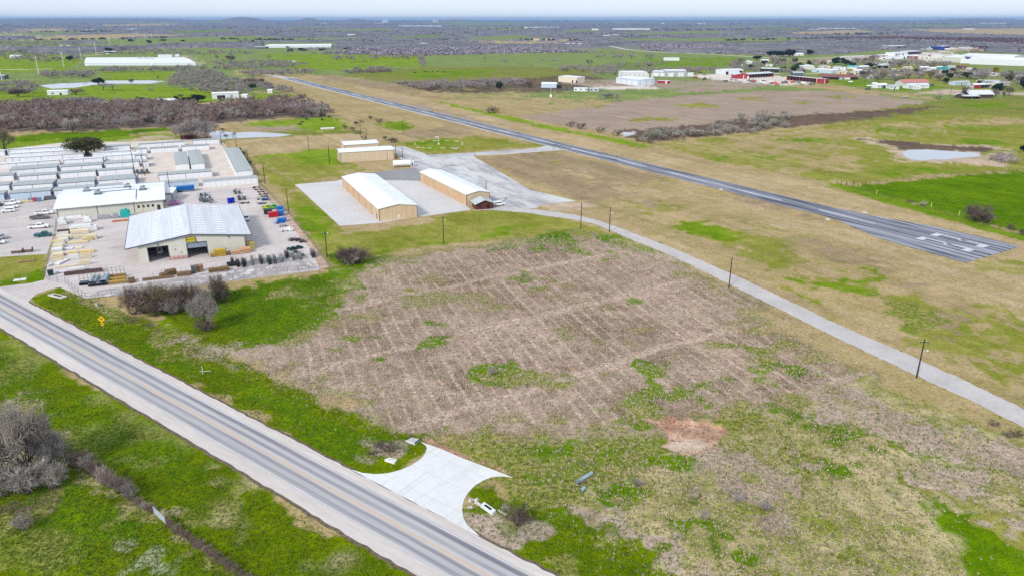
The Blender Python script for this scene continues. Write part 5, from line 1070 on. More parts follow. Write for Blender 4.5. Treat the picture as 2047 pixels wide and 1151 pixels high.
for q in (('wooden utility pole with lamp and crossarm nearest on the gravel road', (1832, 755), 677, .7, 1), ('bare wooden pole by the gravel road bend, second nearest', (1457, 575), 514, 0, 0), ('wooden pole by the gravel road, right one of the pair at the bend', (1218, 464), 414, .75, 0), ('wooden pole by the gravel road, left one of the pair at the bend', (1161, 457), 405, 0, 0), ('wooden pole standing in the grass in front of the hangars', (887, 488), 432, .85, 0), ('wooden pole with lamp at the yard fence corner', (654, 515), 462, .9, 1), ('wooden pole between the yard fence and the hangar pad', (577, 424), 376, 0, 0), ('wooden pole at the end of the cabin hangar', (972, 396), 361, 0, 0), ('wooden pole near the yard back corner in the grass', (530, 368), 326, 0, 0), ('pole with lamp left of the wide hangar', (659, 328), 290, .8, 0, .2), ('wooden pole in the tan field left of the hangars', (618, 304), 272, 0, 0), ('wooden pole behind the smallest hangar, left one', (721, 271), 247, 0, 0), ('wooden pole behind the smallest hangar, right one', (733, 279), 254, 0, 0), ('wooden pole in the green patch right of the hangars', (806, 268), 241, 0, 0), ('pole beside the fuel tank, left one', (792, 317), 302, 0, 0), ('pole beside the fuel tank, right one', (805, 318), 301, 0, 0), ('wooden pole between the store roof and the storage sheds', (340, 382), 344, 0, 0), ('dark pole standing in the storage rows, left one', (273, 365), 304, 0, 0), ('dark pole standing in the storage rows, right one', (290, 352), 308, 0, 0), ('wooden pole with lamp by the creek behind the sheds', (443, 290), 262, .95, 0), ('short pole by the fence of the longest shed, near one', (497, 332), 300, .85, 0), ('short pole by the fence of the longest shed, far one', (474, 304), 283, 0, 0), ('dark pole at the left edge by the shed rows', (11, 306), 282, 0, 0), ('small pole in the pasture under the field house', (145, 207), 194, 0, 0), ('pole by the ranch lane in front of the log house', (1899, 193), 174, 0, 0), ('pole beside the pale gravel yard of the tall sheds', (1206, 178), 165, 0, 0), ('pole at the farm field by the far road', (1653, 117), 105, 0, 0), ('pole between the far road and the white shed', (1601, 121), 110, 0, 0), ('dark pole in the left meadow, left one', (60, 141), 126, 0, 0), ('dark pole in the left meadow, right one', (66, 140), 127, 0, 0)): upole(*q)
# tall pale transmission poles marching away on the left
TM = mat('pale_pole', (.62, .62, .62), .6, .06)
for k, (bx, by, ty) in enumerate(((4, 160, 120), (78, 149, 112), (128, 134, 103), (163, 120, 94), (193, 111, 85), (220, 95, 76), (244, 91, 73), (275, 82, 66), (259, 78, 68), (290, 77.5, 66), (304, 77, 66), (315, 72, 60), (325, 69, 60))):
    B_ = at(bx, by); h = min(34, ztop(bx, by, ty)); e = empty('transmission_pole', ('tall pale transmission pole, ' + ['nearest, at the left picture edge', 'second nearest, in the left meadow', 'third, between the meadow and the greenhouse', 'fourth, at the left end of the greenhouse', 'fifth, behind the greenhouse end', 'sixth in the line', 'seventh in the line'][k]) if k < 7 else 'tall pale transmission pole, tiny in the distance beyond the greenhouse', 'transmission pole', B_, 0, 'line of transmission poles')
    MB().tube((0, 0, 0), (0, 0, h), .55, .35, n=8).build('pole', TM, e)
    for z in (.9, .78): MB().tube((-2.6, 0, h * z), (2.6, 0, h * z), .14, n=5).build('crossarm', TM, e)
WC0 = mat('ring_concrete', C(224, 220, 210), .9, .1, 1)
# wind sock in its ring
e = empty('windsock_pole', 'white windsock pole inside the ring of white markers', 'windsock', at(877, 289)); h = ztop(877, 289, 273)
MB().tube((0, 0, 0), (0, 0, h), .12, n=8).build('pole', WHITE, e); MB().tube((0, 0, h - .3), (-2.2, .6, h - .7), .42, .2, n=10, cap=False).build('sock', mat('sock', C(238, 236, 230), .8), e)
MB().box(-.6, -.6, 0, .6, .6, .25).build('footing', WHITE, e)
for k, (x, y) in enumerate(((1105, 240), (1130, 266), (1172, 218), (1172, 271), (1222, 272), (1268, 212), (1330, 271), (1365, 210), (1447, 216), (1490, 230), (1490, 243), (1408, 270), (1450, 272), (1430, 278))):
    c = at(878.5, 288.5); p_ = at(560 + .2443 * x, 230 + .2443 * y); d = p_ - c; o = MB().box(-1.4, -.35, 0, 1.4, .35, .15, .1, .08).build('ring_marker', WC0); o.location = p_; o.rotation_euler = (0, 0, math.atan2(d.y, d.x) + math.pi / 2); tag(o, 'white marker block lying in the windsock ring', 'marker', 'windsock ring markers')
# small beacon by the far runway edge
e = empty('weather_mast', 'small white mast with a box beside the far field', 'mast', at(1101, 195)); MB().tube((0, 0, 0), (0, 0, 9), .14, n=6).build('mast', WHITE, e); MB().box(-.9, -.9, 0, .9, .9, 2.4).build('cabinet', WHITE, e)
for k, (x, y) in enumerate(((1442, 380), (1655, 440), (1729, 426))):
    e = empty('runway_light', ['pale light box on the near runway edge, far one', 'pale light box on the near runway edge, near the flare', 'pale light box on the far runway edge'][k], 'runway light', at(x, y), WYAW, 'runway edge lights'); MB().box(-1, -.4, 0, 1, .4, .25).build('pad', HAC, e); MB().tube((0, 0, .25), (0, 0, .7), .16, n=8).build('lamp', LAMPH, e)
# road sign
SGY = mat('sign_amber', C(250, 196, 10), .45, .04); BLK = mat('sign_black', (.012, .012, .012), .5)
hS_ = ztop(207, 657, 631); e = empty('road_sign', 'yellow diamond turn warning sign with a speed plate', 'road sign', at(207, 657), math.radians(0))
MB().tube((0, 0, 0), (0, 0, hS_), .05, n=6).build('sign_post', STEEL, e); s_ = .86; zc = hS_ - .85
b = MB(); b.v = [(0, -.07, zc - s_), (s_, -.07, zc), (0, -.07, zc + s_), (-s_, -.07, zc), (0, -.045, zc - s_), (s_, -.045, zc), (0, -.045, zc + s_), (-s_, -.045, zc)]; b.f = [(0, 1, 2, 3), (7, 6, 5, 4)] + [(k + 4, (k + 1) % 4 + 4, (k + 1) % 4, k) for k in range(4)]; dg = b.build('diamond_panel', SGY, e)
b = MB(); y_ = -.075
b.quad((.12, y_, zc - .38), (.28, y_, zc - .38), (.28, y_, zc + .12), (.12, y_, zc + .12)); b.quad((-.14, y_, zc + .06), (.28, y_, zc + .06), (.24, y_, zc + .24), (-.14, y_, zc + .24)); b.tri((-.42, y_, zc + .15), (-.1, y_, zc - .14), (-.1, y_, zc + .44)); b.build('arrow', BLK, dg)
pl_ = MB().box(-.34, -.07, zc - 1.62, .34, -.045, zc - .95).build('speed_plate', SGY, e)
tx = bpy.data.curves.new('numerals', 'FONT'); tx.body = '45'; tx.size = .5; tx.align_x = 'CENTER'; tx.align_y = 'CENTER'; tx.extrude = .004; to = textmesh('numerals', tx); to.parent = pl_; to.location = (0, -.078, zc - 1.28); to.rotation_euler = (math.pi / 2, 0, 0); to.data.materials.append(BLK)
# culvert ends by the new driveway
WC = mat('white_concrete', C(238, 238, 236), .8, .08, 2); WC2 = mat('grey_concrete', C(196, 196, 196), .85, .12, 2)
p0, p1, p2_, p3 = [at(*q2p(*q)) for q in ((456, 220), (520, 243), (560, 210), (495, 195))]
def slab4(name, P4, hh, m, label, cat):
    c = sum(P4, Vector()) / 4; b = MB(); L = [q - c for q in P4]; b.v = [(q.x, q.y, 0) for q in L] + [(q.x * .96, q.y * .96, hh) for q in L]
    b.f = [(4, 5, 6, 7), (0, 1, 5, 4), (1, 2, 6, 5), (2, 3, 7, 6), (3, 0, 4, 7)]; e = empty(name, label, cat, c); b.build('body', m, e); return e, L
e, L = slab4('storm_inlet', (p0, p1, p2_, p3), .35, WC2, 'grey drain inlet with a frame at the driveway upper corner', 'drain inlet')
for a, c in ((0, 3), (1, 2)): 
    d = (L[c] - L[a]); MB().tube(L[a] + Vector((0, 0, .5)), L[a] + d * 1.3 + Vector((0, 0, .5)), .09, n=5).build('rail', WOODP, e)
MB().tube(L[0] + Vector((0, 0, .4)), L[1] + Vector((0, 0, .4)), .08, n=5).build('rim', WC, e)
e, L = slab4('culvert_headwall', [at(*q2p(*q)) for q in ((308, 352), (378, 374), (398, 350), (338, 340))], .4, WC, 'small white concrete headwall in the grass left of the driveway', 'headwall'); MB().box(-.5, -.15, .38, .6, .12, .42).build('opening', WC2, e)
e, L = slab4('culvert_headwall', [at(*q2p(*q)) for q in ((975, 672), (1060, 730), (1085, 708), (1000, 648))], .45, WC, 'white concrete headwall with a dark slot right of the driveway', 'headwall')
b = MB(); c0 = (L[0] + L[3]) / 2; c1 = (L[1] + L[2]) / 2; d = (c1 - c0).normalized(); nn = Vector((-d.y, d.x, 0)) * .2; a_, c_ = c0.lerp(c1, .2), c0.lerp(c1, .75); z = Vector((0, 0, .46)); b.quad(a_ - nn + z, c_ - nn + z, c_ + nn + z, a_ + nn + z); b.build('slot', DARK, e)
rk = mat('rubble_stone', C(214, 208, 200), .9, .2, 2); rr2 = random.Random(4)
def rock(label, p_, s, grp='rubble around the headwall'):
    b = MB(); n = 7
    ring = [[(s * (1 - .35 * k) * (.8 + .4 * rr2.random()) * math.cos(2 * math.pi * j / n), s * (1 - .35 * k) * (.8 + .4 * rr2.random()) * math.sin(2 * math.pi * j / n), s * .45 * k) for j in range(n)] for k in range(3)]
    for k in range(3): b.v += ring[k]
    for k in range(2):
        for j in range(n): b.f.append((k * n + j, k * n + (j + 1) % n, (k + 1) * n + (j + 1) % n, (k + 1) * n + j))
    b.f.append(tuple(2 * n + j for j in range(n))); o = b.build('rubble', rk); o.location = p_; tag(o, label, 'rock', grp); return o
for k in range(9):
    x, y = rr2.uniform(890, 960), rr2.uniform(610, 680); rock('pale rubble stone between driveway and slotted headwall', at(*q2p(x, y)), rr2.uniform(.15, .4))
for k in range(8): rock('pale stone lying along the slotted headwall', at(*q2p(945 + k * 9, 640 + k * 5)), rr2.uniform(.15, .35), 'stones beside the headwall')
for k in range(6): rock('pale stone trailing right of the slotted headwall', at(*q2p(1095 + k * 14, 690 + k * 8)), rr2.uniform(.1, .25), 'stones right of the headwall')
def loosepipe(label, a, c, r, grp='loose culvert pieces'):
    A_, B_ = at(*a), at(*c); d = B_ - A_; e = empty('culvert_pipe', label, 'culvert', A_, math.atan2(d.y, d.x), grp); L = d.length; b = MB(); b.tube((0, 0, r), (L, 0, r), r, n=14, cap=False).tube((0, 0, r), (L, 0, r), r * .9, n=14, cap=False); b.build('shell', mat('culvert_blue', C(180, 202, 212), .4, .2, 3, metal=.3), e)
    for k in range(1, max(2, int(L / .8))): MB().tube((k * L / max(2, int(L / .8)), 0, r), (k * L / max(2, int(L / .8)) + .08, 0, r), r * 1.05, n=14, cap=False).build('band', CUL, e)
loosepipe('long blue grey culvert pipe lying in the grass', q2p(1642, 510), q2p(1750, 446), .32); loosepipe('short stub of blue grey culvert below the long one', q2p(1676, 572), q2p(1698, 545), .3)
o = MB().tube((0, 0, .05), (3.4, 0, .05), .06, n=5).build('stick', mat('pale_stick', C(206, 190, 170), .9)); A_ = at(*q2p(1705, 535)); B_ = at(*q2p(1795, 605)); o.location = A_; o.rotation_euler = (0, 0, math.atan2((B_ - A_).y, (B_ - A_).x)); tag(o, 'thin pale stick beside the short culvert stub', 'stick')
# white cross post
e = empty('marker_post', 'white cross shaped marker post in the road verge', 'marker post', at(406, 747)); MB().tube((0, 0, 0), (0, 0, 1.9), .065, n=6).build('post', WC, e); MB().tube((-.7, 0, .55), (1.5, .4, .5), .04, n=6).build('crossbar', WC, e)
# utility box, planks, drain cover and such
e = empty('utility_box', 'small pale utility pedestal below the yard fence corner', 'utility box', at(194, 612)); MB().box(-.25, -.25, 0, .25, .25, 1.0).build('cabinet', WC2, e); MB().box(-.3, -.3, 1.0, .3, .3, 1.1).build('lid', STEEL, e)
e = empty('culvert_headwall', 'small concrete headwall beside the yard driveway', 'headwall', at(115, 592), Y0 - .9, None); MB().box(-3, -.9, 0, 3, .9, .25, .1, .1).build('slab', mat('pinkish_concrete', C(222, 208, 196), .9, .15, 1), e); MB().box(-1.8, -.25, .25, 1.6, .25, .3).build('slot', DARK, e)
e = empty('drain_cover', 'pale square drain cover on the lawn by the parking lot', 'drain cover', at(40, 559), Y0); MB().box(-1.6, -.9, 0, 1.6, .9, .12, .05, .05).build('slab', WC, e); MB().tube((0, 0, .12), (0, 0, .16), .35, n=12).build('lid', STEEL, e)
e = empty('flower_bed', 'small log bordered bed on the lawn by the parking lot', 'flower bed', at(37, 525), Y0)
for k in range(6): MB().tube((k * .8, 0, 0), (k * .8 + .1, .1, 1.0 if k % 5 == 0 else .5), .12, n=6).build('log', mat('pale_log', C(206, 176, 140), .9), e)
MB().box(0, -.6, 0, 4.4, .6, .15).build('soil', mat('bed_soil', C(150, 110, 80), .95, .3, 2), e)
e = empty('trash_bin', 'dark green trash bin at the yard gate corner', 'bin', at(97, 552), Y0); MB().box(0, 0, .1, 1.2, 1.2, 1.5, -.1, -.1).build('tub', GRN, e); MB().box(-.12, -.12, 1.5, 1.32, 1.32, 1.6).build('lid', GRN, e)
e = empty('pump_frame', 'dark steel frame with grey units at the storage lane', 'machine', at(270, 350), Y0); MB().box(0, 0, .6, 6.4, 2.6, .8).build('deck', DIM, e)
for x in (.5, 2.6, 4.7): MB().box(x, .4, .8, x + 1.3, 2, 2.2, .1, .1).build('unit', DIM, e)
for x in (0, 6.3): MB().box(x, 0, 0, x + .1, 2.6, .6).build('leg', DIM, e)
# the road side ranch fence, gate
OLDP = mat('old_post', C(116, 100, 88), .9, .25, 3)
f0 = [at(-60, 880), at(100, 905), at(150, 930), at(255, 990), at(308, 1026)]; f1 = [at(334, 1050), at(400, 1093), at(470, 1151), at(620, 1262)]
fence('rusty ranch wire fence from the grey tree to the gate', f0, 1.3, 2.6, False, OLDP, OLDP, 'ranch_fence', wires=(.35, .65, .95, 1.2), pr=.06)
fence('rusty ranch wire fence from the gate to the bottom edge', f1, 1.3, 2.4, False, OLDP, OLDP, 'ranch_fence', wires=(.35, .65, .95, 1.2), pr=.06)
A_, B_ = at(308, 1026), at(333, 1049); d = B_ - A_; e = empty('farm_gate', 'pale steel five bar farm gate in the ranch fence', 'gate', A_, math.atan2(d.y, d.x)); L = d.length; GM = mat('gate_steel', C(206, 214, 222), .4, .1, 2, metal=.2)
for z in (.25, .5, .75, 1.0, 1.3): MB().tube((0, 0, z), (L, 0, z), .05, n=6).build('rail', GM, e)
for x in (0, L * .33, L * .66, L): MB().tube((x, 0, .2), (x, 0, 1.35), .05, n=6).build('upright', GM, e)
for x in (-.15, L + .15): MB().tube((x, 0, 0), (x, 0, 1.7), .11, n=7).build('gate_post', OLDP, e)
# pasture fences on the right
fence('wire fence along the far edge of the bright green field', [(1690, 372), (1850, 357), (2047, 342), (2200, 328)], 1.3, 5, False, OLDP, OLDP, 'pasture_fence', wires=(.4, .8, 1.2), pr=.1)
fence('wire fence along the runway side of the bright green field', [(1690, 372), (1850, 416), (2047, 472), (2200, 520)], 1.3, 4.5, False, OLDP, OLDP, 'pasture_fence', wires=(.4, .8, 1.2), pr=.09)
for k, (x, y, t_) in enumerate(((1673, 369, 363.5), (1681, 371, 365), (1692, 370, 365), (1706, 369.5, 361))): o = MB().tube((0, 0, 0), (0, 0, 1.6 + .5 * (k == 3)), .16, n=6).build('corner_post', OLDP); o.location = at(x, y); tag(o, 'dark timber post at the corner of the bright green field', 'post', 'corner posts of the field')
YM = mat('yellow_marker', C(222, 226, 120), .6)
for k, (x, y) in enumerate(((1719, 377), (1752, 389), (1861, 415), (1917, 431), (1981, 445))): o = MB().tube((0, 0, 0), (0, 0, 1.9), .13, n=6).build('marker_stake', YM); o.location = at(x, y); tag(o, 'pale yellow marker stake along the runway side field fence', 'stake', 'yellow stakes along the field fence')
# ================= FAR FARMS, SHEDS, HOUSES =================
WN = lambda f, L, n, z=1.2, w=1.0, h=1.1, x0=1.0: [('window', f, x0 + k * (L - 2 * x0) / max(1, n) + .2, z, w, h, GLASS) for k in range(n)]
# tall white sheds beyond the runway
shed('shed', 'pale blue long shed with two big doors on its end, on a white gravel yard', 'shed', (1231, 167), (1277, 172.5), 22, 6.5, .8, 'mono', BLUW, WHR, items=rowdoors(40, 4, .1, 4.5, WHW, 2, 'panel') + [('door', 'r', 3, 0, 6, 5, WHW), ('door', 'r', 12, 0, 6, 5, WHW)])
shed('shed', 'tall white block shed standing behind the pale blue shed', 'shed', (1246, 159), (1294, 158.5), 24, 8, .4, 'mono', WHW, WHR, items=rowdoors(40, 7, 1, 5.5, OFFW, 2.4, 'panel'))
shed('shed', 'lower grey white shed joined to the left of a gabled white shed', 'shed', (1303, 153), (1331, 154), 20, 6, .8, 'gx', GREYW, WHR, items=rowdoors(30, 3, .2, 4, WHW, 2))
shed('shed', 'gabled grey white shed joined to the right of a lower one', 'shed', (1331, 154.5), (1372, 154), 24, 7.5, 1, 'gx', GREYW, WHR, items=rowdoors(40, 3, .2, 5, WHW, 5))
shed('shed', 'cream shed standing alone left of the pale blue shed', 'shed', (1116, 164), (1153, 167), 14, 6.2, .5, 'mono', rib('butter_siding', C(238, 228, 204)), WHR, items=[('door', 'f', 22, 0, 2, 3, GLASS), ('door', 'f', 28, 0, 2, 3, GLASS)])
shed('shed', 'small white round roofed shed amid dark scrap', 'shed', (1082, 176), (1112, 176.5), 12, 4, 1.4, 'gx', BLUW, WHR, items=[('door', 'f', 17, 0, 5, 3, DARK)])
e, L, D = shed('mobile_home', 'long grey white mobile home on the near side of the gravel yard', 'mobile home', (1147, 183), (1174, 183.5), 6, 3.2, .4, 'gx', WHW, WHR, items=WN('f', 18, 3, 1.2, 1.6, 1.1)); shed('mobile_home', 'shabby grey mobile home at the right of the long one', 'mobile home', (1178, 183.5), (1197, 184), 6, 3, .4, 'gx', GREYW, LTR, items=WN('f', 12, 2, 1.2, 1.6, 1.1))
e, L, D = shed('container', 'red cargo container with a white top beside the gravel', 'container', (1314, 167), (1336, 168), 6, 3.0, .1, 'flat', REDW, WHR, items=[('door', 'f', 9.8, .1, 1.8, 2.7, WHW)])
shed('shed', 'white shed with a round dark doorway behind the red barn', 'shed', (1447, 150), (1485, 149), 20, 6, .8, 'gx', WHW, WHR, items=[('door', 'f', 3, 0, 4, 4, DARK), ('door', 'f', 24, 0, 5, 4.5, DARK)])
# excavator
e = empty('excavator', 'yellow excavator parked by the white shed', 'excavator', at(1400, 146)); PE = paintm('machine_yellow', C(222, 176, 20)); MB().box(-2, -1.4, .2, 2, -.8, 1.1).box(-2, .8, .2, 2, 1.4, 1.1).build('track', RUBBER, e); MB().box(-1.8, -1.3, 1.1, 1.8, 1.3, 2.6).build('body', PE, e); MB().box(.2, -1.3, 2.6, 1.6, 0, 3.6).build('cab', GLASS, e); MB().tube((1.8, 0, 2), (4.5, 0, 4), .3).tube((4.5, 0, 4), (6.6, 0, 1.6), .25).build('boom', PE, e)
shed('barn', 'red gabled barn with a long open grey roof running to the right', 'barn', (1468, 158), (1497, 158), 14, 4.6, 2, 'gy', REDW, LTR, items=[('corner_trim', 'f', 11, 0, .8, 4.4, WHW), ('door', 'f', 16, 0, 2, 3, WHW)])
shed('open_shed', 'long open sided grey roofed shed attached to the red barn', 'shed', (1497, 157), (1546, 154), 16, 4.6, 1.4, 'gx', REDW, LTR, openf=True)
shed('open_shed', 'open pole shed with white roof behind the red barn', 'shed', (1519, 145), (1556, 146), 12, 5, .6, 'mono', GREYW, WHR, openf=True)
shed('open_shed', 'long open shed with a red end wall and thin white roof', 'shed', (1572, 161), (1631, 167), 12, 5.4, .6, 'back', REDW, WHR, openf=True)
shed('shed_end', 'red end bay closing the long open shed', 'shed', (1631, 167), (1648, 168), 12, 5.4, .6, 'back', REDW, WHR, items=[('corner_trim', 'f', 0, 0, .5, 5.3, WHW), ('corner_trim', 'f', 9.8, 0, .5, 5.3, WHW)])
shed('barn', 'rust roofed barn, larger one left of its smaller twin', 'barn', (1639, 159), (1684, 160), 13, 3.4, 2.2, 'gx', GREYW, REDR, over=.8, items=[('opening', 'f', 2, 0, 20, 2.6, DARK)]); shed('barn', 'rust roofed barn, smaller one with a white end wall', 'barn', (1687, 159.5), (1712, 160), 12, 3.4, 2.2, 'gx', OFFW, REDR, over=.8, items=[('opening', 'f', 7, 0, 9, 2.6, DARK)])
shed('shed', 'pale blue long shed behind the long open shed', 'shed', (1622, 145), (1662, 148), 16, 4.4, .6, 'mono', BLUW, WHR, items=[('window', 'f', 9, 1, 3, 1, GLASS)])
shed('shed', 'cream shed beside the dark trees, left of the pale blue one', 'shed', (1603, 140), (1628, 140), 14, 5, .6, 'mono', OFFW, WHR)
shed('barn', 'dark blue gabled hay barn behind the long open shed', 'barn', (1585, 153), (1606, 153), 9, 4, 1.6, 'gx', rib('slate_siding', C(96, 108, 124)), GREYW)
for k, (a, c, d, h, w_, r_, lb) in enumerate((
    ((1492, 128), (1508, 128), 10, 3.4, WHW, WHR, 'white farmhouse in front of the round dark oak'), ((1523, 125), (1537, 125), 9, 3, OFFW, WHR, 'low white roofed house right of the round dark oak'), ((1590, 112), (1606, 112), 8, 3.6, WHW, WHR, 'white house between the dark oaks on the field edge'),
    ((1686, 118), (1730, 117), 10, 4, OFFW, WHR, 'long low white shed on the far lane behind the trees'), ((1640, 137), (1660, 137), 9, 3.2, OFFW, GREYW, 'grey house left of the dark green pines'), ((1664, 140), (1690, 141), 9, 3.4, WHW, WHR, 'white house row right of the pale blue shed'), ((1693, 138), (1712, 139), 9, 3.4, WHW, TEAL, 'house with a turquoise roof'), ((1704, 145), (1720, 146), 8, 3, WHW, WHR, 'white trailer in front of the turquoise roof'),
    ((1670, 148), (1692, 149), 8, 3.2, TAN2, LTR, 'tan house below the turquoise roof'), ((1714, 139), (1738, 138), 9, 3.2, GREYW, WHR, 'white roofed house right of the turquoise roof'), ((1722, 149), (1746, 149), 8, 3.2, GREYW, LTR, 'grey house behind the tall bare tree'),
    ((1750, 133), (1760, 133), 9, 3.4, WHW, LTR, 'white house half hidden at the dark tree clump'), ((1764, 135), (1786, 134), 10, 3.4, WHW, WHR, 'white gabled house with bare trees on its right'), ((1808, 140), (1824, 140), 9, 3, OFFW, TANR, 'cream cottage under the white trunk trees'), ((1840, 140), (1858, 140), 10, 3.2, GREYW, WHR, 'white roofed cottage in the lane right of the cream one'), ((1860, 142), (1872, 142), 9, 3.2, WHW, WHR, 'white gabled cottage next to the teal house'),
    ((1875, 140), (1896, 140), 9, 3.4, TEAL, WHR, 'teal house with a white roof'), ((1898, 138), (1910, 138), 9, 3.2, WHW, GREYW, 'white house right of the teal house'), ((1918, 138), (1932, 138), 9, 3.4, rib('maroon_siding', C(120, 70, 72)), REDR, 'maroon house at the end of the upper lane'), ((1934, 143), (1944, 143), 8, 3, WHW, LTR, 'small white house in the brush below the maroon one'),
    ((1774, 157), (1799, 158), 10, 3.6, GREYW, TANR, 'grey house with a tan roof above the white outbuildings'), ((1745, 174), (1754, 174), 7, 2.8, GREYW, WHR, 'grey outbuilding left of the white garage'), ((1754, 177), (1774, 176), 8, 3.2, WHW, WHR, 'white garage with a dark doorway'), ((1779, 179), (1797, 179), 8, 3.0, WHW, GREYW, 'small white outbuilding with a grey lid roof'), ((1983, 153), (1998, 153), 8, 3, WHW, WHR, 'white house under the golden tree'), ((1908, 171), (1938, 170), 8, 3.6, BLUW, LTR, 'pale metal shed left of the red barn'), ((1969, 168), (1999, 168), 10, 2.6, GREYW, GREYW, 'low grey roof house behind the dark pine'), ((1990, 172), (2020, 171), 9, 2.6, OFFW, LTR, 'low pale house behind the bare trees at the right edge'))):
    A, Bp = at(*a), at(*c); L = (Bp - A).length; it = WN('f', L, max(2, int(L / 4))) + [('door', 'f', L * .45, 0, 1.0, 2.0, DARK if k % 3 else WHW)] + ([('garage_door', 'f', L * .55, 0, 3.5, 2.4, DARK)] if 'garage' in lb else [])
    shed('house' if 'shed' not in lb else 'shed', lb, 'house' if 'shed' not in lb else 'shed', A, Bp, d, h, 1.4 if 'shed' not in lb else .5, 'gx' if k % 4 else 'gy', w_, r_, .4, 'farm buildings on the right', it)
# white house with the red roof behind
shed('house', 'white gabled house with hedge, in front of a red roof', 'house', (1816, 178), (1857, 177), 9, 3.4, 1.8, 'gx', WHW, LTR, .4, items=WN('f', 22, 6)); shed('house_wing', 'white front gable wing of the white house', 'house', (1826, 179.5), (1840, 179.5), 6, 3.6, 2.2, 'gy', WHW, LTR, .4, items=WN('f', 8, 2)); shed('house', 'red hipped roof rising behind the white house', 'house', (1806, 173), (1856, 172), 14, 4, 2.6, 'gx', OFFW, PINKR, .6)
# log ranch house
shed('house', 'dark log ranch house with a big pale gable roof', 'house', (1937, 197), (1985, 196.5), 14, 3.6, 3.2, 'gx', LOG, LTR, .8, items=WN('f', 24, 5) + [('door', 'r', 5, 0, 1.4, 2.4, WHW)]); shed('house_wing', 'low log wing on the left of the ranch house', 'house', (1908, 196), (1930, 197), 8, 2.6, 1.8, 'gy', LOG, LTR, .8, items=WN('f', 10, 2)); shed('porch', 'pale porch roof joining the ranch house and its wing', 'porch', (1926, 198.5), (1958, 198.5), 5, 2.4, .8, 'mono', LOG, LTR, .4, openf=True)
shed('barn', 'red round ended barn with white roof near the ranch house', 'barn', (1936, 177), (1946, 178), 9, 4, 1.2, 'gy', REDW, WHR); shed('open_shed', 'white roofed carport right of the red round ended barn', 'shed', (1946, 178), (1981, 176), 9, 3.6, .6, 'mono', GREYW, WHR, openf=True)
# distribution warehouse
e, L, D = shed('warehouse', 'huge white distribution warehouse with a blue emblem on its wall', 'warehouse', (1919, 127), (2024, 131), 70, 13.5, 1.5, 'gx', WHW, WHR, items=rowdoors(100, 10, 7.5, 4.5, rib('white_panel', C(232, 236, 240)), .5, 'wall_panel') + [('emblem_board', 'f', 5, 6, 10, 6, WHITE)])
b = MB(); n_ = 18
for k in range(n_):
    a0_, a1_ = 2 * math.pi * k / n_, 2 * math.pi * (k + 1) / n_; b.tri((10.5, -.09, 8.6), (10.5 + 2.6 * math.cos(a0_), -.09, 8.6 + 1.9 * math.sin(a0_)), (10.5 + 2.6 * math.cos(a1_), -.09, 8.6 + 1.9 * math.sin(a1_)))
b.quad((6, -.09, 8.2), (9.2, -.09, 7.6), (9.2, -.09, 8.6), (6, -.09, 9.0)); b.quad((6.4, -.09, 9.6), (9.6, -.09, 9.6), (9.6, -.09, 10.4), (6.4, -.09, 10.6)); b.build('emblem', NAVY, e)
shed('warehouse', 'lower front wing of the huge white warehouse reaching the right edge', 'warehouse', (1938, 129), (2110, 135), 16, 8, .8, 'mono', WHW, WHR, items=rowdoors(150, 14, .6, 6.8, rib('white_panel', C(232, 236, 240)), .5, 'wall_panel'))
shed('warehouse', 'white lean to building at the left end of the huge warehouse', 'warehouse', (1884, 124), (1919, 126), 34, 8, 3, 'mono', OFFW, WHR)
for k, (a, c, d, h, w_, r_, of, lb) in enumerate((((1771, 98), (1813, 98), 24, 6, GREYW, WHR, True, 'long open roof on the wood edge, left of the blue works'), ((1862, 100), (1872, 101), 18, 8, NAVY, NAVY, False, 'dark blue works building with a white top'), ((1872, 100), (1897, 99), 16, 7, NAVY, LTR, True, 'open blue roof right of the dark blue works'), ((1787, 113), (1814, 112), 20, 6.5, WHW, WHR, False, 'white works shed with black openings'), ((1814, 110), (1843, 109), 18, 6, GREYW, WHR, True, 'open white roof right of the works shed'), ((1796, 118), (1830, 118), 14, 5, WHW, WHR, False, 'low white works building in front of the open roof'), ((1818, 119.5), (1834, 119.5), 10, 5, REDR, PINKR, False, 'faded red works building'), ((1836, 118), (1858, 118), 10, 4, OFFW, WHR, False, 'white works office right of the red one'), ((1860, 116), (1884, 117), 12, 4.4, OFFW, WHR, False, 'cream works office beside the huge warehouse'), ((1740, 116), (1774, 114), 12, 3.6, OFFW, WHR, False, 'row of white trailers at the works entrance'), ((1752, 119), (1796, 119), 8, 3, WHW, WHR, False, 'lower row of white trailers at the works entrance'))):
    A, Bp = at(*a), at(*c); L = (Bp - A).length; it = [] if of else [('opening', 'f', L * q, .2, L * .09, h * .6, DARK) for q in ((.12, .3, .62) if k == 3 else (.3, .7))]
    shed('works_building', lb, 'works building', A, Bp, d, h, .8, 'gx' if k % 2 else 'mono', w_, r_, .3, 'works by the far road', it, openf=of)
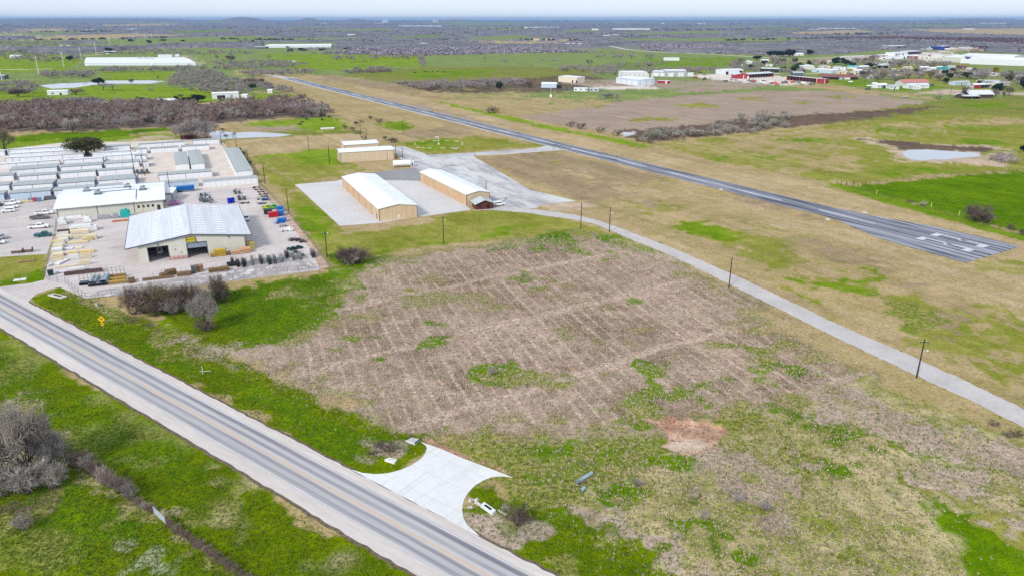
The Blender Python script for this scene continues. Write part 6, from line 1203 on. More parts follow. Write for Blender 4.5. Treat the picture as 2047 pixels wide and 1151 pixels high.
# scrap and vehicles around the works: small white/tan blocks read as trailers and sheds
r5 = random.Random(55)
def van(label, px, yaw, m, L=6, h=2.6, grp='trailers at the far works'):
    e = empty('trailer', label, 'trailer', at(*px), yaw, grp); MB().box(0, 0, .7, L, 2.5, h + .7).build('box', m, e)
    for x in (L * .2, L * .3): MB().tube((x, 0, .45), (x, .3, .45), .45, n=8).build('wheel', RUBBER, e)
for k in range(26):
    x = r5.uniform(1840, 1960); y = 98.5 + r5.uniform(-1, 2.2); van('small pale trailer parked in the yard of the blue works', (x, y), r5.uniform(-.4, .4), r5.choice((WHW, OFFW, GREYW, TANR)), r5.uniform(6, 16), r5.uniform(2.4, 4))
for k in range(12):
    x = r5.uniform(1780, 1885); y = 116 + r5.uniform(-2.5, 3.5); van('small pale trailer parked around the white works sheds', (x, y), r5.uniform(-.4, .4), r5.choice((WHW, OFFW, WHW, REDR)), r5.uniform(5, 12), r5.uniform(2.2, 3.4), 'trailers at the white works')
# salvage yard between the red barns
cols = [(PGr, 'x')]; ORN = paintm('orange', C(232, 96, 40)); REDP = paintm('red', C(190, 40, 50)); BRW = mat('rust', C(120, 92, 82), .8, .2, 2)
for (x, y, mm, lb) in ((1506, 165, ORN, 'orange machine nearest the red barn in the salvage yard'), (1549, 168, ORN, 'orange machine in the middle of the salvage yard'), (1584, 166, ORN, 'orange machine under the long open shed'), (1554, 171, ORN, 'orange machine at the near edge of the salvage yard'), (1390, 157, REDP, 'bright red machine left of the salvage yard'), (1408, 160, mat('maroon', C(120, 30, 40), .6), 'maroon machine left of the salvage yard')):
    e = empty('farm_machine', lb, 'farm machine', at(x, y), r5.uniform(-.4, .4), 'machines in the salvage yard'); MB().box(-2.6, -1, .6, 2.2, 1, 1.8, .2, .1).build('body', mm, e); MB().box(-.4, -.9, 1.8, 1.2, .9, 2.9, .2, .1).build('cab', mm, e)
    for xx in (-1.6, 1.4): MB().tube((xx, -1.2, .6), (xx, 1.2, .6), .6, n=9).build('wheel', RUBBER, e)
for k in range(34):
    x = r5.uniform(1440, 1640); y = 160.5 + (x - 1440) * .035 + r5.uniform(-1, 5.5); L = r5.uniform(3, 8); mm = r5.choice((BRW, BRW, OFFW, WHW, TRIM, PGY))
    e = empty('scrap_machine', 'small rusty or pale machine strewn over the salvage yard', 'scrap', at(x, y), r5.uniform(-.6, .6), 'scrap in the salvage yard'); MB().box(0, 0, .4, L, 1.8, r5.uniform(.9, 2.0), .3, .2).build('body', mm, e); MB().box(L * .2, .2, .9, L * .5, 1.6, r5.uniform(1.4, 2.4), .2, .2).build('top', mm, e)
for k in range(12):
    x = r5.uniform(1120, 1200); y = 180 + r5.uniform(-2, 3); e = empty('scrap_machine', 'dark vehicle wreck among the mobile homes', 'scrap', at(x - 40 * (k % 2), y), r5.uniform(-.6, .6), 'wrecks by the mobile homes'); MB().box(0, 0, .4, 4.4, 1.8, 1.1, .2, .1).build('body', r5.choice((TRIM, DIM, BRW)), e); MB().box(.8, .15, 1.1, 3.0, 1.65, 1.6, .3, .1).build('top', DIM, e)
suv('white car on the gravel yard of the pale blue shed', (1212, 180), .2, PW, 5, 'cars at the farms')
for (x, y, lb) in ((1737, 174, 'white car left of the garage on the farm lawn'), (1700, 166, 'white trailer beside the dark trough on the lawn'), (1734, 180, 'dark square wagon at the field edge'), (1810, 196, 'long pale trough standing in the weedy field'), (1862, 172, 'dark low trailer right of the white house')):
    e = empty('farm_wagon', lb, 'wagon', at(x, y), .1, 'wagons around the farms'); mm = {'w': PW, 'd': TRIM, 'l': PGY}[lb[0]]; MB().box(-2.4, -1, .6, 2.4, 1, 1.9, .1, .1).build('box', mm, e)
    for xx in (-1.5, 1.5): MB().tube((xx, -1.1, .45), (xx, 1.1, .45), .45, n=9).build('wheel', RUBBER, e)
# left side farms
KSH = (at(186, 118).x - at(170, 132.5).x) / (at(186, 118).y - at(170, 132.5).y)
e, L, D = shed('greenhouse', 'very long low white poultry house in the left meadow', 'greenhouse', (170, 132.5), (392, 132), 185, 4.2, 1.5, 'gx', WHW, WHR, .4, items=[('vent', 'f', 6, .4, 180, 1.0, rib('greenish_vent', C(190, 206, 200)))] + [('loading_bay', 'f', 103, 0, 5, 4.6, WHITE)])
for ch in e.children:
    for v in ch.data.vertices: v.co.x += v.co.y * KSH
for k in range(6): 
    o = MB().box(0, 0, 0, 5, 3, 1.6).build('roof_fan', STEEL)
    o.location = at(272 + 6 * k, 122 + (k % 2) * 3); o.location.z = 5.0; tag(o, 'grey roof unit in the cluster on the long white poultry house', 'roof unit', 'roof units on the poultry house')
shed('greenhouse', 'second long white poultry house, farther off in the centre left', 'greenhouse', (530, 96.5), (662, 95.5), 150, 4.5, 1.5, 'gx', WHW, WHR, .4); shed('shed', 'dark roofed shed at the left end of the far poultry house', 'shed', (508, 98), (531, 98), 24, 4, 1, 'gx', TRIM, GREENR)
shed('shed', 'row of small white sheds behind the near poultry house', 'shed', (316, 115), (344, 115), 8, 4, .6, 'gx', WHW, WHR); shed('shed', 'single white shed behind the right end of the near poultry house', 'shed', (350, 114), (358, 114), 8, 4, .6, 'gx', WHW, WHR)
for (a, c, d, h, w_, r_, lb, nm) in (((95, 191), (136, 190), 9, 3.6, WHW, WHR, 'long white ranch house in the left pasture', 'house'), ((425, 199), (478, 197), 9, 5, WHW, WHR, 'white barn with a big dark doorway near the grey trees', 'barn'), ((483, 200), (494, 200), 7, 4, WHW, WHR, 'small white shed right of the white barn', 'shed'), ((312, 209), (348, 209), 9, 3.6, OFFW, WHR, 'open fronted white barn between dark oaks', 'barn'), ((294, 210), (314, 210), 8, 3, WHW, WHR, 'low white shed left of the open fronted barn', 'shed'), ((535, 187), (544, 187), 5, 3, WHW, WHR, 'tiny white shed in the lime green paddock', 'shed'), ((20, 117), (40, 117), 9, 5, WHW, WHR, 'pale gabled house in the woods at the left', 'house'), ((-5, 159), (9, 159), 9, 4, TRIM, GREYW, 'dark shed under the first transmission pole', 'shed'), ((208, 107), (232, 107), 8, 3.4, TRIM, WHR, 'dark fronted shed behind the poultry house left end', 'shed'), ((14, 98), (40, 98), 8, 3.4, OFFW, WHR, 'pale shed in the wooded pasture at the far left', 'shed'), ((642, 260.5), (668, 259.5), 2, .9, TAN2, WHR, 'long pale trough at the edge of the cow paddock', 'trough')):
    A, Bp = at(*a), at(*c); L = (Bp - A).length
    it = [('doorway', 'f', L * .18, 0, L * .3, h * .65, DARK), ('door', 'f', L * .66, .2, L * .12, h * .7, GREYW)] if nm == 'barn' and 'big' in lb else ([('opening', 'f', L * (.08 + .18 * k), 0, L * .1, h * .6, DARK) for k in range(5)] if 'open fronted' in lb else ([] if nm == 'trough' else [('window', 'f', L * .2, 1.1, L * .12, 1.0, GLASS), ('door', 'f', L * .6, 0, L * .1, 2.0, DARK)]))
    shed(nm, lb, nm, A, Bp, d, h, .3 if nm == 'trough' else .8, 'gx', w_, r_, .3, 'buildings in the left pastures', it)
e = empty('shed', 'rust red lean to behind the storage sheds', 'shed', at(361, 280), Y0); MB().box(0, 0, 0, 9, 4, 2.2).build('wall', BRN, e); MB().box(-.3, -.3, 2.21, 9.3, 4.3, 2.35).build('roof', REDR, e)
# pale specks of farms, plants and towns to the horizon
for (x0, x1, y, h, lb) in ((797, 882, 53.6, 6, 'long pale row of sheds low on the horizon, centre'), (637, 653, 48.6, 10, 'white dome like shed low on the horizon'), (693, 710, 73, 6, 'white farm building in the far woods, centre left'), (1048, 1118, 57, 7, 'long white poultry house far off, right of centre'), (1225, 1299, 60.4, 7, 'longest white poultry house on the far plain'), (1183, 1196, 61.5, 8, 'white sheds at the end of the longest far poultry house'), (1206, 1219, 74, 5, 'white far farm building beside the field'), (1222, 1238, 73, 5, 'low white far farm building beside the field, right one'), (1637, 1715, 59.6, 7, 'white poultry house on the far right plain'), (1618, 1640, 62, 6, 'white sheds left of the far right poultry house'), (1961, 2011, 48.6, 9, 'white shed near the horizon at the far right'), (1928, 1948, 60, 6, 'small white buildings on the far right field'), (446, 466, 45, 9, 'pale shed on the hill slope at the horizon'), (1225, 1266, 46.4, 9, 'thin pale shed line at the horizon, right of centre'), (690, 735, 48, 8, 'pale town blocks at the horizon, left'), (735, 765, 48.5, 8, 'pale town blocks at the horizon, right'), (168, 176, 62.5, 6, 'white house in the far left woods, left one'), (181, 188, 62.5, 6, 'white house in the far left woods, middle one'), (252, 272, 61, 7, 'white houses in the far left woods, right group'), (1066, 1078, 81.5, 5, 'tan works roof at the far pit'), (1090, 1104, 81.5, 5, 'second tan works roof at the far pit'), (1130, 1150, 92, 5, 'white house row by the far road, left'), (1156, 1172, 92.5, 5, 'white house row by the far road, right'), (1328, 1358, 122, 4, 'pale ruins of a shed in the green field'), (840, 856, 90.5, 4, 'pale works by the far wood'), (852, 862, 86.5, 4, 'teal roof by the far wood'), (1688, 1696, 45.5, 8, 'white speck house near the right horizon, first'), (1699, 1705, 45.6, 8, 'white speck house near the right horizon, second'), (1850, 1860, 47.5, 8, 'white speck house near the right horizon, third'), (1395, 1410, 49, 8, 'pale sheds right of centre near the horizon'), (1322, 1328, 48.6, 8, 'white speck house right of centre near the horizon'), (120, 140, 94, 3, 'pale shed roof in the left wooded pasture')):
    A, Bp = at(x0, y), at(x1, y); L = (Bp - A).length; shed('farm_building', lb, 'farm building', A, Bp, min(40, L * .4), h, h * .25, 'gx', TEAL if 'teal' in lb else TANR if 'tan ' in lb else WHW, TEAL if 'teal' in lb else TANR if 'tan ' in lb else WHR, .2, 'pale buildings far away')
e = empty('grain_plant', 'pale silo tower of the plant on the horizon', 'silo', at(770, 47.2)); h = 70
for k in range(4): MB().tube((k * 26 - 40, 0, 0), (k * 26 - 40, 0, h * (.7 + .3 * (k % 2))), 11, n=12).build('silo', WHW, e)
e = empty('grain_plant', 'smaller pale silo group right of the tower on the horizon', 'silo', at(872, 47.2))
for k in range(4): MB().tube((k * 30 - 40, 0, 0), (k * 30 - 40, 0, 60 - 12 * k), 12, n=12).build('silo', WHW, e)
# cattle
COWM = mat('black_hide', (.012, .011, .011), .8, .2, 3)
def cow_mesh():
    b = MB()
    prof = [(-1.15, .95, .22), (-1.0, 1.0, .36), (-.5, 1.0, .42), (.2, .98, .43), (.75, 1.02, .38), (1.0, 1.1, .25), (1.35, 1.25, .17), (1.6, 1.2, .14), (1.85, 1.0, .1)]
    n = 8
    for (x, z, r) in prof:
        for k in range(n): a = 2 * math.pi * k / n; b.v.append((x, r * .72 * math.cos(a), z + r * math.sin(a)))
    for i in range(len(prof) - 1):
        for k in range(n): b.f.append((i * n + k, (i + 1) * n + k, (i + 1) * n + (k + 1) % n, i * n + (k + 1) % n))
    b.f.append(tuple(range(n))[::-1]); b.f.append(tuple((len(prof) - 1) * n + k for k in range(n)))
    for x in (-.9, .75):
        for y in (-.2, .2): b.tube((x, y, .8), (x + .06, y, .42), .14, .08, n=6); b.tube((x + .06, y, .42), (x, y, 0), .07, .06, n=6)
    b.tube((-1.15, 0, 1.15), (-1.3, 0, .5), .04, .03, n=5); b.tube((1.45, .1, 1.36), (1.4, .32, 1.4), .05, .03, n=5); b.tube((1.45, -.1, 1.36), (1.4, -.32, 1.4), .05, .03, n=5)
    return b.mesh('cow', COWM, True)
CM = cow_mesh(); r6 = random.Random(66)
def cow(px, lb, g):
    o = bpy.data.objects.new('cow', CM); COL.objects.link(o); o.location = at(*px); o.rotation_euler = (0, 0, r6.choice((0, math.pi)) + r6.uniform(-.7, .7)); tag(o, lb, 'cow', g)
for q in ((702, 126), (708, 125.5), (712, 125), (718, 125.5), (724, 124.5), (728, 124), (733, 124), (742, 122.7), (747, 122.3)): cow(q, 'black cow in the herd on the far bright green field', 'far herd')
for q in ((828, 146.5), (831, 146.7), (848, 145.2), (852, 145), (865, 145), (875, 144.6), (884, 145.5), (889, 146)): cow(q, 'black cow in the herd on the dark green field past the runway', 'middle herd')
for q, lb in (((642, 234.5), 'black cow at the wood edge, leftmost of the top pair'), ((648, 233), 'black cow at the wood edge, right one of the top pair'), ((659, 236), 'black cow at the right end of the cow paddock'), ((644, 241.5), 'black cow below the pair at the wood edge'), ((613, 240.5), 'small black cow alone in the paddock middle'), ((604, 247), 'black calf just above the lying cow'), ((600, 251), 'black cow lowest in the cow paddock')): cow(q, lb, 'near herd')
for q in ((520, 114), (527, 114), (575, 112), (582, 112)): cow(q, 'black cow beside the far left thicket', 'far left cattle')

r8 = random.Random(88)
for k, (x, y) in enumerate(((1472, 133), (1530, 133), (1552, 127), (1612, 134), (1634, 129), (1655, 126), (1668, 137), (1700, 150), (1716, 153), (1736, 158), (1768, 150), (1782, 143), (1796, 147), (1824, 146), (1846, 147), (1866, 150), (1884, 147), (1906, 150), (1920, 148), (1944, 152), (1962, 150), (1958, 166), (2012, 160), (2034, 158), (1826, 130), (1850, 129), (1700, 122), (1722, 124), (1760, 124), (1776, 126))):
    A = at(x, y); L = r8.uniform(6, 13); a = r8.uniform(-.5, .5); shed('outbuilding', 'small plain outbuilding half hidden among the farm trees', 'outbuilding', A, A + Vector((math.cos(a), math.sin(a), 0)) * L, r8.uniform(5, 8), r8.uniform(2.4, 3.4), r8.uniform(.5, 1.3), 'gx', r8.choice((OFFW, WHW, GREYW, TAN2, LOG)), r8.choice((WHR, LTR, GREYW, TANR, GREENR, REDR)), .3, 'outbuildings among the farm trees', [('doorway', 'f', L * .3, 0, 1.6, 2.0, DARK)])

def byl(t): return next(o for o in SC.objects if o.parent is None and str(o.get('label', '')).startswith(t))
def merge(child, into):                                    # a wing belongs to its house: hand its parts over
    c, t = byl(child), byl(into); M = t.matrix_basis.inverted() @ c.matrix_basis
    for ch in list(c.children): L = M @ ch.matrix_basis; ch.parent = t; ch.matrix_basis = L
    bpy.data.objects.remove(c)
merge('white front gable wing', 'white gabled house with hedge'); merge('low log wing', 'dark log ranch house'); merge('pale porch roof', 'dark log ranch house'); merge('red end bay', 'long open shed with a red end wall'); merge('long open sided grey', 'red gabled barn with'); merge('lower front wing of the huge', 'huge white distribution'); merge('white lean to building', 'huge white distribution')
# ================= VEGETATION =================
VR = np.random.default_rng(42)
def twigs(P, D, L, Wd, rng):                         # tapered quads: base points, directions, lengths, widths
    D = D / np.linalg.norm(D, axis=1, keepdims=True); up = rng.normal(size=D.shape); S = np.cross(D, up); S /= np.linalg.norm(S, axis=1, keepdims=True) + 1e-9
    a = P - S * Wd[:, None] / 2; b = P + S * Wd[:, None] / 2; T = P + D * L[:, None]; c = T + S * Wd[:, None] * .2; d = T - S * Wd[:, None] * .2
    return np.stack([a, b, c, d], 1).reshape(-1, 3)
def qmesh(name, V, m):
    me = npmesh(name, V, np.arange(len(V)).reshape(-1, 4)); me.materials.append(m); return me
def bare_model(seed, ntw, tw, limbs=7, stem=.25, spread=.5, bushy=False, lobes=3):
    """unit-height bare tree: (trunk V quads, crown V quads)"""
    r = np.random.default_rng(seed); tb = MB(); ends = []
    def br(p, d, L, rad, lev):
        q = p; n = 3; dd = d
        for i in range(n):
            dd = dd + Vector(r.normal(size=3)) * .16 + Vector((0, 0, .05)); dd.normalize(); q2 = q + dd * (L / n)
            tb.tube(q, q2, rad * (1 - .25 * i), rad * (1 - .25 * (i + 1)), n=4 if lev < 2 else 3, cap=False); ends.append((q2, dd.copy(), lev)); q = q2
        if lev < 2:
            for k in range(lobes):
                a = r.uniform(0, 6.28); e = dd * .75 + Vector((math.cos(a), math.sin(a), r.uniform(-.1, .5))) * .75; e.normalize()
                br(p.lerp(q, r.uniform(.5, 1)), e, L * r.uniform(.5, .75), rad * .5, lev + 1)
    if not bushy:
        top = Vector((r.normal() * .02, r.normal() * .02, stem)); tb.tube((0, 0, 0), top, .028, .022, n=6, cap=False)
        for k in range(limbs):
            a = 6.28 * (k + r.uniform(-.3, .3)) / limbs; el = r.uniform(.35, 1.25); d = Vector((math.cos(a) * math.cos(el), math.sin(a) * math.cos(el), math.sin(el)))
            br(top * r.uniform(.7, 1), d, r.uniform(.3, .4) * (spread / .5 if el < .8 else 1), .016, 0)
    else:
        for k in range(limbs):
            a = 6.28 * (k + r.uniform(-.3, .3)) / limbs; el = r.uniform(.5, 1.4); d = Vector((math.cos(a) * math.cos(el), math.sin(a) * math.cos(el), math.sin(el)))
            br(Vector((math.cos(a) * .06, math.sin(a) * .06, 0)), d, r.uniform(.35, .5), .012, 0)
    E_ = [e for e in ends if e[2] >= (1 if not bushy else 0)]
    idx = r.integers(0, len(E_), ntw); P = np.array([E_[i][0] for i in idx]) + r.normal(size=(ntw, 3)) * .03; D = np.array([E_[i][1] for i in idx]) + r.normal(size=(ntw, 3)) * .55 + np.array([0, 0, .15])
    P[:, 2] = np.maximum(P[:, 2], .02)
    V = twigs(P, D, r.uniform(.06, .17, ntw), tw * r.uniform(.6, 1.3, ntw), r)
    zs = max(.5, np.percentile(V[:, 2], 98.5)); xs = np.percentile(np.abs(V[:, :2]), 96) * 2
    S = np.array([1 / xs, 1 / xs, 1 / zs]); tv = np.array(tb.v) * S; return tv, tb.f, V * S
def leafy_model(seed, nl, size, lobes=11, stem=.3, flat=.75):
    r = np.random.default_rng(seed); tb = MB(); top = Vector((0, 0, stem)); tb.tube((0, 0, 0), top, .05, .035, n=6, cap=False); Vs = []
    for k in range(lobes):
        a = 6.28 * k / lobes + r.uniform(-.3, .3); rad = r.uniform(.1, .36) if k else 0; c = np.array([rad * math.cos(a), rad * math.sin(a), .32 + r.uniform(0, .42) * (1 - rad)]); s = r.uniform(.15, .24)
        tb.tube(top, Vector(c), .022, .008, n=4, cap=False); n = int(nl / lobes)
        d = r.normal(size=(n, 3)); d /= np.linalg.norm(d, axis=1, keepdims=True); P = c + d * (s * r.uniform(.45, 1.12, n))[:, None] * np.array([1, 1, flat])
        Nn = d + r.normal(size=(n, 3)) * .7; T = np.cross(Nn, r.normal(size=(n, 3))); Vs.append(twigs(P, T, size * r.uniform(.7, 1.4, n), size * r.uniform(.5, .9, n), r))
    V = np.concatenate(Vs); zs = V[:, 2].max(); xs = np.percentile(np.abs(V[:, :2]), 99) * 2; S = np.array([1 / xs, 1 / xs, 1 / zs]); return np.array(tb.v) * S, tb.f, V * S
def twm(name, c1, c2, rnd=.25): return mat(name, c1, .95, .2, 2.2, col2=c2, rnd=rnd, spec=.1)
BARK = twm('bark', C(104, 92, 84), C(76, 66, 60)); BARKW = twm('pale_bark', C(206, 200, 190), C(160, 152, 144))
TWG = twm('grey_twigs', C(186, 176, 172), C(140, 128, 124)); TWB = twm('brown_twigs', C(160, 138, 130), C(112, 94, 88)); TWD = twm('dark_twigs', C(124, 108, 100), C(84, 72, 68)); TWP = twm('pale_twigs', C(196, 186, 178), C(148, 136, 128)); TWO = twm('olive_twigs', C(150, 142, 104), C(104, 98, 70)); TWM = twm('sage_twigs', C(170, 176, 156), C(126, 134, 114))
OAK = twm('oak_leaves', C(66, 84, 52), C(28, 40, 24), .2); OAKD = twm('dark_oak_leaves', C(44, 62, 48), C(16, 26, 20), .2); OAKB = twm('bronze_oak_leaves', C(108, 104, 66), C(46, 48, 26), .1); GOLD = twm('golden_leaves', C(170, 150, 30), C(110, 104, 20), .1); PINE = twm('pine_needles', C(30, 66, 42), C(12, 30, 22), .1)
LIB = {}
def lib(kind, var=0):
    k = (kind, var)
    if k in LIB: return LIB[k]
    s = 100 + var * 17
    T_ = {'near': lambda: bare_model(s, 5200, .006, 9, .12, .6, lobes=4), 'mid': lambda: bare_model(s + 3, 1000, .012, 8, .13, .5), 'far': lambda: bare_model(s + 5, 260, .026, 6, .12, .5, lobes=2), 'bush': lambda: bare_model(s + 7, 700, .016, 9, 0, .5, True, 2), 'bushnear': lambda: bare_model(s + 9, 2200, .010, 12, 0, .5, True, 3),
          'oak': lambda: leafy_model(s + 11, 1700, .07, 13, .12), 'oakfar': lambda: leafy_model(s + 13, 480, .12, 10, .1), 'oaknear': lambda: leafy_model(s + 15, 5200, .042, 18, .2, .7), 'tall': lambda: bare_model(s + 19, 500, .014, 6, .4, .5)}[kind]
    tv, tf, V = T_(); LIB[k] = (tv, tf, V); return LIB[k]
MESHES = {}
def plant(kind, mt, x, y, ytop=None, w=None, h=None, label='', cat='tree', group=None, name='bare_tree', var=None, bark=None, parts=True, pos=None):
    p_ = pos if pos is not None else at(x, y); rz = random.random() * 6.28
    if h is None: h = max(1.0, ztop(x, y, ytop))
    if w is None: w = h * random.uniform(.85, 1.2)
    elif w < 0: w = -w                                # metres
    else: w = (at(x + w / 2, y) - at(x - w / 2, y)).length
    var = random.randrange(4) if var is None else var; bk = bark or BARK; key = (kind, var, mt.name, bk.name)
    if key not in MESHES:
        tv, tf, V = lib(kind, var); tm = bpy.data.meshes.new('trunk'); tm.from_pydata([tuple(v) for v in tv], [], tf); tm.materials.append(bk); tm.update(); MESHES[key] = (tm, qmesh('crown', V, mt))
    tm, cm = MESHES[key]
    e = empty(name, label, cat, p_, rz, group); e.scale = (w, w, h)
    for nm, me in (('trunk', tm), ('crown' if name not in ('shrub',) else 'twigs', cm)): o = bpy.data.objects.new(nm, me); COL.objects.link(o); o.parent = e
    return e
R7 = random.Random(77); random.seed(11)
def inpoly(p, W):
    c = False; n = len(W)
    for i in range(n):
        a, b = W[i], W[(i + 1) % n]
        if (a[1] > p[1]) != (b[1] > p[1]) and p[0] < (b[0] - a[0]) * (p[1] - a[1]) / (b[1] - a[1]) + a[0]: c = not c
    return c
def scat(pts, n, mind=0, seed=0):
    W_ = [tuple(at(*q).xy) for q in pts]; xs = [q[0] for q in W_]; ys = [q[1] for q in W_]; r = random.Random(seed); out = []; t = 0
    while len(out) < n and t < n * 60:
        t += 1; p_ = (r.uniform(min(xs), max(xs)), r.uniform(min(ys), max(ys)))
        if inpoly(p_, W_) and all((p_[0] - o[0]) ** 2 + (p_[1] - o[1]) ** 2 > mind * mind for o in out[-60:]): out.append(p_)
    return out
# --- near left: big grey trees and the brush on the ranch fence
plant('near', TWP, 62, 958, 812, 118, label='biggest grey bare tree at the left edge by the ranch fence', cat='tree', var=0)
plant('near', TWP, 8, 968, 842, 96, label='grey bare tree cut by the left picture edge', cat='tree', var=1)
plant('near', TWG, 112, 945, 860, 62, label='smaller grey bare tree on the right flank of the biggest one', cat='tree', var=2)
plant('bushnear', TWP, 110, 975, 930, 50, label='pale scrub bush at the foot of the grey trees', cat='shrub', name='shrub', var=0)
plant('bushnear', TWG, 55, 985, 925, 70, label='grey scrub bush under the biggest grey tree', cat='shrub', name='shrub', var=1)
plant('bushnear', TWG, 12, 990, 935, 60, label='grey scrub bush at the left edge under the trees', cat='shrub', name='shrub', var=2)
hl_ = [(145, 925), (160, 935), (178, 945), (192, 955), (208, 966), (222, 975), (238, 985), (252, 992), (262, 1000), (276, 1008), (290, 1017), (302, 1024)]
for k, (x, y) in enumerate(hl_): plant('bushnear', TWB if k % 2 else TWG, x, y, y - (34 if 0 < k < 9 else 14), 30 if k < 9 else 18, label='bare brush clump growing along the ranch wire fence, tree side of the gate', cat='shrub', name='shrub', group='brush on the ranch fence', var=k % 4)
for k in range(16):
    t = k / 15; x, y = 340 + 180 * t, 1054 + 122 * t; plant('bushnear', TWB, x, y, y - R7.uniform(10, 20), R7.uniform(14, 22), label='low bare brush clump growing along the ranch wire fence beyond the gate', cat='shrub', name='shrub', group='brush beyond the gate', var=k % 4)
plant('bushnear', TWP, 46, 1060, 1030, 36, label='fallen pale dead branches in the lower left meadow', cat='dead branches', name='dead_branches', var=3)
# --- thicket below the yard and the single tree
for k, (x, y, t, w, m_) in enumerate(((268, 628, 578, 44, TWD), (292, 625, 572, 50, TWB), (322, 622, 568, 56, TWO), (352, 622, 574, 52, TWB), (378, 620, 572, 50, TWD), (402, 612, 570, 44, TWG), (310, 632, 600, 40, TWD), (346, 628, 596, 40, TWG), (436, 598, 552, 38, TWD), (446, 604, 566, 30, TWD))):
    plant('bushnear', m_, x, y, t, w, label='dense brown thicket bush below the yard front fence' if k < 8 else ['dark bush at the right end of the thicket, taller', 'dark bush at the right end of the thicket, lower'][k - 8], cat='shrub', name='shrub', group='thicket below the yard', var=k % 4)
plant('near', TWG, 412, 658, 590, 54, label='lone grey bare tree standing in the green strip below the thicket', var=3)
plant('bushnear', TWD, 412, 662, 640, 34, label='dark brush around the foot of the lone grey tree', cat='shrub', name='shrub', var=1)
plant('bushnear', TWD, 690, 527, 497, 46, label='dark brush heap below the yard corner pole, left half', cat='shrub', name='shrub', var=0); plant('bushnear', TWD, 715, 526, 497, 60, label='dark brush heap below the yard corner pole, right half', cat='shrub', name='shrub', var=2); plant('bush', TWP, 702, 529, 505, 30, label='pale bare bush in front of the dark brush heap', cat='shrub', name='shrub')
plant('bush', TWP, 985, 748, 734, 22, label='small pale dead bush in the middle of the stubble lot', cat='shrub', name='shrub')
plant('bushnear', TWD, 1035, 1050, 1016, 46, label='dark leafless bush right of the slotted headwall', cat='shrub', name='shrub'); plant('bush', TWG, 1012, 1022, 1005, 18, label='little grey bush behind the slotted headwall', cat='shrub', name='shrub')
plant('bush', TWG, 1160, 968, 962, 16, label='little dry weed clump at the long loose culvert', cat='shrub', name='shrub'); plant('bush', TWD, 765, 900, 884, 56, label='dry brown weed clump left of the driveway', cat='shrub', name='shrub'); 
for k, (x, y) in enumerate(((1275, 972), (1475, 1000), (1530, 1020), (1405, 1035), (1985, 850), (2030, 870), (2015, 872))): plant('bush', TWG if k < 4 else TWD, x, y, y - (16 if k < 4 else 9), 24, label=['dry bush in the weedy lot below the dug pit', 'dry bush in the pale weeds, centre bottom', 'dry bush in the pale weeds, right of the centre bottom one', 'dry bush beside the green strip at the bottom', 'dark brush by the gravel road right end, left one', 'dark brush by the gravel road at the right edge, upper', 'dark brush by the gravel road at the right edge, lower'][k], cat='shrub', name='shrub')
# --- right field bushes and creek hedge
plant('bushnear', TWD, 1952, 443, 410, 48, label='big dark bare bush on the runway side field fence', cat='shrub', name='shrub', var=1); plant('bushnear', TWD, 1970, 446, 424, 34, label='smaller dark bush leaning on the big fence bush', cat='shrub', name='shrub', var=2); plant('bush', TWP, 1846, 412, 402, 16, label='small pale bush on the fence left of the big dark bush', cat='shrub', name='shrub'); plant('bush', TWD, 2020, 460, 447, 24, label='dark bush on the fence right of the big one', cat='shrub', name='shrub'); plant('bush', TWD, 2046, 470, 458, 20, label='dark bush on the fence at the right picture edge', cat='shrub', name='shrub'); plant('bush', TWD, 1819, 405, 399, 14, label='low dark bush on the fence, farthest from the big one', cat='shrub', name='shrub')
for k in range(7): plant('bush', TWG, 1985 + k * 7, 327 - (k % 3) * 4, 312 - (k % 3) * 4, 22, label='grey scrub bush on the pond bank mound', cat='shrub', name='shrub', group='scrub on the pond bank')
plant('oakfar', OAKD, 2046, 305, 288, 16, label='dark tree at the right edge beside the pond bank', name='oak_tree')
hp = scat([(1258, 272), (1330, 286), (1400, 276), (1470, 268), (1470, 258), (1400, 266), (1330, 268)], 30, 3.0, 1) + scat([(1440, 252), (1500, 232), (1570, 230), (1590, 252), (1520, 268), (1450, 268)], 34, 3.0, 2)
for k, p_ in enumerate(hp): plant('bush' if k % 3 else 'mid', (TWP, TWG, TWM)[k % 3], 0, 0, h=R7.uniform(3.0, 5.5), w=-R7.uniform(4, 6.5), pos=Vector((*p_, 0)), label='grey leafless bush in the creek hedge between the two fields', cat='shrub', name='shrub', group='creek hedge bushes')
for k, (x, y) in enumerate(((1201, 265), (1234, 272), (1286, 284), (1300, 287), (1275, 283), (1160, 258), (1140, 254), (981, 226), (988, 226))): plant('bush', TWD if k != 2 else TWG, x, y, y - 12, 20, label=['dark bush on the far runway verge, below the mauve field', 'dark bush at the creek end by the small pool', 'grey bush at the lower end of the creek hedge', 'grey bush at the lowest corner of the creek hedge', 'dark bush in the lower creek hedge', 'small dark bush on the runway verge, right one', 'small dark bush on the runway verge, left one', 'dark bush beyond the runway middle, left one', 'dark bush beyond the runway middle, right one'][k], cat='shrub', name='shrub')
for k, (x, y, t) in enumerate(((1234, 204, 185), (1215, 197, 186), (1207, 198, 187), (1222, 196, 186))): plant('mid', TWM, x, y, t, 16, label='pale sage bare tree at the top corner of the mauve field', group='trees at the mauve field corner', bark=BARKW)
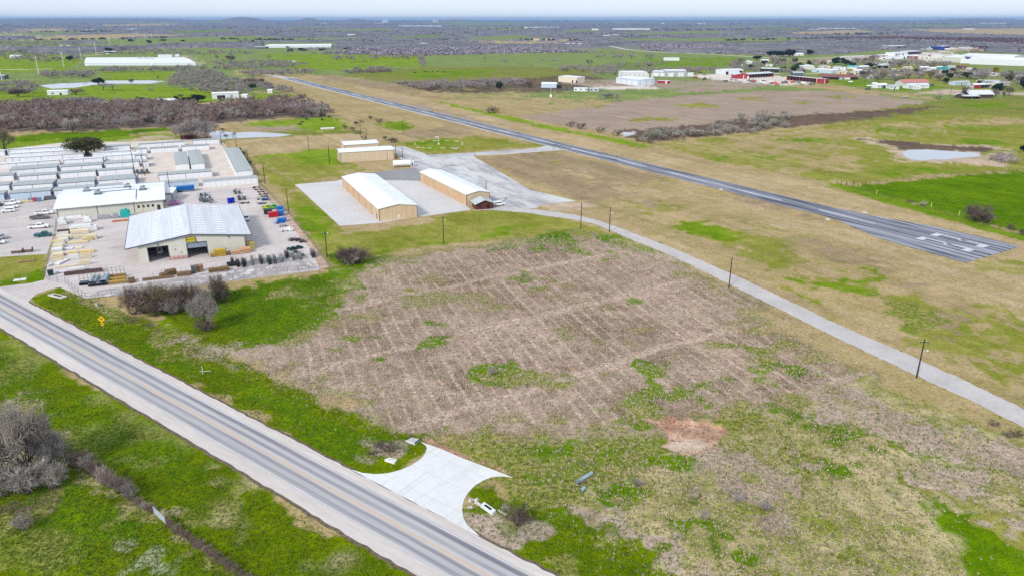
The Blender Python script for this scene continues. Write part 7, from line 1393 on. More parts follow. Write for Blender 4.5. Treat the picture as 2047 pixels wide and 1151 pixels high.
# --- the wood behind the sheds
WOOD = [(-60, 214), (150, 208), (300, 212), (400, 212), (500, 206), (600, 200), (648, 218), (660, 238), (560, 236), (420, 250), (200, 260), (-60, 268)]
front = [(-40, 262), (120, 258), (200, 250), (340, 246), (480, 240), (560, 232), (655, 236), (650, 226), (560, 222), (340, 234), (120, 244), (-40, 250)]
for k, p_ in enumerate(scat(front, 105, 4.5, 5)): plant('mid' if k % 2 else 'bush', (TWB, TWG, TWB, TWD, TWM)[k % 5], 0, 0, h=R7.uniform(4.5, 7.5), w=-R7.uniform(6, 9), pos=Vector((*p_, 0)), label='leafless tree on the near edge of the brown wood behind the sheds', group='trees on the near edge of the brown wood')
for k, (x, y, t, w) in enumerate(((145, 266, 238, 30), (395, 280, 240, 50), (372, 280, 246, 36), (415, 276, 244, 40), (352, 274, 252, 20))): plant('near' if k else 'mid', TWP if k == 0 else TWG, x, y, t, w, label=['pale grey tree standing out from the brown wood edge', 'tallest grey bare tree by the creek behind the sheds', 'grey bare tree left of the tallest one by the creek', 'grey bare tree right of the tallest one by the creek', 'small grey tree left of the creek trees'][k], var=k % 4)
for k, (x, y) in enumerate(((452, 276), (468, 272), (445, 262), (690, 258), (705, 262), (718, 268), (712, 252), (728, 280), (745, 286), (752, 292), (782, 286), (790, 285), (770, 282), (758, 246), (740, 240), (722, 246), (482, 318), (490, 322), (500, 330), (486, 310), (476, 304))): plant('bush' if k % 2 else 'mid', TWD, x, y, y - R7.uniform(5, 10), R7.uniform(9, 16), label='dark leafless scrub between the creek, the cow paddock and the hangars' if k < 16 else 'dark leafless scrub along the fence of the longest shed', cat='shrub', name='shrub', group='creek scrub' if k < 16 else 'scrub at the longest shed')
plant('oaknear', OAKB, 175, 311, 274, 72, label='big bronze green live oak standing among the storage rows', name='oak_tree', var=0)
plant('mid', TWO, 11, 308, 256, 34, label='dark tall scrubby tree at the left edge by the sheds', var=2)
# --- left pastures
for (x, y, t, w, m_, kd, nm, lb) in ((197, 170, 155, 24, OAKD, 'oak', 'oak_tree', 'dark round oak in front of the left pond'), (264, 168, 158, 12, TWD, 'mid', 'bare_tree', 'small dark tree on the pond bank'), (207, 181, 165, 20, TWP, 'tall', 'bare_tree', 'pale bare tree in the pasture below the round oak, left'), (226, 181, 167, 18, TWP, 'tall', 'bare_tree', 'pale bare tree in the pasture below the round oak, right'), (35, 195, 178, 36, TWD, 'near', 'bare_tree', 'dark spreading tree left of the long ranch house'), (152, 190, 178, 24, TWB, 'mid', 'bare_tree', 'brown tree at the right end of the long ranch house'),
        (120, 209, 200, 18, TWD, 'mid', 'bare_tree', 'first of four dark trees in a row above the wood'), (150, 209, 200, 17, TWD, 'mid', 'bare_tree', 'second of four dark trees in a row above the wood'), (174, 209, 199, 17, TWD, 'mid', 'bare_tree', 'third of four dark trees in a row above the wood'), (198, 208, 198, 20, TWD, 'mid', 'bare_tree', 'last of four dark trees in a row above the wood'), (300, 181, 175, 14, TWG, 'bush', 'bare_tree', 'low spreading bush in the middle pasture'), (281, 208, 193, 22, OAKD, 'oak', 'oak_tree', 'dark oak left of the open fronted barn'), (290, 208, 199, 12, TWG, 'mid', 'bare_tree', 'pale bare tree before the dark oak at the barn'), (372, 206, 194, 24, OAK, 'oak', 'oak_tree', 'green oak right of the open fronted barn'), (395, 205, 188, 30, OAKD, 'oak', 'oak_tree', 'biggest dark oak by the open fronted barn'), (353, 205, 192, 12, OAKD, 'oakfar', 'oak_tree', 'narrow dark tree at the barn corner'), (362, 196, 189, 12, TWD, 'mid', 'bare_tree', 'small dark tree behind the green oak'),
        (140, 122, 112, 16, OAKD, 'oakfar', 'oak_tree', 'dark oak at the left end of the poultry house'), (218, 105, 95, 18, OAKD, 'oakfar', 'oak_tree', 'dark oak behind the poultry house, left'), (245, 81, 75, 10, OAKD, 'oakfar', 'oak_tree', 'dark oak in the far pasture, first'), (262, 85, 78, 11, OAKD, 'oakfar', 'oak_tree', 'dark oak in the far pasture, second'), (298, 88, 80, 12, OAKD, 'oakfar', 'oak_tree', 'dark oak in the far pasture, third'), (326, 83, 79, 14, OAKD, 'oakfar', 'oak_tree', 'wide dark oak in the far pasture, fourth'), (366, 84, 80, 12, OAKD, 'oakfar', 'oak_tree', 'wide dark oak in the far pasture, fifth'), (351, 92, 84, 9, TWG, 'far', 'bare_tree', 'bare tree alone in the far pasture'), (44, 106, 101, 12, OAKD, 'oakfar', 'oak_tree', 'dark oak in the left woods'), (460, 124, 111, 20, TWD, 'mid', 'bare_tree', 'dark tree in the pasture right of the poultry house'), (434, 118, 110, 10, TWD, 'far', 'bare_tree', 'small dark tree beside the pasture track'), (449, 125, 119, 8, TWD, 'far', 'bare_tree', 'tiny dark tree by the pasture track'), (316, 158, 152, 8, TWD, 'far', 'bare_tree', 'small dark tree in the lime strip'), (537, 117, 110, 10, TWD, 'far', 'bare_tree', 'dark tree on the edge of the lime field'), (575, 100, 92, 8, TWD, 'far', 'bare_tree', 'small tree before the far poultry house'), (610, 148, 140, 9, OAKD, 'oakfar', 'oak_tree', 'dark tree at the runway far end'), (500, 171, 156, 26, TWB, 'mid', 'bare_tree', 'brown tree at the runway corner of the thicket, left'), (518, 172, 156, 30, TWB, 'mid', 'bare_tree', 'brown tree at the runway corner of the thicket, middle'), (535, 177, 166, 20, TWD, 'mid', 'bare_tree', 'brown tree at the runway corner of the thicket, right'), (503, 180, 168, 20, OAK, 'oakfar', 'oak_tree', 'green tree behind the lime paddock'),
        (998, 180, 163, 14, OAKD, 'oakfar', 'oak_tree', 'dark upright tree at the brush end beyond the runway'), (1058, 176, 164, 16, TWD, 'mid', 'bare_tree', 'dark tree left of the small round roofed shed'), (1041, 172, 158, 18, TWP, 'mid', 'bare_tree', 'pale tree left of the dark one by the sheds')):
    plant(kd, m_, x, y, t, w, label=lb, name=nm)
# --- farm trees on the right
for (x, y, t, w, m_, kd, nm, lb) in ((1513, 121, 111, 17, OAKD, 'oak', 'oak_tree', 'round dark oak beside the white farmhouse'), (1540, 114, 102, 16, OAKD, 'oakfar', 'oak_tree', 'dark oak grove on the field edge, first'), (1552, 114, 101, 18, OAKD, 'oakfar', 'oak_tree', 'dark oak grove on the field edge, second'), (1564, 114, 102, 18, OAKD, 'oakfar', 'oak_tree', 'dark oak grove on the field edge, third'), (1578, 115, 98, 24, OAKD, 'oakfar', 'oak_tree', 'tallest dark oak of the field edge grove'), (1618, 111, 99, 18, OAKD, 'oakfar', 'oak_tree', 'dark oak right of the white house at the grove'),
        (1544, 127, 111, 18, TWG, 'mid', 'bare_tree', 'round grey bare tree behind the open pole shed'), (1564, 129, 116, 18, TWB, 'mid', 'bare_tree', 'brownish bare tree right of the round grey one'), (1588, 130, 116, 16, TWD, 'mid', 'bare_tree', 'dark bare tree above the dark scrub oaks'), (1565, 144, 133, 18, OAK, 'oakfar', 'oak_tree', 'scrub oak at the open pole shed, left'), (1588, 145, 130, 22, OAK, 'oakfar', 'oak_tree', 'scrub oak at the open pole shed, middle'), (1605, 147, 138, 12, OAKD, 'oakfar', 'oak_tree', 'scrub oak at the cream shed corner'), (1670, 131, 114, 19, PINE, 'oakfar', 'oak_tree', 'dark green dense tree behind the pale blue shed, left'), (1690, 131, 119, 20, OAKD, 'oakfar', 'oak_tree', 'dark green dense tree behind the pale blue shed, right'), (1712, 126, 116, 22, TWG, 'mid', 'bare_tree', 'grey brown bare tree above the trailers'), (1726, 127, 117, 20, TWG, 'mid', 'bare_tree', 'grey brown bare tree above the grey house'), (1741, 128, 109, 26, TWB, 'mid', 'bare_tree', 'tall brown tree left of the white gabled house'), (1739, 136, 126, 22, OAKD, 'oakfar', 'oak_tree', 'dark oak clump in front of the tall brown tree'), (1782, 133, 126, 8, OAKD, 'oakfar', 'oak_tree', 'small dark oak before the white gabled house'), (1758, 138, 131, 12, OAKD, 'oakfar', 'oak_tree', 'dark bush oak by the half hidden white house'),
        (1729, 164, 140, 18, TWD, 'tall', 'bare_tree', 'tall bare tree with a visible trunk left of the white garage'), (1762, 160, 143, 24, TWO, 'mid', 'bare_tree', 'olive bare tree left of the tan roof house'), (1752, 164, 150, 20, TWM, 'mid', 'bare_tree', 'sage bare tree behind the white garage'), (1790, 166, 150, 20, TWM, 'mid', 'bare_tree', 'sage bare tree behind the small white outbuilding'), (1801, 165, 152, 16, TWO, 'mid', 'bare_tree', 'olive bare tree left of the red roof'), (1816, 158, 142, 22, TWG, 'mid', 'bare_tree', 'grey bare tree behind the red roof, left'), (1836, 157, 144, 20, TWG, 'mid', 'bare_tree', 'grey bare tree behind the red roof, right'), (1842, 155, 146, 9, OAKD, 'oakfar', 'oak_tree', 'small dark tree right behind the red roof'), (1818, 136, 114, 14, TWP, 'tall', 'bare_tree', 'tall white trunked tree above the cream cottage, left'), (1829, 140, 120, 10, TWP, 'tall', 'bare_tree', 'thin white trunked tree above the cream cottage, middle'), (1836, 139, 118, 12, TWP, 'tall', 'bare_tree', 'thin white trunked tree above the cream cottage, right'), (1806, 135, 120, 20, TWG, 'mid', 'bare_tree', 'lavender bare tree left of the white trunks'), (1796, 134, 124, 16, TWG, 'mid', 'bare_tree', 'lavender bare tree at the white gabled house'), (1852, 134, 122, 22, TWG, 'far', 'bare_tree', 'bare tree line above the lane, first'), (1868, 134, 122, 20, TWG, 'far', 'bare_tree', 'bare tree line above the lane, second'), (1884, 133, 122, 18, TWG, 'far', 'bare_tree', 'bare tree line above the lane, third'),
        (1858, 158, 142, 22, TWO, 'mid', 'bare_tree', 'olive bare tree in the yard right of the red roof'), (1878, 163, 148, 18, TWG, 'mid', 'bare_tree', 'grey bare tree in the yard right of the red roof'), (1897, 160, 146, 14, OAKD, 'oakfar', 'oak_tree', 'dark tree left of the pale metal shed'), (1913, 156, 142, 24, TWO, 'mid', 'bare_tree', 'olive tree above the pale metal shed, left'), (1932, 158, 144, 24, OAK, 'oakfar', 'oak_tree', 'brown green tree above the pale metal shed, right'), (1950, 160, 147, 24, TWG, 'mid', 'bare_tree', 'grey thicket tree above the red round ended barn, left'), (1964, 161, 147, 24, TWG, 'mid', 'bare_tree', 'grey thicket tree above the red round ended barn, right'), (1976, 158, 136, 10, TWP, 'tall', 'bare_tree', 'slim pale tree left of the golden tree'), (1989, 152, 134, 14, GOLD, 'oakfar', 'oak_tree', 'golden leaved tree above the white house'), (2002, 172, 140, 26, TWP, 'tall', 'bare_tree', 'tall pale trunked tree right of the golden tree'), (2014, 170, 140, 18, OAKB, 'oakfar', 'oak_tree', 'dark leafy tree right of the tall pale trunk'), (1993, 187, 165, 21, PINE, 'oak', 'oak_tree', 'dark green dense tree at the corner of the ranch house'), (1989, 195, 178, 14, TWB, 'mid', 'bare_tree', 'brown tree at the gable end of the ranch house'), (1929, 197, 172, 18, TWB, 'tall', 'bare_tree', 'tall bare tree in front of the log wing'), (2017, 192, 174, 18, TWO, 'mid', 'bare_tree', 'bare tree on the lane right of the ranch house'), (2006, 194, 184, 9, TWD, 'mid', 'bare_tree', 'small dark tree right of the ranch house'), (2030, 168, 152, 24, TWG, 'mid', 'bare_tree', 'grey bare tree near the right edge of the farms'), (2044, 180, 154, 22, OAKD, 'oakfar', 'oak_tree', 'dark tree cut by the right edge beside the farms'), (1876, 199, 186, 16, TWM, 'bush', 'bare_tree', 'sage scrub in front of the ranch house'),
        (1480, 128, 116, 18, TWG, 'mid', 'bare_tree', 'grey tree left of the white farmhouse'), (1490, 140, 128, 24, TWM, 'far', 'bare_tree', 'sage tree line below the white farmhouse, left'), (1466, 138, 127, 24, TWM, 'far', 'bare_tree', 'sage tree line above the round doored shed, left'), (1510, 139, 129, 20, TWM, 'far', 'bare_tree', 'sage tree line below the white farmhouse, right'), (1178, 132, 119, 12, TWD, 'far', 'bare_tree', 'dark tree standing up in the green pasture'), (1110, 122, 116, 18, TWG, 'far', 'bare_tree', 'small grey copse in the light green field, right'), (1084, 123, 118, 8, TWG, 'far', 'bare_tree', 'small grey tree in the light green field, middle'), (1300, 118, 108, 22, TWG, 'far', 'bare_tree', 'grey copse at the pasture ruin, right'), (1262, 117, 106, 22, TWG, 'far', 'bare_tree', 'grey copse at the pasture ruin, left'), (969, 120, 113, 10, TWG, 'far', 'bare_tree', 'grey tree in the light green field, left'), (1010, 127, 118, 14, TWG, 'far', 'bare_tree', 'grey bush in the light green field'), (1063, 137, 130, 9, TWG, 'far', 'bare_tree', 'grey bush at the lower field edge')):
    plant(kd, m_, x, y, t, w, label=lb, name=nm, bark=BARKW if 'white trunk' in lb or 'pale' in lb.split(' trunk')[0] else None)
for k, (x, y) in enumerate(((1476, 136), (1500, 141), (1528, 131), (1556, 132), (1598, 137), (1616, 133), (1645, 134), (1682, 126), (1704, 134), (1716, 145), (1748, 143), (1770, 140), (1790, 151), (1806, 148), (1830, 149), (1862, 154), (1888, 151), (1904, 146), (1926, 152), (1946, 147), (1970, 153), (2020, 155), (2036, 164), (1724, 154), (1700, 158), (1890, 168), (1956, 170), (2008, 180))): plant('oakfar' if k % 3 else 'mid', OAKD if k % 3 else TWD, x, y, y - R7.uniform(8, 13), R7.uniform(9, 15), label='dark round tree standing between the farm houses and outbuildings', name='oak_tree', group='dark trees between the farm houses')
# --- woods that read as masses
def mass(name, label, pts_list, m_, kind='far', hr=(5, 8), nvar=4):
    Vs = []; r = np.random.default_rng(len(name) + len(pts_list)); tv_all = []
    for (x, y) in pts_list:
        _, _, V = lib(kind, int(r.integers(nvar))); h = r.uniform(*hr); w = h * r.uniform(1.0, 1.5); a = r.uniform(0, 6.28); c, s = math.cos(a), math.sin(a)
        Q = np.stack([(V[:, 0] * c - V[:, 1] * s) * w + x, (V[:, 0] * s + V[:, 1] * c) * w + y, V[:, 2] * h], 1); Vs.append(Q)
    o = bpy.data.objects.new(name, qmesh(name, np.concatenate(Vs), m_)); COL.objects.link(o); return tag(o, label, 'wood', kind='stuff')
mass('woods', 'broad brown leafless wood behind the storage sheds', scat(WOOD, 520, 2.0, 8), TWB)
mass('woods', 'grey leafless trees mixed through the brown wood', scat(WOOD, 150, 2.0, 9), TWG)
TH = [[(-50, 106), (60, 104), (125, 112), (125, 126), (90, 128), (0, 124)], [(0, 84), (160, 86), (160, 100), (60, 100), (0, 104)], [(140, 115), (166, 115), (166, 122), (142, 122)], [(85, 150), (190, 148), (190, 157), (90, 159)], [(190, 142), (410, 138), (410, 143), (200, 147)], [(355, 148), (440, 148), (460, 162), (500, 168), (505, 190), (440, 197), (420, 190), (340, 177), (350, 156)], [(430, 128), (560, 126), (620, 132), (560, 141), (430, 143)], [(470, 150), (620, 143), (640, 150), (500, 156)], [(200, 103), (330, 101), (500, 106), (510, 112), (370, 113), (200, 112)], [(-20, 172), (70, 170), (78, 182), (60, 192), (-20, 192)], [(505, 172), (560, 178), (590, 188), (560, 186), (520, 180)], [(845, 116), (850, 134), (842, 135), (836, 117)], [(660, 117), (838, 114), (830, 119), (670, 122)], [(690, 142), (790, 139), (800, 145), (690, 149)], [(790, 171), (1040, 164), (1050, 175), (880, 184), (800, 178)], [(1110, 140), (1200, 134), (1330, 128), (1320, 134), (1200, 144), (1120, 147)], [(1180, 146), (1300, 142), (1430, 140), (1440, 146), (1300, 152), (1180, 155)], [(1190, 113), (1250, 114), (1240, 118), (1190, 117)], [(1460, 140), (1520, 140), (1520, 145), (1460, 146)], [(1745, 150), (1800, 148), (1800, 156), (1745, 158)], [(1840, 132), (1900, 130), (1900, 135), (1840, 137)], [(1930, 146), (1975, 148), (1970, 158), (1935, 158)], [(1460, 129), (1600, 129), (1600, 135), (1460, 137)], [(1740, 127), (1835, 125), (1835, 136), (1745, 137)], [(1720, 143), (1850, 143), (1850, 161), (1720, 161)], [(1860, 143), (1985, 146), (1985, 159), (1860, 161)], [(2000, 150), (2080, 150), (2080, 176), (2012, 176)], [(1620, 125), (1740, 125), (1740, 131), (1620, 133)], [(1560, 143), (1610, 143), (1610, 149), (1560, 149)]]
NT = [150, 150, 20, 60, 90, 260, 130, 60, 150, 50, 40, 24, 60, 40, 150, 90, 120, 16, 20, 30, 30, 30, 40, 50, 60, 50, 40, 40, 14]
pts = []
for k, (q, n_) in enumerate(zip(TH, NT)): pts += scat(q, int(n_ * 1.0), 0, 20 + k)
mass('thickets', 'grey leafless thickets and hedgerows between the far pastures', pts, TWG, 'far', (4.5, 7.5))
mass('thickets', 'darker brown scrub mixed into the far thickets', [p_ for k, p_ in enumerate(pts) if k % 4 == 0 and True], TWD, 'far', (3, 5))
TWF = twm('haze_tinted_twigs', C(178, 170, 182), C(134, 126, 138))  # grey twigs with a lavender distance haze mixed into the colour
# far woods: many small ragged crowns, thinning with distance
def clumps(name, label, P_, S_, m_, nq=9, seed=1):
    r = np.random.default_rng(seed); n = len(P_); P_ = np.asarray(P_); S_ = np.asarray(S_)
    d = r.normal(size=(n, nq, 3)); d[..., 2] = np.abs(d[..., 2]); d /= np.linalg.norm(d, axis=2, keepdims=True)
    base_ = np.zeros((n, nq, 3)); base_[..., :2] = P_[:, None, :]; zz = P_[:, :1] * 0
    hh = np.minimum(S_ * .5, r.uniform(5, 8.5, n)); sc = np.stack([S_ * .5, S_ * .5, hh], 1)[:, None, :]
    c = base_ + d * r.uniform(.35, .95, (n, nq, 1)) * sc; c[..., 2] = np.maximum(c[..., 2], .6)
    R2 = np.hypot(P_[:, 0], P_[:, 1]); zg = np.clip((R2 - 3500) / 12000, 0, 1) * 26 * (vnoise(P_[:, 0], P_[:, 1], 2600, 9) + .25); c[..., 2] += zg[:, None]
    t = np.cross(d + r.normal(size=d.shape) * .5, r.normal(size=d.shape)).reshape(-1, 3); L = np.repeat(S_ * .42, nq) * r.uniform(.6, 1.3, n * nq)
    t /= np.linalg.norm(t, axis=1, keepdims=True); t[:, 2] *= .25
    V = twigs(c.reshape(-1, 3) - t * L[:, None] / 2, t, L, L * .55, r)
    o = bpy.data.objects.new(name, qmesh(name, V, m_)); COL.objects.link(o); return tag(o, label, 'wood', kind='stuff')
def farscatter(n, r0, r1, a0, a1, seed, keep):
    r = np.random.default_rng(seed); R2 = np.exp(r.uniform(math.log(r0), math.log(r1), n)); A2 = r.uniform(math.radians(a0), math.radians(a1), n); x = R2 * np.sin(A2); y = R2 * np.cos(A2)
    k = keep(x, y, R2); return np.stack([x[k], y[k]], 1), R2[k]
def woodmask(x, y, R2):
    v = vnoise(x, y, 420, 4) * .9 + vnoise(x, y, 1300, 6) * .9 + np.clip((R2 - 1700) / 3500, -.3, .3); return v > .09
def openfields(x, y, R2):                             # leave the traced pastures open
    ok = woodmask(x, y, R2)
    for q in OPEN:
        W_ = [at(*p_)[:2] for p_ in q]; ins = np.zeros(len(x), bool); n = len(W_)
        for i in range(n):
            ax, ay = W_[i]; bx, by = W_[(i + 1) % n]; c = (ay > y) != (by > y); ins ^= c & (x < (bx - ax) * (y - ay) / ((by - ay) if abs(by - ay) > 1e-9 else 1e-9) + ax)
        ok &= ~ins
    return ok
OPEN = [[(-300, 102), (0, 102), (130, 110), (400, 112), (520, 104), (640, 108), (760, 109), (850, 112), (1000, 106), (1200, 106), (1330, 117), (1500, 113), (1580, 120), (1760, 100), (1800, 98), (2400, 118), (2400, 700), (-300, 700)], [(1180, 78), (1560, 75), (1620, 80), (1540, 89), (1300, 85)], [(170, 82), (330, 76), (500, 72), (560, 76), (500, 85), (250, 92)], [(512, 78), (720, 74), (715, 80), (530, 84)], [(525, 86), (670, 85), (670, 98), (525, 100)], [(920, 76), (1030, 72), (1150, 79), (1200, 92), (1000, 90), (940, 86)], [(905, 57), (1010, 55), (1090, 59), (1000, 62)], [(1780, 60), (2060, 57), (2300, 58), (2300, 73), (2047, 72), (1900, 69)], [(1840, 96), (1970, 94), (1970, 104), (1840, 104)]] + STRIPS
def canopy(name, label, keep, r0, r1, m_, seed, poly=None, hh=(4.2, 3.2), step=1.011):
    rs = np.exp(np.arange(math.log(r0), math.log(r1), math.log(step))); az_ = np.radians(np.arange(-42, 42.01, .1)); Rg, Ag = np.meshgrid(rs, az_, indexing='ij'); x = (Rg * np.sin(Ag)).ravel(); y = (Rg * np.cos(Ag)).ravel(); R2 = Rg.ravel()
    k = keep(x, y, R2) & (vnoise(x, y, 34, seed) + .6 * vnoise(x, y, 15, seed + 1) > -.42); r = np.random.default_rng(seed); zg = np.where(R2 > 3500, np.clip((R2 - 3500) / 12000, 0, 1) * 26 * (vnoise(x, y, 2600, 9) + .25), 0)
    z = zg + hh[0] + hh[1] * (vnoise(x, y, 11, seed + 2) + .8 * vnoise(x, y, 26, seed + 3)) * 1.3 + r.normal(size=x.size) * .5; z = np.where(k, np.maximum(z, zg + 1.5), zg - .6)
    nr, na = Rg.shape; x = x + r.normal(size=x.size) * R2 * .0006; V = np.stack([x, y, z], 1); i, j = np.meshgrid(np.arange(nr - 1), np.arange(na - 1), indexing='ij'); Q = np.stack([i * na + j, i * na + j + 1, (i + 1) * na + j + 1, (i + 1) * na + j], -1).reshape(-1, 4)
    kk = k[Q].any(1); Q = Q[kk]; us = np.unique(Q); mp_ = np.zeros(len(V), int); mp_[us] = np.arange(len(us)); me = npmesh(name, V[us], mp_[Q]); me.materials.append(m_); o = bpy.data.objects.new(name, me); COL.objects.link(o); return tag(o, label, 'wood', kind='stuff')
CANM = mat('bare_canopy', C(142, 137, 138), .97, .2, .009, col2=C(96, 95, 98), spec=.05)
canopy('far_woods', 'grey leafless woods rolling away to the horizon', openfields, 1150, 26000, CANM, 61)
P1, R1 = farscatter(5200, 1150, 4200, -43, 43, 3, openfields); clumps('far_woods', 'ragged bare crowns rising from the nearer far woods', P1, np.clip(R1 / 190, 7, 16), TWF, 12, 1)
P1, R1 = farscatter(1500, 1150, 6000, -43, 43, 31, openfields); clumps('far_woods', 'dark evergreen trees dotted through the nearer far woods', P1, np.clip(R1 / 190, 7, 16), OAKD, 12, 3)
P1, R1 = farscatter(2500, 4200, 30000, -43, 43, 4, openfields); clumps('far_woods', 'blue grey woods along the horizon, farther part', P1, np.clip(R1 / 140, 14, 140), TWF, 7, 2)
BELT = []; rb_ = random.Random(404)
for (x0, y0, x1, y1) in ((40, 82, 330, 77), (430, 79, 640, 82), (520, 67, 760, 65), (840, 69, 1040, 67), (1180, 76, 1440, 74), (1440, 82, 1640, 78), (1560, 71, 1800, 69), (1000, 58, 1240, 57), (60, 66, 240, 64), (1700, 58, 1960, 56), (330, 57, 560, 56), (700, 84, 930, 82), (1300, 62, 1500, 61), (480, 86, 520, 85), (1040, 80, 1180, 83), (560, 104, 700, 99), (860, 60, 1000, 59), (1260, 52, 1420, 51.5), (600, 51, 800, 50.5)):
    A_, B_ = at(x0, y0), at(x1, y1); n_ = int((B_ - A_).length / 16)
    for i_ in range(n_):
        if rb_.random() < .7: q = A_.lerp(B_, rb_.random()); BELT.append((q.x + rb_.gauss(0, 6), q.y + rb_.gauss(0, 14)))
clumps('tree_belts', 'dark tree belts between the far fields and woods', BELT, [rb_.uniform(9, 16) * (1 + math.hypot(*q) / 6000) for q in BELT], twm('belt_twigs', C(92, 92, 84), C(58, 62, 56)), 14, 9)
W1 = scat([(640, 109), (700, 101), (820, 90), (1000, 94), (1210, 104), (1030, 108), (850, 112)], 1300, 0, 91) + scat([(1260, 90), (1540, 94), (1690, 100), (1780, 97), (1770, 101), (1540, 112), (1400, 108), (1300, 103)], 1200, 0, 92); clumps('far_woods', 'dense grey wood blocks behind the green fields', W1, [9.5] * len(W1), TWF, 16, 5)
W1 = scat([(1640, 74), (2047, 78), (2300, 80), (2300, 110), (2047, 108), (1980, 97), (1840, 95), (1700, 93)], 2200, 0, 93); clumps('far_woods', 'purplish brown wood behind the huge white warehouse', W1, [11] * len(W1), twm('purple_twigs', C(122, 98, 104), C(88, 70, 76)), 14, 6)
# --- rough tufts standing in the stubble, the weeds and the verges
def tufts(name, label, polys, n, m_, hr, wr, seed, blades=5, jit=3.5):
    P_ = []
    for k, (q, f) in enumerate(polys): P_ += scat(q, int(n * f), 0, seed + k)
    P_ = np.array(P_); r = np.random.default_rng(seed); N = len(P_); P_ = P_ + r.normal(size=P_.shape) * jit; PW_ = [tuple(at(*q).xy) for q in PIT]; AP_ = [(q.x, q.y) for q in aw]; P_ = np.array([q for q in P_ if not inpoly(q, PW_) and not inpoly(q, AP_) and abs((q[0] - RC.x) * RN.x + (q[1] - RC.y) * RN.y) > 6.1]); N = len(P_); base_ = np.zeros((N, blades, 3)); base_[..., :2] = P_[:, None, :] + r.normal(size=(N, blades, 2)) * .12
    d = r.normal(size=(N, blades, 3)) * np.array([.7, .7, .2]) + np.array([0, 0, .75]); L = r.uniform(hr[0], hr[1], N * blades)
    V = twigs(base_.reshape(-1, 3), d.reshape(-1, 3), L, r.uniform(wr[0], wr[1], N * blades), r)
    o = bpy.data.objects.new(name, qmesh(name, V, m_)); COL.objects.link(o); return tag(o, label, 'grass', kind='stuff')
PIT = [(1300, 896), (1325, 866), (1312, 842), (1345, 830), (1400, 829), (1456, 838), (1482, 856), (1446, 878), (1404, 896), (1350, 902)]
LOT = [(700, 566), (780, 520), (880, 500), (1060, 474), (1230, 478), (1330, 512), (1460, 590), (1690, 735), (1730, 780), (1600, 800), (1440, 840), (1310, 880), (1010, 880), (850, 878), (640, 800), (470, 716), (560, 690), (640, 650), (690, 590)]
WEEDY = [(1010, 900), (1300, 900), (1440, 850), (1740, 790), (2047, 900), (2200, 980), (2200, 1100), (1960, 1000), (1830, 985), (1870, 1080), (1930, 1220), (1500, 1220), (1180, 1060), (1060, 980)]
tufts('dry_stubble', 'dry pale stubble tufts standing on the ploughed lot', [(LOT, .8), (WEEDY, .16)], 46000, mat('dry_straw', C(220, 198, 180), .95, .2, .5, col2=C(178, 154, 134)), (.15, .42), (.05, .14), 71, 4)
tufts('weeds', 'dark green weed tufts on the lot and lower meadow', [(LOT, .16), (WEEDY, .34), ([(930, 990), (1060, 985), (1500, 1230), (1300, 1220), (960, 1068)], .08), ([(0, 960), (300, 1040), (500, 1200), (0, 1200)], .08)], 15000, mat('weed_green', C(138, 156, 56), .9, .25, .4, col2=C(66, 100, 22)), (.1, .3), (.08, .2), 81, 5)

tufts('grass_tufts', 'short bright grass tufts standing on the road verges', [([(-20, 690), (130, 765), (380, 905), (520, 990), (830, 1165), (300, 1220), (-20, 1100)], .5), ([(70, 610), (200, 690), (400, 795), (690, 935), (840, 900), (780, 860), (640, 800), (440, 705), (300, 645), (140, 580)], .35), ([(300, 612), (440, 585), (640, 550), (690, 560), (640, 650), (540, 690), (440, 700)], .3)], 30000, mat('verge_grass', C(124, 142, 20), .95, .2, .3, col2=C(74, 100, 4)), (.08, .26), (.06, .16), 95, 4, 1.0)
# ================= LIGHT, AIR, CAMERA =================
w = bpy.data.worlds.new('World'); SC.world = w; w.use_nodes = True; n = w.node_tree.nodes; l = w.node_tree.links; bg = n['Background']
SUN = Vector((-.46, -.74, .62)).normalized(); EL = math.asin(SUN.z); AZ = math.atan2(SUN.x, SUN.y)
sk = n.new('ShaderNodeTexSky'); sk.sky_type = 'NISHITA'; sk.sun_disc = False; sk.sun_elevation = EL; sk.sun_rotation = AZ; sk.air_density = 1.0; sk.dust_density = .6; sk.ozone_density = 1.0; sk.altitude = 100
tc = n.new('ShaderNodeTexCoord'); mp = n.new('ShaderNodeMapping'); mp.inputs['Scale'].default_value = (1, 1, 3.5); nz = n.new('ShaderNodeTexNoise'); nz.inputs['Scale'].default_value = 3.0; nz.inputs['Detail'].default_value = 5
l.new(tc.outputs['Generated'], mp.inputs['Vector']); l.new(mp.outputs['Vector'], nz.inputs['Vector'])
mr = n.new('ShaderNodeMapRange'); mr.inputs['From Min'].default_value = .35; mr.inputs['From Max'].default_value = .65; mr.inputs['To Min'].default_value = .8; mr.inputs['To Max'].default_value = .88; l.new(nz.outputs['Fac'], mr.inputs['Value'])
mx = n.new('ShaderNodeMix'); mx.data_type = 'RGBA'; l.new(mr.outputs['Result'], mx.inputs['Factor']); l.new(sk.outputs['Color'], mx.inputs['A']); mx.inputs['B'].default_value = (5.6, 6.35, 7.45, 1)
l.new(mx.outputs['Result'], bg.inputs['Color']); bg.inputs['Strength'].default_value = .112
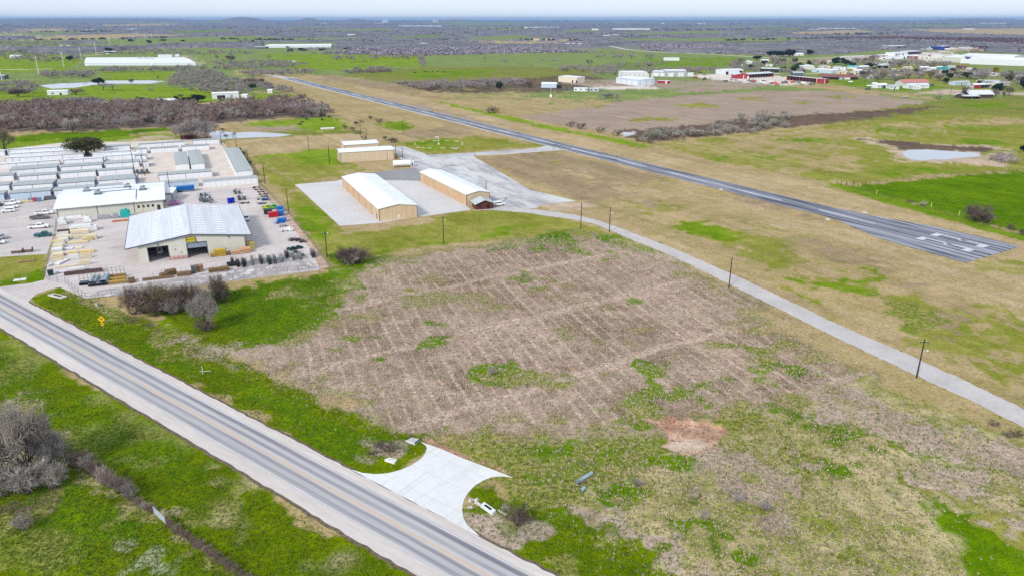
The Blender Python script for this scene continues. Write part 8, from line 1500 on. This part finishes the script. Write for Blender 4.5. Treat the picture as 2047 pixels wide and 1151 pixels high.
ld = bpy.data.lights.new('sun', 'SUN'); ld.energy = 2.6; ld.angle = math.radians(11); ld.color = (1, .955, .9); lo = bpy.data.objects.new('sun', ld); COL.objects.link(lo); lo.rotation_euler = SUN.to_track_quat('Z', 'Y').to_euler(); lo.location = (0, 0, 500)
if True:
    hz = MB().box(-30000, -600, -3, 30000, 30000, 172).build('haze', []) if False else None
    b = MB(); b.box(-32000, -700, -4, 32000, 34000, 126); me = b.mesh('haze', [])
    hm = bpy.data.materials.new('haze_air'); hm.use_nodes = True; hn = hm.node_tree.nodes; hn.remove(hn['Principled BSDF']); pv = hn.new('ShaderNodeVolumePrincipled'); pv.inputs['Density'].default_value = 5e-5; pv.inputs['Color'].default_value = (.3, .5, .82, 1); pv.inputs['Anisotropy'].default_value = 0.0
    hm.node_tree.links.new(pv.outputs['Volume'], hn['Material Output'].inputs['Volume']); me.materials.append(hm)
    ho = bpy.data.objects.new('haze', me); COL.objects.link(ho); tag(ho, 'thin blue air haze over the plain', 'haze', kind='stuff')
cd = bpy.data.cameras.new('camera'); cd.sensor_width = 36; cd.sensor_fit = 'HORIZONTAL'; cd.lens = 36 * F / 2047; cd.clip_start = .5; cd.clip_end = 200000
co = bpy.data.objects.new('camera', cd); COL.objects.link(co); co.location = (0, 0, H); co.rotation_euler = (math.pi / 2 - PITCH, 0, 0); SC.camera = co
SC.view_settings.view_transform = 'Standard'; SC.view_settings.look = 'None'; SC.view_settings.exposure = 0.42; SC.view_settings.gamma = 1.0
SC.render.engine = 'CYCLES'; cy = SC.cycles; cy.max_bounces = 4; cy.diffuse_bounces = 2; cy.glossy_bounces = 2; cy.transmission_bounces = 2; cy.volume_bounces = 0; cy.transparent_max_bounces = 8; cy.caustics_reflective = False; cy.caustics_refractive = False
cy.use_denoising = False; cy.denoiser = 'OPENIMAGEDENOISE'; cy.denoising_input_passes = 'RGB_ALBEDO_NORMAL'; cy.denoising_prefilter = 'ACCURATE'; cy.sample_clamp_indirect = 4
SC.render.film_transparent = False
